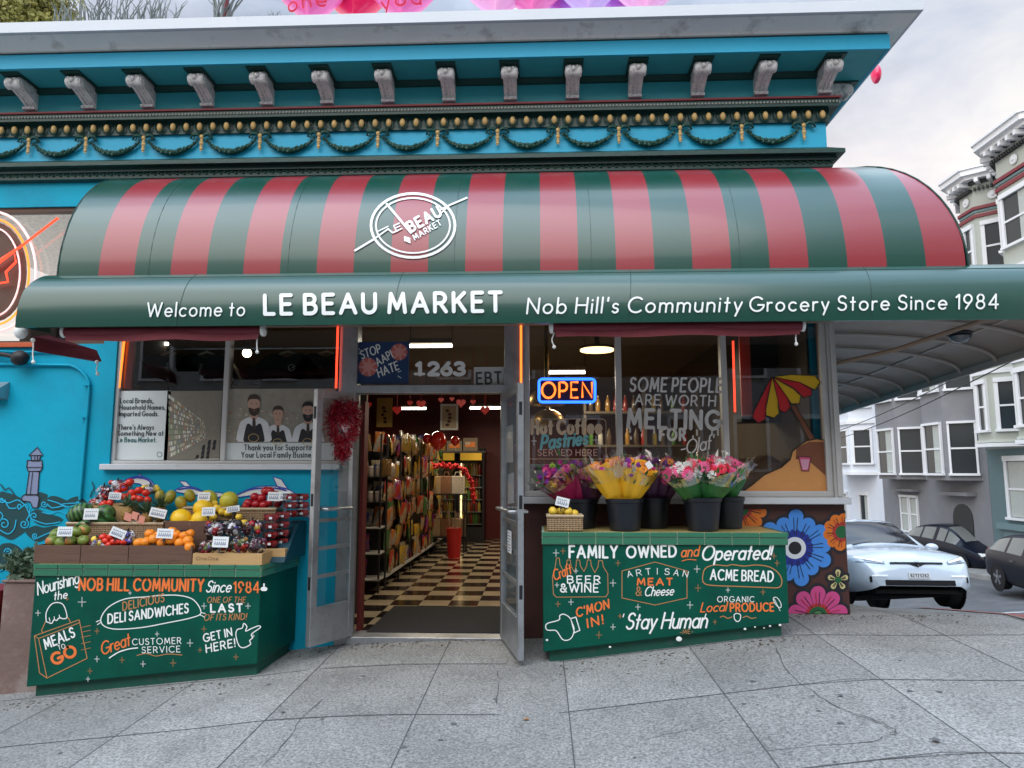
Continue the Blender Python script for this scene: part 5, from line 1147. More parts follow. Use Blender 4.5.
def openbox(name, x0, x1, y0, y1, z0, z1, m, label, cat, group=None, th=.012, tilt=0, flare=0, rim=None):
    t = empty(name, ((x0 + x1) / 2, (y0 + y1) / 2, z0), label, cat, group)
    mb = MB(); mb.box(x0, x1, y0, y0 + th, z0, z1); mb.build('front_panel', m, t, bev=.002)
    mb = MB(); mb.box(x0, x1, y1 - th, y1, z0, z1 + tilt); mb.build('back_panel', m, t, bev=.002)
    for s in (0, 1):
        xa = x0 if s == 0 else x1 - th; mb = MB(); mb.prismx([(y0 + th, z0), (y1 - th, z0), (y1 - th, z1 + tilt), (y0 + th, z1)], xa, xa + th); mb.build('side_panel', m, t)
    mb = MB(); mb.box(x0 + th, x1 - th, y0 + th, y1 - th, z0 + .002, z0 + .02); mb.build('bottom', m, t)
    if rim:
        mb = MB(); mb.tube([(x0, y0, z1), (x1, y0, z1), (x1, y1, z1 + tilt), (x0, y1, z1 + tilt)], .011, 6, closed=True); mb.build('rim', rim, t, smooth=50)
    return t
z1 = at(100, 545.5, 5.44).z
X_ = lambda px, Y=5.44, py=555: at(px, py, Y).x
for a, b, lab in ((34, 80, 'brown wooden crate of mangoes at the left front of the fruit display'), (80.6, 128, 'brown wooden crate of tomatoes and bagged fruit, middle of the front row'), (128.6, 192, 'brown wooden crate of loose oranges in the front row')):
    openbox('wooden_crate', X_(a), X_(b), 5.44, 5.68, LCZ + .006, z1, 'crate_brown', lab, 'crate', 'wooden crates in the front row')
zp = at(225, 553.5, 5.40).z
pc = openbox('wooden_crate', at(192.5, 560, 5.40).x, at(262, 560, 5.40).x, 5.40, 5.66, LCZ + .006, zp, 'crate_pine', 'pale pine crate of bagged fruit at the right front of the display', 'crate', 'wooden crates in the front row', .014)
mb = MB(); T(mb, 'OneOne', 5.399, 196, 560, 218, 560, 3.2, .12, .1, .25); M('burnt', (.16, .08, .04), .7); mb.build('stamp', 'burnt', pc)
# stepped stand
st = empty('stepped_stand', (-2.9, 5.85, LCZ), 'dark blue stepped stand carrying the upper fruit rows', 'stand')
z2 = at(110, 545, 5.70).z; z3 = at(200, 521, 5.90).z
MB().box(LCX0 + .12, at(300, 540, 5.7).x - .28, 5.70, 6.06, LCZ + .006, z2).build('lower_step', 'stepbox', st, bev=.004)
MB().box(LCX0 + .38, at(303, 540, 5.9).x - .05, 5.90, 6.065, z2 + .001, z3).build('upper_step', 'stepbox', st, bev=.004)
MB().prismx([(5.56, LCZ + .006), (6.06, LCZ + .006), (6.06, z3 - .004), (5.88, z3 - .004), (5.70, z2 + .02)], at(277, 540, 5.7).x - .12, at(303, 540, 5.9).x - .03).build('end_panel', 'stepbox', st)
bz = at(110, 523.5, 5.70).z
openbox('wicker_basket', at(66, 530, 5.70).x, at(163, 530, 5.70).x, 5.70, 5.90, z2 + .003, bz, 'wicker', 'long brown wicker basket of watermelons and pineapples in the second row', 'basket', None, rim='wicker_rim')
bb = openbox('wooden_crate', at(164.5, 530, 5.69).x, at(207, 530, 5.69).x, 5.69, 5.89, z2 + .003, at(180, 521, 5.69).z, 'crate_brown', 'brown wooden crate under the yellow melons in the second row', 'crate')
mb = MB(); T(mb, 'KINGS', 5.689, 181, 532.3, 193, 532.8, 2.6, .2); mb.build('stamp', 'blackline', bb)
z3t = at(255, 509, 5.90).z
openbox('wicker_basket', at(236, 512, 5.90).x, at(276, 512, 5.90).x, 5.90, 6.06, z3 + .003, z3t, 'wicker', 'wicker basket of red apples in the top row', 'basket', None, rim='wicker_rim')
openbox('wicker_basket', at(178, 512, 5.91).x, at(234, 512, 5.91).x, 5.91, 6.06, z3 + .003, at(200, 508, 5.9).z, 'wicker', 'wicker basket under the green pomelos in the top row', 'basket', None, rim='wicker_rim')
openbox('fruit_tray', at(92, 505, 5.92).x, at(130, 505, 5.92).x, 5.915, 6.06, z3 - .02, at(110, 503, 5.92).z, 'crate_pine', 'low pine tray under the bagged tomatoes at the top left of the display', 'tray')
# fruit kinds
M('orange', (.90, .27, .015), .42, .08, 8, .12, 120); M('mango_g', (.16, .22, .03), .4, .2, 5, dirt=(.55, .12, .03), dscale=6, dlo=.5, dhi=.62); M('tomato', (.72, .035, .015), .22, .08, 5, 0)
M('melon_y', (.88, .55, .015), .4, .08, 6, .15, 25); M('pomelo', (.55, .50, .05), .4, .15, 6, .06, 60, dirt=(.25, .33, .04), dscale=4); M('apple', (.42, .012, .02), .22, .25, 8, 0, dirt=(.55, .25, .08), dscale=6, dlo=.6, dhi=.75)
M('papaya', (.35, .30, .03), .4, .3, 6, dirt=(.75, .25, .03), dscale=4); M('lemon', (.88, .60, .06), .4, .08, 8, .1, 80); M('plum', (.10, .015, .05), .35, .3, 6, 0); M('strawb', (.75, .03, .03), .4, .2, 30, .3, 90); M('leafg', (.03, .13, .025), .5, .35, 12, .1, 30); M('stemw', (.12, .08, .03), .7)
def stripes_mat():
    m = M('watermelon', (.02, .09, .02), .35, 0, bump=0); nt = m.node_tree; N = nt.nodes; L = nt.links; w_ = N.new('ShaderNodeTexWave'); w_.bands_direction = 'X'; w_.inputs['Scale'].default_value = 9; w_.inputs['Distortion'].default_value = 5; w_.inputs['Detail'].default_value = 3
    L.new(N['Texture Coordinate'].outputs['Object'], w_.inputs[0]); r = N.new('ShaderNodeValToRGB'); r.color_ramp.elements[0].color = (.008, .035, .012, 1); r.color_ramp.elements[1].color = (.09, .20, .05, 1); L.new(w_.outputs[1], r.inputs[0]); L.new(r.outputs[0], N['Principled BSDF'].inputs['Base Color'])
stripes_mat()
def fruit(name, m, r, label, cat, group, spots, sq=(1, 1, .95), Yb=5.5, stem=True):
    proto = None
    for i, s_ in enumerate(spots):
        px, py = s_[0], s_[1]; Y = s_[2] if len(s_) > 2 else Yb; k = s_[3] if len(s_) > 3 else 1
        p = at(px, py, Y); rot = (random.uniform(-.5, .5), random.uniform(-.5, .5), random.uniform(0, 6))
        if proto is None:
            mb = MB(); n = 14
            mb.ball((0, 0, 0), r, n, 10, sq=sq); 
            if stem: mb.v = [(x, y, z - .22 * r * math.exp(-((x * x + y * y) / (r * r * .06))) * (1 if z > 0 else -.5)) for x, y, z in mb.v]
            proto = mb.build(name, m, None, label=label, cat=cat, group=group, smooth=80, org=(0, 0, 0)); o = proto
            if stem:
                sm = MB(); sm.tube([(0, 0, r * .68 * sq[2]), (.002, .001, r * sq[2] * 1.02)], .0028, 5); sm.build('stem', 'stemw', o)
            o.location = p
        else: o = dup(proto, p)
        o.rotation_euler = rot; q = k * random.uniform(.94, 1.06); o.scale = (q, q, q)
    return proto
fruit('mango', 'mango_g', .047, 'green and red mango in the left front crate', 'mango', 'mangoes in the left front crate', [(52, 541), (62, 543), (71, 541), (83.5, 540.5), (77, 532, 5.56), (84, 530, 5.6), (66, 534, 5.58), (57, 534, 5.6)], (1.15, .95, .9), 5.5)
fruit('orange', 'orange', .040, 'loose orange in the front row crate', 'orange', 'oranges in the front crate', [(146, 542), (154, 539), (162, 543), (171, 540), (180, 543), (188, 541), (176, 535, 5.57), (184, 536, 5.56), (158, 536, 5.57), (166, 536, 5.57), (150, 534, 5.6), (190, 534, 5.6), (139, 543), (189.5, 547, 5.47), (172, 532, 5.62)], (1, 1, .97), 5.5)
fruit('tomato', 'tomato', .031, 'red tomato in the middle front crate', 'tomato', 'tomatoes in the middle front crate', [(106, 541), (111, 537), (114, 542), (103, 537), (109, 545), (119, 542), (98, 543, 5.52), (92, 543, 5.54), (124, 542), (116, 537, 5.56)], (1, 1, .85), 5.5)
fruit('tomato', 'tomato', .035, 'red tomato piled in the top left tray', 'tomato', 'tomatoes in the top left tray', [(130, 482, 6.0), (132, 493, 5.95), (139, 490.5, 5.95), (146, 493, 5.94), (135, 498, 5.92), (125, 497, 5.95), (111, 503, 5.93), (104, 504, 5.93), (140, 499, 5.93), (124, 488, 5.98), (118, 493, 5.97), (148, 500, 5.93)], (1, 1, .85))
fruit('yellow_melon', 'melon_y', .080, 'bright yellow melon above the brown crate', 'melon', 'yellow melons in the second row', [(181, 519, 5.78, 1.05), (201, 520, 5.78, .9), (203, 508.5, 5.86, .95)], (1.08, 1, .98), stem=False)
fruit('lemon', 'lemon', .030, 'yellow lemon between the melons', 'lemon', 'lemons among the melons', [(191, 524, 5.72), (213, 517, 5.85), (217, 508, 5.9), (222, 512, 5.9), (214, 503, 5.93), (228, 513, 5.9), (212, 524, 5.78), (239, 517, 5.84), (244, 523, 5.8)], (1.2, 1, 1))
fruit('pomelo', 'pomelo', .078, 'green yellow pomelo in the top row', 'pomelo', 'pomelos in the top row', [(208, 499, 5.96), (229, 500.5, 5.96)], (1, 1, .95), stem=False)
fruit('papaya', 'papaya', .046, 'green and orange papaya in the top row', 'papaya', 'papayas in the top row', [(170, 497, 5.95), (181, 503, 5.93, 1.05), (190, 496, 5.98), (160, 496, 5.98, .9)], (.95, .95, 1.3))
fruit('apple', 'apple', .040, 'dark red apple in the top row basket', 'apple', 'apples in the top row basket', [(248.5, 503), (262, 498, 5.97), (270, 491, 5.99), (256, 504), (264, 505), (247, 505.5), (271, 502), (266, 491, 6.0), (278, 503, 5.95), (255, 497, 6.0), (275, 495, 6.0)], (1, 1, .92), 5.95)
fruit('watermelon', 'watermelon', .085, 'dark green striped watermelon in the long wicker basket', 'watermelon', 'watermelons in the wicker basket', [(81, 513, 5.79), (105, 514, 5.80, .95), (93, 519, 5.76, .8)], (1.15, 1, .92), stem=False)
fruit('cucumber', 'leafg', .028, 'green cucumber in front of the watermelons', 'cucumber', 'cucumbers in the wicker basket', [(92, 522, 5.72), (102, 521, 5.73), (84, 523, 5.72), (111, 519, 5.74)], (2.2, .8, .8), stem=False)
# pineapples
M('pine_body', (.30, .17, .04), .6, .35, 25, .8, 30); M('pine_leaf', (.07, .13, .06), .5, .3, 8)
def pineapple(px, py, Y, lab, lean):
    c = at(px, py, Y); t = empty('pineapple', c, lab, 'pineapple', 'pineapples in the wicker basket')
    mb = MB(); mb.ball(c, .052, 12, 9, sq=(1, 1, 1.35), jit=.05); mb.build('fruit_body', 'pine_body', t)
    mb = MB(); b = c + Vector((0, 0, .055))
    for i in range(46):
        a = random.uniform(0, 6.28); e = random.uniform(.15, 1.25); l = random.uniform(.07, .15); d = Vector((math.cos(a) * math.sin(e) + lean, math.sin(a) * math.sin(e), math.cos(e))).normalized(); s_ = d.cross(Vector((0, 0, 1))).normalized() * .010
        m_ = b + d * l * .5; tip = b + d * l + Vector((0, 0, -.02 * math.sin(e))); mb.add([b - s_, b + s_, m_ + s_ * .8, tip, m_ - s_ * .8], [(0, 1, 2, 3, 4)])
    mb.build('leaf_crown', 'pine_leaf', t)
pineapple(128, 514, 5.78, 'pineapple beside the watermelons with leaves over the tomato tray', -.1); pineapple(146, 520, 5.75, 'pineapple between the two others, set lowest in the basket', .05); pineapple(160, 514, 5.79, 'pineapple at the right end of the wicker basket', .1)
# bags and punnets
glass('film', (.97, .97, .98), .9, .08, .05)
cols = ['apple', 'plum', 'lemon', 'tomato', 'mango_g', 'orange']
M('bagprint', (.12, .10, .42), .4, .5, 20); M('netblack', (.02, .02, .022), .6); M('whiteprint', (.7, .7, .74), .45, .3, 30)
def bag(px, py, Y, w_, h_, n, lab, group, picks=None, seed=0, prn=0):
    random.seed(seed); c = at(px, py, Y); t = empty('fruit_bag', c - Vector((0, 0, h_ / 2)), lab, 'bag of fruit', group); pk = picks or cols
    mb = MB()
    for i in range(n):
        p = c + Vector((random.uniform(-.5, .5) * w_, random.uniform(-.3, .3) * w_ * .6, random.uniform(-.42, .42) * h_)); mb.ball(p, random.uniform(.018, .027), 9, 7, mi=random.randrange(len(pk)))
    mb.build('fruit_pieces', pk, t, smooth=80)
    def fn(u, v):
        a = u * 2 * math.pi; b = v * math.pi; k = 1 + .10 * math.sin(7 * a + seed) * math.sin(5 * b) + .07 * math.sin(13 * a + 3 * b)
        return c + Vector((math.sin(b) * math.cos(a) * w_ * .62 * k, math.sin(b) * math.sin(a) * w_ * .42 * k, -math.cos(b) * h_ * .62 * k))
    mb = MB(); mb.grid(fn, 22, 12); mb.build('film', 'film', t)
    if prn:
        mb = MB()
        for i in range(prn):
            a = random.uniform(-2.6, -.5); b = random.uniform(.5, 2.4); q = [Vector(fn((a + da) / 6.283 % 1, (b + db) / math.pi)) + Vector((0, -.004, 0)) for da, db in ((0, 0), (.22, .05), (.2, .3), (-.03, .25))]; mb.add(q, [(0, 1, 2, 3)], random.randrange(3))
        for s_ in (1,): mb.tube([c + Vector((0, -.02, h_ * .6)), c + Vector((.01, -.03, h_ * .85))], .006, 5, 2)
        mb.build('printed_label', ['bagprint', 'whiteprint', 'netblack'], t)
    return t
bag(207, 548, 5.48, .10, .09, 12, 'clear bag of plums at the left end of the pine crate', None, ['plum', 'apple', 'mango_g'], 1, 3)
bag(222, 545, 5.50, .12, .10, 14, 'clear bag of mixed red fruit in the middle of the pine crate', None, ['apple', 'plum', 'netblack'], 2, 3)
bag(240, 545, 5.50, .12, .11, 14, 'clear bag with apples and a lemon in the pine crate', None, ['apple', 'tomato', 'mango_g'], 3, 4)
bag(257, 546, 5.49, .11, .10, 12, 'clear bag of plums at the right end of the pine crate', None, ['plum', 'apple', 'plum'], 4, 3)
bag(214, 529, 5.62, .13, .09, 14, 'clear bag with purple label above the pine crate, leftmost of its row', None, ['plum', 'apple', 'whiteprint'], 5, 8)
bag(233, 528, 5.64, .13, .10, 14, 'clear bag with white and purple label in the middle of the bagged row', None, ['plum', 'netblack', 'whiteprint'], 6, 9)
bag(253, 528, 5.64, .13, .10, 14, 'clear bag of yellow and red fruit at the right of the bagged row', None, ['lemon', 'plum', 'apple'], 7, 5)
bag(98, 542, 5.50, .10, .06, 8, 'blue printed bag between the mangoes and the tomatoes', None, ['bagprint', 'whiteprint', 'lemon'], 8, 10)
bag(129, 538, 5.52, .09, .09, 8, 'blue printed bag between the tomatoes and the oranges', None, ['bagprint', 'whiteprint', 'lemon'], 9, 10)
bag(105, 493, 5.98, .14, .10, 12, 'dark printed bag of tomatoes at the left of the top tray', None, ['tomato', 'plum', 'tomato'], 10, 8)
bag(119, 486, 6.0, .16, .08, 12, 'red bag of tomatoes on top of the top left tray', None, ['tomato', 'tomato', 'whiteprint'], 12, 4)
bag(98, 502, 5.95, .12, .05, 8, 'white and red bag at the left end of the top tray', None, ['tomato', 'whiteprint'], 13, 5)
bag(151, 489, 6.02, .12, .06, 8, 'pale bag behind the pineapples on the top row', None, ['whiteprint', 'lemon'], 14, 5)
M('punnet', (.75, .78, .8), .3)
def punnet(px, py, Y, lab, sc_=1, src=[None]):
    c = at(px, py, Y)
    if src[0] is None:
        t = empty('berry_punnet', (0, 0, 0), lab, 'punnet', 'stacked punnets of berries'); mb = MB()
        for i in range(34): mb.ball((random.uniform(-.045, .045), random.uniform(-.03, .03), random.uniform(.012, .045)), .013, 7, 6, sq=(1, 1, 1.15))
        mb.build('berries', 'strawb', t, smooth=80); mb = MB()
        mb.box(-.057, .057, -.042, .042, 0, .056); mb.build('clear_box', 'film', t); mb = MB(); mb.box(-.06, .06, -.045, .045, .056, .060); mb.box(-.06, .06, -.045, .045, .0, .002); mb.build('lid', 'film', t); mb = MB(); mb.box(-.012, .012, -.0445, -.0425, .018, .036); mb.build('sticker', 'whiteprint', t); mb.build
        src[0] = t; t.location = c; return t
    return dup(src[0], c, lab)
for k in range(4): punnet(271 + .5 * k, 547 - k * 8.6, 5.66, 'berry punnet in the front left stack, %s' % ['bottom one', 'second from the bottom', 'third from the bottom', 'top one under the white sign'][k])
for k in range(4): punnet(282.5 + .5 * k, 545 - k * 8.6, 5.74, 'berry punnet in the middle stack, %s' % ['bottom one', 'second from the bottom', 'third from the bottom', 'top one'][k])
for k in range(3): punnet(291.5, 517 - k * 8.2, 5.86, 'berry punnet in the back stack, %s' % ['lowest one beside the door', 'middle one beside the door', 'highest one beside the door'][k])
for k in range(3): punnet(303, 516.5 - k * 8, 5.93, 'berry punnet in the rightmost stack, %s' % ['lowest', 'middle', 'topmost'][k])
MB().box(at(266, 548, 5.66).x - .03, at(283, 548, 5.66).x + .04, 5.60, 5.80, LCZ + .007, at(270, 548, 5.66).z).build('wooden_crate', 'crate_pine', None, label='small pine box under the front stacks of berry punnets', cat='crate', bev=.003)
# price signs
M('card', (.78, .80, .80), .5, .03); M('pen', (.05, .10, .22), .5)
def sign(px, py, Y, lab, wpx=14.5, hpx=9.5, rot=0, src=[0]):
    c = at(px, py, Y); k = (c - EYE).dot(FW) / FPX; w_ = wpx * k / 2; h_ = hpx * k / 2
    t = empty('price_sign', c - Vector((0, 0, h_ * 2.1)), lab, 'price sign', 'price signs stuck among the fruit')
    u = Vector((math.cos(R(rot)), .1, math.sin(R(rot)))).normalized(); v = Vector((-math.sin(R(rot)), .12, math.cos(R(rot)))).normalized(); nn = u.cross(v)
    mb = MB(); mb.obox(c, u * w_, v * h_, nn * .0015); mb.build('card', 'card', t)
    mb = MB(); mp = lambda a, b, off: c + u * a + v * b + nn * (.0025 + off); random.seed(int(px * 7 + py))
    for r_ in (.35, -.25):
        x = -w_ * .75
        while x < w_ * .65:
            d = random.uniform(.008, .013); 
            if r_ > 0: ribbon(mb, [(x, r_ * h_), (x + d * .5, r_ * h_ + .006), (x + d, r_ * h_)], .003, mp, 0)
            else: ribbon(mb, [(x, r_ * h_ - .012), (x + d * .4, r_ * h_ + .012), (x + d, r_ * h_ - .010)], .0042, mp, 0)
            x += d + .005
    mb.build('handwriting', 'pen', t)
    mb = MB(); mb.bar(c - v * h_ * .8 - nn * -.001 + Vector((0, .004, 0)), c - v * h_ * 2.1 + Vector((0, .004, 0)), .008, .004); mb.bar(c - v * h_ * 1.0, c - v * h_ * 1.55, .016, .012); mb.build('clip', 'netblack', t)
for a in ((65, 531.5, 5.44, 'white price sign in front of the mangoes'), (91, 514, 5.68, 'white price sign on the watermelons', 14, 11), (118, 533, 5.47, 'tilted white price sign over the tomatoes', 15, 9, -22), (158, 513, 5.68, 'white price sign below the rightmost pineapple', 16, 9, -12), (165, 533.5, 5.45, 'white price sign over the oranges', 16, 9.5, -3), (115, 496, 5.90, 'white price sign on the top left tomato tray', 12, 7, -4),
          (204, 496.5, 5.86, 'white price sign on the left pomelo', 12, 8.5), (208.5, 511.5, 5.68, 'white price sign on the yellow melons', 13, 8.5, 2), (233, 509, 5.82, 'small white price sign left of the apple basket', 13, 6, 8), (220.5, 542, 5.39, 'white price sign on the pine crate bags', 15.5, 10.5, -2), (274, 496.5, 5.87, 'white price sign beside the apples', 12, 9, -2), (285, 496, 5.84, 'white price sign on the berry punnets', 11, 9, 2)): sign(*a)
for px, py, lab in ((128, 517, 'pink tag on the left pineapple'), (141, 519.5, 'pink tag on the middle pineapple'), (135.5, 516, 'small pink tag between the pineapples')):
    c = at(px, py, 5.69); mb = MB(); mb.obox(c, Vector((.03, 0, random.uniform(-.01, .012))), Vector((0, .001, 0)), Vector((.004, 0, .03))); M('pinktag', (.72, .30, .22), .6, .2, 20) if 'pinktag' not in MATS else 0; mb.build('paper_tag', 'pinktag', None, label=lab, cat='tag')
# ---------------------------------------------------------------- right counter: basket and flowers
zt = RCZ + .010
bk = openbox('wicker_basket', at(547, 525, 5.43).x, at(583, 525, 5.43).x, 5.43, 5.60, zt, at(560, 516, 5.43).z, 'wicker', 'small straw basket of oranges at the left end of the flower counter', 'basket', None, rim='wicker_rim')
fruit('orange', 'lemon', .036, 'pale orange in the small straw basket', 'orange', 'oranges in the small straw basket', [(553, 511), (568, 511.5), (561, 512, 5.54), (574, 514, 5.52)], (1, 1, .97), 5.49)
sign(562.5, 502, 5.45, 'white price sign in the small straw basket', 13.5, 9, -14)
M('pail', (.006, .009, .016), .42, .12, 6, .04, 30)
def pail(px, Y, wtop, lab, ptop=497):
    c = at(px, ptop, Y); k = (c - EYE).dot(FW) / FPX; r = wtop * k / 2; z0 = zt; z1_ = at(px, ptop, Y - r).z
    t = empty('flower_bucket', (c.x, Y, z0), lab, 'bucket', 'black flower buckets on the counter')
    mb = MB(); mb.lathe([(r * .80, z0), (r * .98, z1_ - .03), (r * .92, z1_ - .03), (r * .76, z0 + .01)], (c.x, Y, 0), 24); mb.build('pail', 'pail', t, smooth=40)
    mb = MB(); mb.lathe([(r * .97, z1_ - .034), (r * 1.03, z1_ - .03), (r * 1.04, z1_ - .004), (r * 1.0, z1_), (r * .93, z1_ - .002), (r * .93, z1_ - .03)], (c.x, Y, 0), 24); mb.build('rim', 'pail', t, smooth=40)
    return Vector((c.x, Y, z1_)), r
PB = [pail(580, 5.80, 36, 'black bucket at the back left behind the straw basket', 499), pail(624.5, 5.56, 37, 'black bucket of yellow wrapped bouquets at the front', 499), pail(653, 5.82, 34, 'black bucket at the back between the two front buckets', 498),
      pail(702, 5.56, 37, 'black bucket of pink and red bouquets at the front', 498), pail(727, 5.80, 33, 'black bucket at the back right end', 497)]
for n, c in dict(f_red=(.72, .015, .05), f_pink=(.85, .10, .28), f_lpink=(.85, .45, .50), f_white=(.80, .78, .74), f_mag=(.55, .02, .28), f_purple=(.22, .03, .30), f_orange=(.85, .28, .03), f_yel=(.85, .60, .03), f_lime=(.35, .50, .06), f_peach=(.80, .38, .22)).items(): M(n, c, .55, .18, 14, .1, 40)
M('f_core', (.10, .05, .02), .8); M('wrap_yel', (.92, .50, .02), .5, .08, 5, .3, 14); M('wrap_mag', (.40, .015, .10), .5, .15, 6, .3, 14); M('wrap_dark', (.06, .012, .05), .5, .2, 6, .3, 14); M('wrap_kraft', (.42, .14, .05), .6, .15, 6)
glass('cello', (.98, .99, .98), .6, .12, .02); M('wrap_green', (.03, .17, .04), .45, .4, 14, .4, 14)
FL = {}
def gerbera(m):
    mb = MB()
    for ring, (r, n, tl) in enumerate(((1.0, 16, .15), (.78, 14, .3), (.5, 12, .5))):
        for k in range(n):
            a = 6.283 * k / n + ring * .2 + random.uniform(-.06, .06); d = Vector((math.cos(a), math.sin(a), tl)); s_ = Vector((-math.sin(a), math.cos(a), 0)) * .13; q = r * random.uniform(.92, 1.04)
            mb.add([d * .12 - s_ * .4, d * q * .6 - s_, d * q * .93 - s_ * .6, d * q, d * q * .93 + s_ * .6, d * q * .6 + s_, d * .12 + s_ * .4], [(0, 1, 2, 3, 4, 5, 6)], 0)
    mb.ball((0, 0, .10), .2, 10, 6, 1, sq=(1, 1, .6)); return mb
def mum(m):
    mb = MB()
    for k in range(46):
        z = random.uniform(-.2, 1); a = random.uniform(0, 6.28); q = math.sqrt(max(0, 1 - z * z)); d = Vector((q * math.cos(a), q * math.sin(a), z)); s_ = d.cross(Vector((.3, .2, 1))).normalized() * .17
        mb.add([d * .3 - s_ * .4, d * .8 - s_, d * random.uniform(.9, 1.1), d * .8 + s_, d * .3 + s_ * .4], [(0, 1, 2, 3, 4)], 0)
    mb.ball((0, 0, 0), .55, 8, 6, 0); return mb
def flower(kind, m, loc, r, nrm, parent):
    key = (kind, m); rot = nrm.to_track_quat('Z', 'Y').to_euler()
    if key not in FL:
        mb = gerbera(m) if kind == 'gerbera' else mum(m); me_o = mb.build('flower', [m, 'f_core'], None, org=(0, 0, 0)); FL[key] = me_o.data; o = me_o
    else: o = bpy.data.objects.new('flower', FL[key]); COL.objects.link(o)
    o.parent = parent; o.location = loc - wloc(parent); o.rotation_euler = rot; o.scale = (r, r, r); return o
def bouquet(base, tip, Rr_, wrap, kinds, n, lab, leaf=.3, film=True, seed=1, fr=.024, dome=.45, wtop=.72):
    Rr = Rr_ * 1.42; fr *= 1.3; n = int(n * 1.5); random.seed(seed); t = empty('bouquet', base, lab, 'bouquet', 'wrapped bouquets in the buckets')
    ax = (tip - base); H = ax.length; ax.normalize(); u = ax.cross(Vector((0, 1, 0))).normalized(); v = u.cross(ax)
    def cone(rr0, h0, h1, ruff, nu=30, nv=8, ext=1.0):
        def fn(a, b):
            an = a * 6.283; h = h0 + (h1 - h0) * b; rad = .055 + (Rr * ext - .055) * max(0, h / H) ** .8; k = 1 + ruff * b * (math.sin(an * 5 + seed) * .5 + math.sin(an * 9 + 2 * seed) * .35); hh = h + b ** 3 * ruff * .12 * math.sin(an * 4 + seed)
            return base + ax * hh + (u * math.cos(an) + v * math.sin(an)) * rad * k
        return fn
    mb = MB(); mb.grid(cone(.03, -.10, H * wtop, .16), 36, 9); mb.build('wrapper', wrap, t)
    c = base + ax * H * .80
    if leaf:
        mb = MB()
        for i in range(int(60 * leaf)):
            a = random.uniform(0, 6.283); h = random.uniform(.35, .95) * H; rad = (.03 + (Rr - .03) * (h / H)) * random.uniform(.8, 1.12); p = base + ax * h + (u * math.cos(a) + v * math.sin(a)) * rad; d = (ax * 1.0 + (u * math.cos(a) + v * math.sin(a)) * random.uniform(.3, 1)).normalized(); s_ = d.cross(Vector((random.gauss(0, 1), random.gauss(0, 1), .3))).normalized() * .014; l = random.uniform(.04, .085)
            mb.add([p, p + d * l * .4 + s_, p + d * l, p + d * l * .4 - s_], [(0, 1, 2, 3)])
        mb.build('leaves', 'leafg', t)
    for i in range(n):
        for _ in range(20):
            a = random.uniform(0, 6.283); q = math.sqrt(random.random()); d = (ax * dome + (u * math.cos(a) + v * math.sin(a)) * q); 
            if d.y < .35 * abs(d.z) + .3: break
        kd, m = random.choice(kinds); p = c + (u * math.cos(a) + v * math.sin(a)) * q * Rr * .86 + ax * (H * .2 * (1 - q * q) + random.uniform(-.01, .02))
        nd = (d + Vector((0, -.75, .1))).normalized(); flower(kd, m, p, fr * random.uniform(.85, 1.25) * (1.0 if kd == 'gerbera' else .8), nd, t)
    if film:
        mb = MB(); mb.grid(cone(.03, H * .62, H * 1.04, .26, ext=1.10), 40, 5)
        for i in range(16):
            a = random.uniform(0, 6.283); p = base + ax * H * .95 + (u * math.cos(a) + v * math.sin(a)) * Rr * 1.05; d = (ax + (u * math.cos(a) + v * math.sin(a)) * random.uniform(-.1, .8) + Vector((random.gauss(0, .2), 0, 0))).normalized(); s_ = d.cross(Vector((random.gauss(0, 1), random.gauss(0, 1), .3))).normalized() * .02
            mb.add([p - s_, p + s_, p + d * random.uniform(.05, .10)], [(0, 1, 2)])
        mb.build('cellophane', 'cello', t)
    return t
def BQ(i, dx, tx, ty, Ytip, *a, **k):
    c, r = PB[i]; bouquet(c + Vector((dx, 0, -.03)), at(tx, ty, Ytip), *a, **k)
G_, Mm = 'gerbera', 'mum'
BQ(0, -.06, 551, 468, 5.66, .13, 'wrap_mag', [(Mm, 'f_mag'), (G_, 'f_pink'), (Mm, 'f_lime'), (Mm, 'f_purple')], 16, 'magenta wrapped bouquet leaning out at the far left', .5, seed=2)
BQ(0, .00, 573, 464, 5.78, .12, 'wrap_mag', [(Mm, 'f_purple'), (Mm, 'f_mag'), (G_, 'f_mag'), (Mm, 'f_lpink')], 16, 'purple and magenta bouquet above the straw basket', .5, seed=3)
BQ(0, .07, 594, 470, 5.70, .10, 'wrap_dark', [(G_, 'f_orange'), (G_, 'f_peach'), (Mm, 'f_mag')], 12, 'orange and pink bouquet left of the yellow wraps', .3, seed=4)
BQ(1, -.05, 604, 462, 5.50, .115, 'wrap_yel', [(G_, 'f_orange'), (Mm, 'f_peach'), (Mm, 'f_mag')], 9, 'bouquet in bright yellow paper leaning left', .1, seed=5, wtop=.92)
BQ(1, .03, 638, 463, 5.46, .125, 'wrap_yel', [(Mm, 'f_purple'), (Mm, 'f_mag'), (G_, 'f_orange')], 9, 'bouquet in bright yellow paper leaning right', .1, seed=6, wtop=.92)
BQ(1, .0, 620, 466, 5.62, .07, 'wrap_kraft', [(Mm, 'f_peach'), (Mm, 'f_orange')], 6, 'brown wrapped bouquet between the two yellow ones', .1, seed=15)
BQ(2, -.02, 646, 458, 5.86, .12, 'wrap_dark', [(Mm, 'f_purple'), (Mm, 'f_mag'), (Mm, 'f_lpink')], 16, 'purple bouquet standing behind the yellow wraps', .5, seed=7)
BQ(2, .06, 672, 462, 5.82, .11, 'wrap_dark', [(Mm, 'f_mag'), (G_, 'f_orange'), (Mm, 'f_purple')], 14, 'dark wrapped bouquet behind the left gerberas', .4, seed=8)
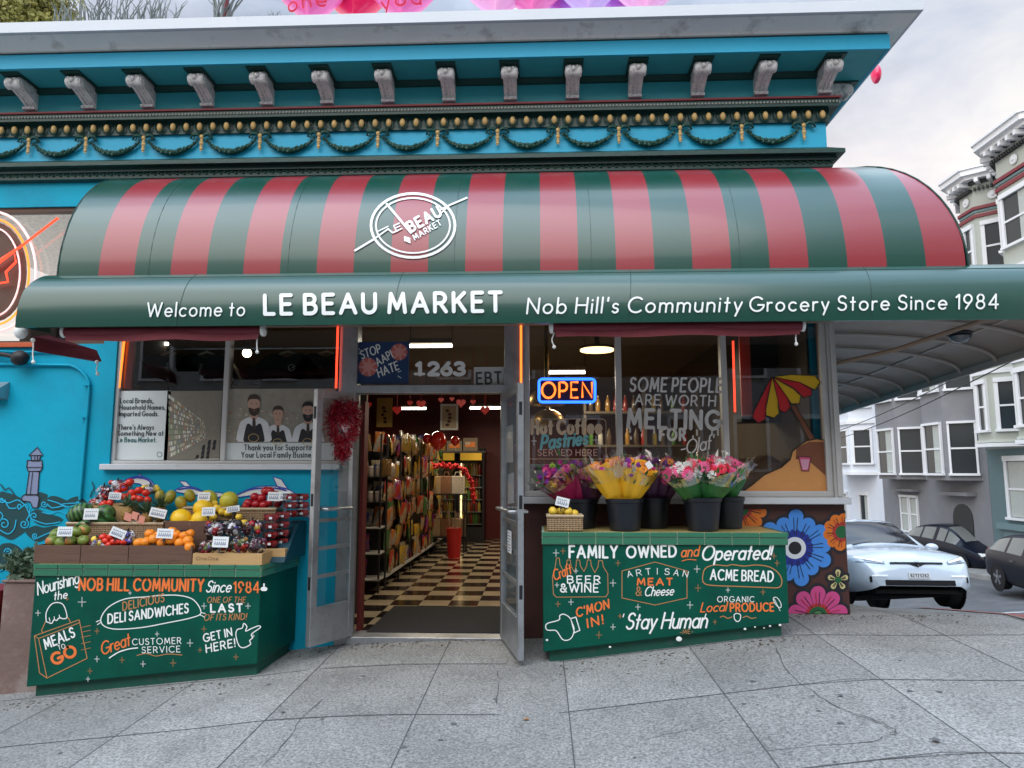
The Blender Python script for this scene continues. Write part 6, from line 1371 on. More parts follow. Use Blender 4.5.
BQ(3, -.05, 683, 466, 5.48, .125, 'wrap_green', [(G_, 'f_red'), (G_, 'f_pink'), (G_, 'f_red'), (Mm, 'f_white')], 15, 'bouquet of red and pink gerberas with green leaves, leaning left', 1.6, seed=9, fr=.034)
BQ(3, .04, 716, 465, 5.47, .14, 'wrap_green', [(G_, 'f_red'), (G_, 'f_red'), (Mm, 'f_white'), (G_, 'f_pink'), (Mm, 'f_lpink')], 17, 'bouquet of red gerberas and white blooms in the middle of the front bucket', 1.8, seed=10, fr=.034)
BQ(4, .0, 728, 462, 5.74, .12, 'wrap_green', [(Mm, 'f_lpink'), (Mm, 'f_white'), (G_, 'f_pink')], 12, 'pale pink bouquet at the right end of the counter', 1.0, seed=11, fr=.028)
BQ(4, -.06, 704, 460, 5.80, .12, 'wrap_dark', [(Mm, 'f_lpink'), (G_, 'f_pink')], 12, 'pink bouquet standing behind the red gerberas', .6, seed=12)
c = at(649, 465, 5.44); mb = MB(); mb.obox(c, Vector((.018, 0, .012)), Vector((-.014, .002, .022)), Vector((0, .001, 0))); mb.build('flower_tag', 'card', None, label='small white card on the right yellow bouquet', cat='tag')
# ---------------------------------------------------------------- planter at the far left
M('planter', (.20, .13, .11), .8, .3, 3, .3, 20, dirt=(.32, .27, .24), dscale=3, dlo=.5, dhi=.7)
x0 = at(2, 600, 5.60).x; x1 = LCX0 - .02; zg = gz(x0, 5.7) - .03; zpl = at(15, 580, 5.6).z
pt = empty('planter', ((x0 + x1) / 2, 5.8, zg), 'weathered brown concrete planter left of the fruit counter', 'planter')
mb = MB(); mb.box(x0, x1, 5.60, 6.02, zg, zpl - .02); mb.build('box', 'planter', pt, bev=.012)
mb = MB(); mb.box(x0 - .012, x1 + .012, 5.588, 6.032, zpl - .02, zpl); mb.build('rim', 'planter', pt, bev=.008)
M('bushleaf', (.10, .15, .09), .6, .35, 10); M('twig', (.12, .09, .06), .8)
def shrub(name, c, rx, ry, rz, n, leafm, lab, cat, size=.03, up=.6, stems=10, group=None, seed=1, thin=.28):
    random.seed(seed); t = empty(name, c, lab, cat, group); mb = MB(); sb = MB()
    for i in range(stems):
        a = random.uniform(0, 6.283); q = random.uniform(.2, .9); tip = c + Vector((math.cos(a) * rx * q, math.sin(a) * ry * q, rz * random.uniform(.6, 1.0))); sb.tube([c + Vector((math.cos(a) * .03, math.sin(a) * .03, -.02)), (c + tip) / 2 + Vector((random.gauss(0, .02), 0, .03)), tip], [.008, .006, .003], 5)
    sb.build('stem', 'twig', t)
    for i in range(n):
        a = random.uniform(0, 6.283); b = random.random(); q = math.sqrt(random.random()); clump = .75 + .35 * math.sin(3 * a + seed) * math.cos(4 * b * 3)
        p = c + Vector((math.cos(a) * rx * q * clump, math.sin(a) * ry * q * clump, rz * (b ** .7) * (1.12 - .35 * q * q) * clump)); d = Vector((random.gauss(0, .7), random.gauss(0, .7), up + random.gauss(0, .5))).normalized(); s_ = d.cross(Vector((random.gauss(0, 1), random.gauss(0, 1), .1))).normalized() * size * thin
        l = size * random.uniform(.6, 1.3); mb.add([p, p + d * l * .45 + s_, p + d * l, p + d * l * .45 - s_], [(0, 1, 2, 3)])
    mb.build('foliage', leafm, t); return t
shrub('shrub', Vector(((x0 + x1) / 2 - .03, 5.78, zpl - .01)), .27, .19, .22, 3200, 'bushleaf', 'grey green shrub growing in the concrete planter', 'shrub', .05, .8)
M('bench_red', (.22, .015, .015), .5, .15)
bn = MB(); bn.box(x0 - 1.2, x0 - .04, 5.62, 5.98, at(0, 605, 5.65).z, at(0, 590, 5.65).z); bn.box(x0 - .12, x0 - .06, 5.66, 5.94, zg, at(0, 605, 5.65).z - .001); bn.box(x0 - 1.15, x0 - 1.09, 5.66, 5.94, zg - .1, at(0, 605, 5.65).z - .001)
bn.build('bench', 'bench_red', None, label='dark red bench end at the left edge beside the planter', cat='bench')
# ---------------------------------------------------------------- shop interior
random.seed(21)
ZI = .052; IX0, IX1, IY0, IY1, IZ = -4.7, XR - TH - .01, W + TH + .005, 14.9, 3.12
def checker():
    m = M('checker', (.5, .5, .5), .16, 0, bump=0, spec=.6); nt = m.node_tree; N = nt.nodes; L = nt.links; c = N.new('ShaderNodeTexChecker'); c.inputs['Scale'].default_value = 1 / .305; c.inputs[1].default_value = (.62, .50, .34, 1); c.inputs[2].default_value = (.018, .012, .012, 1)
    mp = N.new('ShaderNodeMapping'); mp.inputs['Location'].default_value = (.05, .12, .01); L.new(N['Texture Coordinate'].outputs['Object'], mp.inputs[0]); L.new(mp.outputs[0], c.inputs[0])
    n = N.new('ShaderNodeTexNoise'); n.inputs['Scale'].default_value = 3; L.new(N['Texture Coordinate'].outputs['Object'], n.inputs[0]); mx = N.new('ShaderNodeMix'); mx.data_type = 'RGBA'; mx.blend_type = 'MULTIPLY'; mx.inputs[0].default_value = .6; L.new(c.outputs[0], mx.inputs[6]); L.new(n.outputs[0], mx.inputs[7]); L.new(mx.outputs[2], N['Principled BSDF'].inputs['Base Color'])
checker()
M('in_red', (.14, .012, .012), .5, .15, 2); M('in_dark', (.10, .075, .05), .7, .15, 2); M('ceil', (.20, .16, .11), .8, .15, 2)
fl = MB(); fl.box(IX0, IX1, W + .1, IY1, ZI - .06, ZI); fl.build('interior_floor', 'checker', kind='structure')
iw = MB(); iw.box(IX0, IX1, IY1, IY1 + .1, ZI, IZ); iw.build('back_wall', 'in_red', BL, label='dark red back wall inside the shop')
iw = MB(); iw.box(IX0 - .1, IX0, IY0, IY1, ZI, IZ); iw.box(IX1 - .012, IX1 - .002, IY0, IY1, ZI, IZ); iw.build('inner_side_wall', 'in_dark', BL)
iw = MB(); iw.box(IX0, IX1, IY0, IY1, IZ, IZ + .05); iw.build('ceiling', 'ceil', BL)
MB().box(DX0 - .0, DX0 + .03, W + .2, W + .34, ZI, 2.05).build('red_return', 'in_red', BL, label='red painted post just inside the door')
M('matblack', (.012, .012, .014), .95, .3, 40, .5, 90)
a = at(362, 634, 0); mb = MB(); zz = ZI + .008
P = [(DX0 + .09, W + .12), (DX1 - .01, W + .12), (DX1 + .0, W + 1.2), (DX0 + .42, W + 1.2)]
mb.box(DX0 + .10, DX1 + .05, W + .14, W + 1.32, ZI + .001, ZI + .012); mb.build('door_mat', 'matblack', None, label='large black entrance mat just inside the door', cat='mat', bev=.004)
MB().box(-.35, .75, 12.2, 14.2, ZI + .001, ZI + .012).build('door_mat', 'matblack', None, label='black mat in front of the drinks coolers at the back', cat='mat', bev=.004)
# lamps
def tube_lamp(px0, py0, px1, py1, Y, lab, m='tube_white', r=.02):
    a = at(px0, py0, Y); b = at(px1, py1, Y); b.z = a.z; t = empty('strip_light', (a + b) / 2, lab, 'ceiling light', 'strip lights inside the shop')
    mb = MB(); mb.tube([a, b], r, 8); mb.build('tube', m, t, smooth=60); mb = MB(); mb.bar(a + Vector((0, 0, r + .03)), b + Vector((0, 0, r + .03)), .10, .05); mb.tube([(a.x, a.y, a.z + .06), (a.x, a.y, IZ)], .006, 5); mb.tube([(b.x, b.y, b.z + .06), (b.x, b.y, IZ)], .006, 5); mb.build('housing', 'in_dark', t)
tube_lamp(410, 346, 452, 346, 7.6, 'bright strip light seen through the transom'); tube_lamp(401, 408.5, 426, 408.5, 12.0, 'strip light at the back left over the shelves'); tube_lamp(470, 408, 512, 408, 12.2, 'strip light at the back right over the coolers')
tube_lamp(545, 372.5, 585, 372.5, 9.0, 'strip light seen above the neon sign'); tube_lamp(155, 344, 168, 344, 8.6, 'strip light behind the hanging shirts', r=.02)
lt_ = empty('bulb_lamp', at(247, 353, 7.0), 'bright bare bulb glowing behind the left window', 'lamp')
mb = MB(); c = at(247, 353, 7.0); mb.ball(c, .045, 12, 8); mb.build('bulb', 'bulb', lt_, smooth=60); mb = MB(); mb.lathe([(.03, .03), (.03, .10), (.012, .13), (.006, IZ - c.z)], c, 10); mb.build('socket', 'black', lt_)
M('brass', (.40, .25, .08), .3, .1, metal=.9)
for px, py, r_, Y, lab in ((597, 351, .20, 8.4, 'flat round glowing ceiling lamp above the neon sign'),):
    c = at(px, py, Y); t = empty('ceiling_lamp', c, lab, 'lamp'); mb = MB(); mb.lathe([(.001, 0), (r_, 0), (r_, .03)], c, 24); mb.build('diffuser', 'tube_warm', t); mb = MB(); mb.lathe([(r_ + .01, .02), (r_ + .01, .05), (.03, .08), (.02, IZ - c.z)], c, 24); mb.build('housing', 'in_dark', t)
for px, py, r_, Y, lab in ((546, 405, .19, 7.0, 'dome pendant lamp with a glowing rim behind the neon sign'), (548, 425, .20, 8.0, 'brass dome pendant lamp behind the coffee decal')):
    c = at(px, py, Y); t = empty('pendant_lamp', c, lab, 'pendant lamp'); mb = MB(); mb.lathe([(r_ * math.cos(R(a)), r_ * .9 * math.sin(R(a))) for a in range(0, 85, 8)] + [(.02, r_ * 1.0), (.008, IZ - c.z)], c, 24); mb.build('dome', 'brass', t, smooth=50)
    mb = MB(); mb.lathe([(.001, .012), (r_ * .9, .012)], c, 20); mb.build('bulb', 'tube_warm', t)
# ---- real light of those lamps
def area(loc, sx, sy, e, col=(1, .85, .62)):
    d = bpy.data.lights.new('lamp_light', 'AREA'); d.shape = 'RECTANGLE'; d.size = sx; d.size_y = sy; d.energy = e; d.color = col; o = bpy.data.objects.new('lamp_light', d); COL.objects.link(o); o.location = loc
area((-1.3, 7.6, at(430, 346, 7.6).z - .04), .5, .1, 7); area((-2.0, 12, 2.45), .6, .1, 12); area((-.5, 12.2, 2.45), .7, .1, 13); area((.35, 9.0, 2.6), .6, .1, 12)
area((1.2, 8.4, 2.7), .4, .4, 4)
# ---- gondola shelf with snack bags along the left of the aisle
gx0, gx1 = -2.28, -1.84; gy0, gy1 = 8.45, 13.3; gh = 1.86
gd = empty('gondola_shelf', ((gx0 + gx1) / 2, gy0, ZI), 'long black wire shelf of snacks along the left side of the aisle', 'shelf')
M('wire', (.02, .02, .02), .4); M('shelfwhite', (.45, .44, .42), .5)
mb = MB(); mb.box(gx0 + .1, gx1 - .1, gy0 + .1, gy1, ZI + .05, gh - .1); mb.build('core', 'wire', gd)
for k in range(6):
    mb = MB(); z = ZI + .14 + k * .29; mb.box(gx1 - .1, gx1 + (.02 if k < 1 else -.06), gy0, gy1, z, z + .012)
    if k < 1: mb.box(gx1 + .015, gx1 + .03, gy0, gy1, z, z + .035)
    pass; mb.build('shelf_board', 'shelfwhite' if k < 1 else 'wire', gd)
    if k < 3: mb = MB(); mb.box(gx0 - .02, gx1, gy0 - .26, gy0 + .1, z, z + .014); mb.build('end_shelf', 'shelfwhite', gd)
mb = MB()
for y in [gy0 + i * .8 for i in range(7)]: mb.box(gx1 + .0, gx1 + .02, y, y + .02, ZI, gh)
for x in (gx0, gx1 - .02): mb.box(x, x + .02, gy0 - .25, gy0 - .23, ZI, gh)
mb.build('upright', 'wire', gd)
bagcols = [(.40, .04, .02), (.50, .28, .03), (.35, .28, .16), (.05, .14, .04), (.20, .03, .20), (.40, .12, .02), (.03, .04, .16), (.30, .27, .22), (.16, .08, .02), (.34, .26, .05)]
protos = []
for i, c in enumerate(bagcols):
    M('snack%d' % i, c, .22, .5, 3, .8, 5, coat=.5, dirt=bagcols[(i * 3 + 4) % 10], dscale=2.2, dlo=.46, dhi=.52); mb = MB()
    def fn(u, v, s=i): 
        x = (u - .5); z = v; return Vector((x * (1 - .12 * math.sin(v * math.pi)), -.17 * (1 - (2 * u - 1) ** 2) ** .6 * math.sin(v * math.pi) ** .5 - .01, z))
    mb.grid(fn, 8, 8); mb.grid(lambda u, v: fn(u, v) * Vector((1, -1, 1)) if False else Vector((fn(u, v).x, .17 * (1 - (2 * u - 1) ** 2) ** .6 * math.sin(v * math.pi) ** .5 + .01, v)), 8, 8); protos.append((mb, 'snack%d' % i))
SN = {}
def snack(loc, w_, h_, rz, i, lab, grp):
    if i not in SN:
        mb, m = protos[i]; o = mb.build('snack_bag', m, None, label=lab, cat='snack bag', group=grp, org=(0, 0, 0), smooth=60); SN[i] = o
    else: o = SN[i].copy(); COL.objects.link(o); o['label'] = lab; o['group'] = grp
    o.location = loc; o.scale = (w_, w_ * .6, h_); o.rotation_euler = (random.uniform(-.15, .1), random.uniform(-.16, .16), rz)
for k in range(6):
    z = ZI + .155 + k * .29; y = gy0 + .12
    while y < gy1 - .1:
        wd = random.uniform(.19, .27); i = random.choice([0, 1, 2, 3, 5, 7, 8, 9, 1, 9, 2]) if random.random() < .9 else random.randrange(10)
        if y < 11.2 or random.random() < .75: snack((gx1 - .03 + random.uniform(-.03, .05), y + wd / 2, z + random.uniform(-.05, .05) * (k > 0)), wd * random.uniform(.9, 1.25), random.uniform(.19, .285), R(90) + random.uniform(-.3, .3), i, 'glossy snack bag on the aisle side of the long wire shelf', 'snack bags along the aisle shelf')
        y += wd * .82
for k in range(6):
    z = ZI + .155 + k * .29; x = gx0 + .04
    if k in (0, 1, 2, 3, 4, 5):
        while x < gx1 - .04:
            wd = random.uniform(.10, .14); 
            if random.random() < (.45 if k < 2 else 1): snack((x + wd / 2, gy0 - .10 + .03 * (k > 2), z), wd, random.uniform(.15, .24), 0, random.choice([3, 6, 8, 0, 4] if k < 2 else [8, 7, 0, 6, 2]), 'small packet on the end of the long wire shelf facing the door', 'packets on the shelf end')
            x += wd * 1.05
# jars on the end shelf
M('jar', (.30, .24, .20), .15, .3, 10, coat=.6); M('jarlid', (.5, .46, .42), .4)
jr = None
for r_ in range(2):
    for q in range(5):
        loc = (gx0 + .05 + q * .085, gy0 - .20, ZI + .14 + .29 * (3 + r_) + .012)
        if jr is None:
            mb = MB(); mb.lathe([(.03, 0), (.034, .01), (.034, .08), (.026, .10), (.026, .105)], (0, 0, 0), 12); jr = mb.build('jar', 'jar', None, label='small glass jar on the shelf end by the door', cat='jar', group='jars on the shelf end', org=(0, 0, 0), smooth=50); l = MB().lathe([(.03, .10), (.03, .125), (.001, .126)], (0, 0, 0), 12).build('lid', 'jarlid', jr); o = jr
        else: o = dup(jr, loc)
        o.location = loc
for k in (3, 4): 
    z = ZI + .14 + .29 * k; MB().box(gx0 - .02, gx1, gy0 - .26, gy0 + .1, z, z + .010).build('end_shelf', 'wire', gd)
# left interior: dark magazine racks and curved chair arm
dk = empty('magazine_rack', (-2.6, 9.2, ZI), 'dark rack of papers beside the left door post', 'rack')
MB().box(-3.2, -2.42, 9.4, 9.9, ZI, 1.9).build('frame', 'wire', dk)
for k in range(4):
    mb = MB(); mb.prismx([(9.18, .35 + k * .38), (9.21, .34 + k * .38), (9.40, .66 + k * .38), (9.37, .67 + k * .38)], -3.1, -2.46); mb.build('paper_row', 'shelfwhite' if k % 2 else 'snack7', dk)
# back: coolers
M('cooler_black', (.015, .015, .018), .35); M('cool_header', (.85, .50, .04), .5, .1, 20, emit=.15, ecol=(.9, .5, .05))
glass('coolglass', (.8, .85, .85), .6, .02, .03)
cp_ = [empty('drinks_cooler', at(x, 545, 14.0), lab, 'cooler', 'black glass door coolers at the back') for x, lab in ((445, 'glass door drinks cooler behind the paper bags'), (469, 'glass door drinks cooler at the right of the back wall'))]
for (t, x0p, x1p) in ((cp_[0], 432, 456.5), (cp_[1], 457.5, 484)):
    x0 = at(x0p, 500, 14.0).x; x1 = at(x1p, 500, 14.0).x; zt_ = at(450, 448, 14.0).z
    mb = MB(); mb.box(x0, x1, 14.55, 14.6, ZI, zt_); mb.box(x0, x0 + .04, 14.0, 14.55, ZI, zt_); mb.box(x1 - .04, x1, 14.0, 14.55, ZI, zt_); mb.box(x0 + .04, x1 - .04, 14.0, 14.55, zt_ - .06, zt_); mb.box(x0 + .04, x1 - .04, 14.0, 14.55, ZI, ZI + .3); mb.build('cabinet', 'cooler_black', t)
    mb = MB(); mb.box(x0 + .05, x1 - .05, 13.975, 13.997, zt_ - .24, zt_ - .07); T(mb, 'COLD DRINKS' if False else 'IIIIII', 13.97, 0, 0, 1, 0, 1) if False else 0; mb.build('header', 'cool_header', t)
    mb = MB(); mb.tube([(x0 + .06, 14.1, zt_ - .3), (x0 + .06, 14.1, ZI + .35)], .012, 6); mb.build('lamp_tube', 'tube_warm', t)
    for k in range(5):
        z = ZI + .34 + k * (zt_ - .7) / 5; mb = MB(); mb.box(x0 + .04, x1 - .04, 14.05, 14.5, z, z + .012); mb.build('shelf_board', 'shelfwhite', t)
    MB().box(x0 + .04, x1 - .04, 13.99, 13.99, ZI + .3, zt_ - .24).build('glass_door', 'coolglass', t)
    bc = [(.10, .22, .05), (.40, .20, .03), (.55, .50, .40), (.35, .03, .02), (.10, .06, .03), (.60, .45, .08)]
    for k in range(5):
        z = ZI + .353 + k * (zt_ - .7) / 5; n = 7
        for q in range(n):
            ci = random.randrange(6); key = 'drink%d' % ci
            if key not in MATS: M(key, bc[ci], .2, .2, 20, coat=.4)
            if key not in SN:
                o = MB().lathe([(.032, 0), (.034, .01), (.034, .13), (.014, .19), (.014, .225), (.001, .226)], (0, 0, 0), 10).build('bottle', key, None, label='bottle standing on a shelf inside the back coolers', cat='bottle', group='bottles in the coolers', org=(0, 0, 0), smooth=50); SN[key] = o
            else: o = SN[key].copy(); COL.objects.link(o)
            o.location = (x0 + .08 + (x1 - x0 - .16) * (q + .5) / n, 14.13, z)
# shelf with cartons along the back top
x0 = at(376, 445, 13.2).x; x1 = at(486, 445, 13.2).x; zt_ = at(430, 451, 13.2).z
sh = MB(); sh.box(x0, x1, 13.2, 13.6, zt_ - .03, zt_); sh.build('wall_shelf', 'wire', None, label='high dark shelf of cartons across the back of the shop', cat='shelf')
x = x0 + .02; k = 0
while x < x1 - .15:
    wd = random.uniform(.16, .30); hh = random.uniform(.18, .30); m = random.choice(['snack6', 'snack8', 'cooler_black', 'in_dark', 'snack3'])
    mb = MB(); mb.box(x, x + wd, 13.24, 13.5, zt_ + .001, zt_ + hh); mb.box(x + wd * .15, x + wd * .85, 13.236, 13.24, zt_ + hh * .3, zt_ + hh * .7, 1); mb.build('carton', [m, 'snack7'], None, label='dark carton standing on the high back shelf', cat='carton', group='cartons on the high back shelf', bev=.004); x += wd + .02
# table with paper bags and bucket
x0 = at(426, 494, 12.2).x; x1 = at(465, 494, 12.2).x; ztb = at(445, 494, 12.2).z
tb = empty('display_rack', ((x0 + x1) / 2, 12.4, ZI), 'black two tier rack holding paper gift bags', 'rack')
for z in (ztb, at(445, 537, 12.2).z): MB().box(x0, x1, 12.2, 12.6, z - .02, z).build('shelf_board', 'wire', tb)
for x in (x0, x1 - .03):
    for y in (12.2, 12.57): MB().box(x, x + .03, y, y + .03, ZI, ztb - .021).build('leg', 'wire', tb)
M('kraftbag', (.45, .32, .18), .7, .35, 40); M('kraftbag2', (.5, .45, .36), .7, .4, 50); M('kraftbag3', (.25, .12, .06), .7, .4, 50)
for i, (px, wd, zb_, m) in enumerate(((434, .22, ztb, 'kraftbag'), (446, .20, ztb, 'kraftbag3'), (457, .22, ztb, 'kraftbag2'), (434, .22, at(445, 537, 12.2).z, 'kraftbag'), (447, .22, at(445, 537, 12.2).z, 'kraftbag3'), (458, .22, at(445, 537, 12.2).z, 'kraftbag'))):
    c = at(px, 490, 12.25); t = empty('gift_bag', (c.x, 12.35, zb_), '%s paper gift bag on the %s tier, %s' % (['tan', 'brown', 'pale', 'tan', 'brown', 'tan'][i], ['upper', 'lower'][i > 2], ['left', 'middle', 'right'][i % 3]), 'paper bag')
    MB().box(c.x - wd / 2, c.x + wd / 2, 12.28, 12.44, zb_ + .001, zb_ + .30).build('paper_body', m, t, bev=.006)
    MB().tube([(c.x - .05, 12.30, zb_ + .29), (c.x - .03, 12.30, zb_ + .37), (c.x + .03, 12.30, zb_ + .37), (c.x + .05, 12.30, zb_ + .29)], .006, 5).build('handle', m, t)
M('garl_red', (.55, .012, .015), .6, .4, 30, .8, 40)
gp = [at(x, y, 12.1) for x, y in smoothpts([(427, 470), (436, 466), (450, 466), (460, 468), (468, 476), (472, 488), (474, 500)], 4)]; mb = MB()
for p in gp:
    for _ in range(5): mb.ball(p + Vector((random.gauss(0, .015), random.gauss(0, .015), random.gauss(0, .02))), .028, 6, 4, jit=.3)
mb.build('red_garland', 'garl_red', None, label='fluffy red garland arching over the paper bags', cat='garland')
c = at(454, 545, 11.6); t = empty('red_bucket', (c.x, 11.6, ZI), 'red bucket with sticks standing on the checkered floor', 'bucket'); hb = at(454, 528, 11.6).z - ZI
M('bucketred', (.55, .02, .02), .4); mb = MB(); mb.lathe([(.10, 0), (.125, hb), (.13, hb), (.115, hb - .01), (.09, .01)], (c.x, 11.6, ZI), 20); mb.build('pail', 'bucketred', t, smooth=40); mb = MB()
for i in range(9): a = random.uniform(0, 6.28); mb.tube([(c.x + .03 * math.cos(a), 11.6 + .03 * math.sin(a), ZI + .02), (c.x + .12 * math.cos(a), 11.6 + .1 * math.sin(a), ZI + hb + random.uniform(.15, .32))], .007, 5)
mb.build('stick', 'wood', t); 
# pictures on the back wall, hearts, balloons
M('pic_cream', (.55, .45, .30), .6, .3, 8); M('pic_yel', (.60, .38, .10), .6, .3, 6); M('pic_dark', (.10, .03, .02), .5)
for px0, py0, px1, py1, m, lab in ((440.5, 404, 458, 430, 'pic_cream', 'framed cream picture high on the red back wall'), (377, 398, 392, 427, 'pic_yel', 'yellow and orange hanging banner at the back left')):
    a = at(px0, py0, 13.9); b = at(px1, py1, 13.9); t = empty('wall_picture', (a + b) / 2, lab, 'picture'); MB().box(a.x, b.x, 13.9, 13.93, b.z, a.z).build('frame', 'white' if m == 'pic_cream' else m, t)
    mb = MB(); mb.box(a.x + .04, b.x - .04, 13.892, 13.899, b.z + .04, a.z - .04, 0)
    for i in range(5): z = b.z + .1 + i * .07; mb.ball(((a.x + b.x) / 2 + random.uniform(-.05, .05), 13.888, z), .04, 8, 4, 1, sq=(1, .05, .8))
    mb.build('artwork', [m, 'pic_dark'], t)
def heart_pts(cx, cz, s): return [(cx + s * x, cz + s * y) for x, y in HP[::2]]
M('heartred', (.60, .015, .015), .45, .05)
for i, (px, py, s) in enumerate(((344, 404, 4), (368, 405, 4), (397, 410, 5), (421, 404, 5), (441, 400, 3), (461, 403, 5), (473, 402, 3), (485, 410, 5), (410, 403, 3), (452, 399, 2.5))):
    c = at(px, py, 9.0); k = s / FPX * 9.2; mb = MB(); mb.prism(heart_pts(c.x, c.z, k), 9.0, 9.012); mb.tube([(c.x, 9.006, c.z + k * .3), (c.x + .01, 9.006, IZ)], .002, 4)
    mb.build('hanging_heart', 'heartred', None, label='red paper heart hanging across the shop behind the door opening', cat='paper heart', group='paper hearts on the garland')
M('balloonred', (.62, .02, .015), .2, .05, 3, 0, coat=.6)
for px, py, s, lab in ((438, 441, 8.5, 'large red balloon over the paper bags'), (427, 439, 4.5, 'small red balloon left of the large one'), (455, 441, 4.5, 'small red balloon right of the large one'), (386, 439, 4.5, 'small red balloon above the shelf end')):
    c = at(px, py, 11.2); k = s / FPX * 11.3; t = empty('red_balloon', c, lab, 'balloon'); mb = MB(); mb.ball(c, k, 16, 12, sq=(1, 1, 1.15)); mb.v = [(x, y, z) if z > c.z else (c.x + (x - c.x) * (1 - .35 * ((c.z - z) / k) ** 2), c.y + (y - c.y) * (1 - .35 * ((c.z - z) / k) ** 2), z) for x, y, z in mb.v]; mb.build('skin', 'balloonred', t, smooth=80); MB().tube([(c.x, c.y, c.z - k * 1.1), (c.x + .02, c.y, c.z - k * 2.2)], .003, 4).build('string', 'white', t)
# hanging shirts in the left window
M('shirt_black', (.012, .011, .013), .85, .3, 9, .4, 12); M('hanger', (.55, .45, .32), .5)
rail = MB(); a = at(120, 347, 6.75); rail.tube([(LX0 + .1, 6.75, 2.62), (LX1 - .05, 6.75, 2.62)], .010, 6); rail.build('clothes_rail', 'alu', None, label='thin rail holding the black shirts behind the left window', cat='rail')
for i, (px, w_) in enumerate(((170, .52), (207, .50), (288, .62), (327, .5))):
    c = at(px, 350, 6.75); t = empty('hanging_shirt', (c.x, 6.75, 2.3), 'black shirt on a hanger, %s' % ['leftmost in the left window', 'just left of the glowing bulb', 'with a small round emblem', 'at the right edge of the left window'][i], 'shirt'); z = 2.56
    P = smoothpts([(-.09, 0), (-.03, -.03), (.03, -.03), (.09, 0), (.22, -.03), (w_ / 2 + .10, -.25), (w_ / 2 - .02, -.30), (.22, -.18), (.24, -.55), (-.24, -.55), (-.22, -.18), (-w_ / 2 + .02, -.30), (-w_ / 2 - .10, -.25), (-.22, -.03)], 2, True)
    mb = MB(); mb.prism([(c.x + x, z + y) for x, y in P], 6.70, 6.80); mb.build('cloth', 'shirt_black', t, bev=.01)
    mb = MB(); mb.tube([(c.x - .16, 6.75, z - .045), (c.x - .06, 6.75, z + .01), (c.x, 6.75, z + .03), (c.x + .06, 6.75, z + .01), (c.x + .16, 6.75, z - .045)], .012, 6); mb.tube([(c.x, 6.75, z + .03), (c.x, 6.75, z + .07)], .004, 5); mb.build('hanger', 'hanger', t)
    if i == 2: mb = MB(); mb.tube([(c.x + .06 + .03 * math.cos(a_), 6.695, z - .14 + .03 * math.sin(a_)) for a_ in [k / 3 for k in range(19)]], .003, 5, closed=True); mb.tube([(c.x + .03, 6.695, z - .16), (c.x + .10, 6.695, z - .12)], .003, 5); mb.build('emblem', 'white', t)
MB().box(LX0 + .02, LX1 - .02, 7.1, 7.14, ZI, 2.3).build('display_screen', 'in_dark', None, label='dark backing screen behind the posters of the left window', cat='screen')
# right window: appliance, bags, shelves behind the glass
M('appl', (.70, .72, .74), .35, .05); a = at(528, 464, 6.42); b = at(560, 497, 6.42)
t = empty('counter_appliance', (a.x, 6.5, b.z), 'white boxy appliance behind the right window, left of the bouquets', 'appliance'); MB().box(a.x, b.x, 6.42, 6.75, ZRS, a.z).build('casing', 'appl', t, bev=.01)
for z in (a.z - .04, ZRS + .05): MB().box(a.x + .05, a.x + .17, 6.416, 6.4195, z - .012, z + .012).build('handle_slot', 'black', t)
MB().box(DX1 + .1, IX1 - .05, 6.4, 6.95, ZI, ZRS - .01).build('display_ledge', 'in_dark', None, label='dark ledge behind the right window', cat='ledge')
M('sack', (.30, .20, .11), .7, .4, 6, .5, 12)
for i, (px, r_) in enumerate(((742, .20), (765, .22), (790, .2), (812, .2), (640, .1), (665, .12))):
    c = at(px, 470, 6.62); o = MB(); o.ball((c.x, 6.65, ZRS + r_ * .8), r_, 14, 10, sq=(1, .8, .85), jit=.08); o.build('paper_sack', 'sack', None, label='brown paper sack behind the right window, number %d from the left' % 0 if False else ['crumpled brown sack behind the red neon tube', 'larger brown sack under the painted umbrella', 'brown sack behind the umbrella pole', 'brown sack at the right end of the window', 'small brown sack behind the purple bouquet', 'small brown sack behind the signature lettering'][i], cat='sack', smooth=70)
wk = MB(); 
for k in range(3): wk.box(DX1 + .9, IX1 - .2, 9.6, 9.9, 1.3 + .45 * k, 1.33 + .45 * k)
for x in (DX1 + .9, 1.4, IX1 - .23): wk.box(x, x + .03, 9.62, 9.88, ZI, 2.6)
wk.build('wall_rack', 'in_dark', None, label='tall dark rack of bottles deep behind the right window', cat='rack')
for k in range(3):
    x = DX1 + 1.0
    while x < IX1 - .3:
        ci = random.randrange(6); o = SN['drink%d' % ci].copy() if 'drink%d' % ci in SN else None
        if o: COL.objects.link(o); o.location = (x, 9.74, 1.333 + .45 * k); o['label'] = 'bottle on the dark rack deep behind the right window'; o['group'] = 'bottles on the wall rack'
        x += random.uniform(.09, .16)
mb = MB(); a = at(735, 500, 6.9); mb.box(a.x + .12, a.x + .75, 7.0, 7.2, 1.9, 2.75); mb.build('speaker_box', 'black', None, label='large black box hanging behind the top of the rightmost pane', cat='box', bev=.01)
mb = MB(); mb.tube([at(510, 320, W + .08), at(513, 340, W + .08), at(511, 356, W + .08)], .012, 6); M('purplecloth', (.25, .15, .40), .6); mb.build('purple_ribbon', 'purplecloth', None, label='purple ribbon hanging at the right of the transom', cat='ribbon')
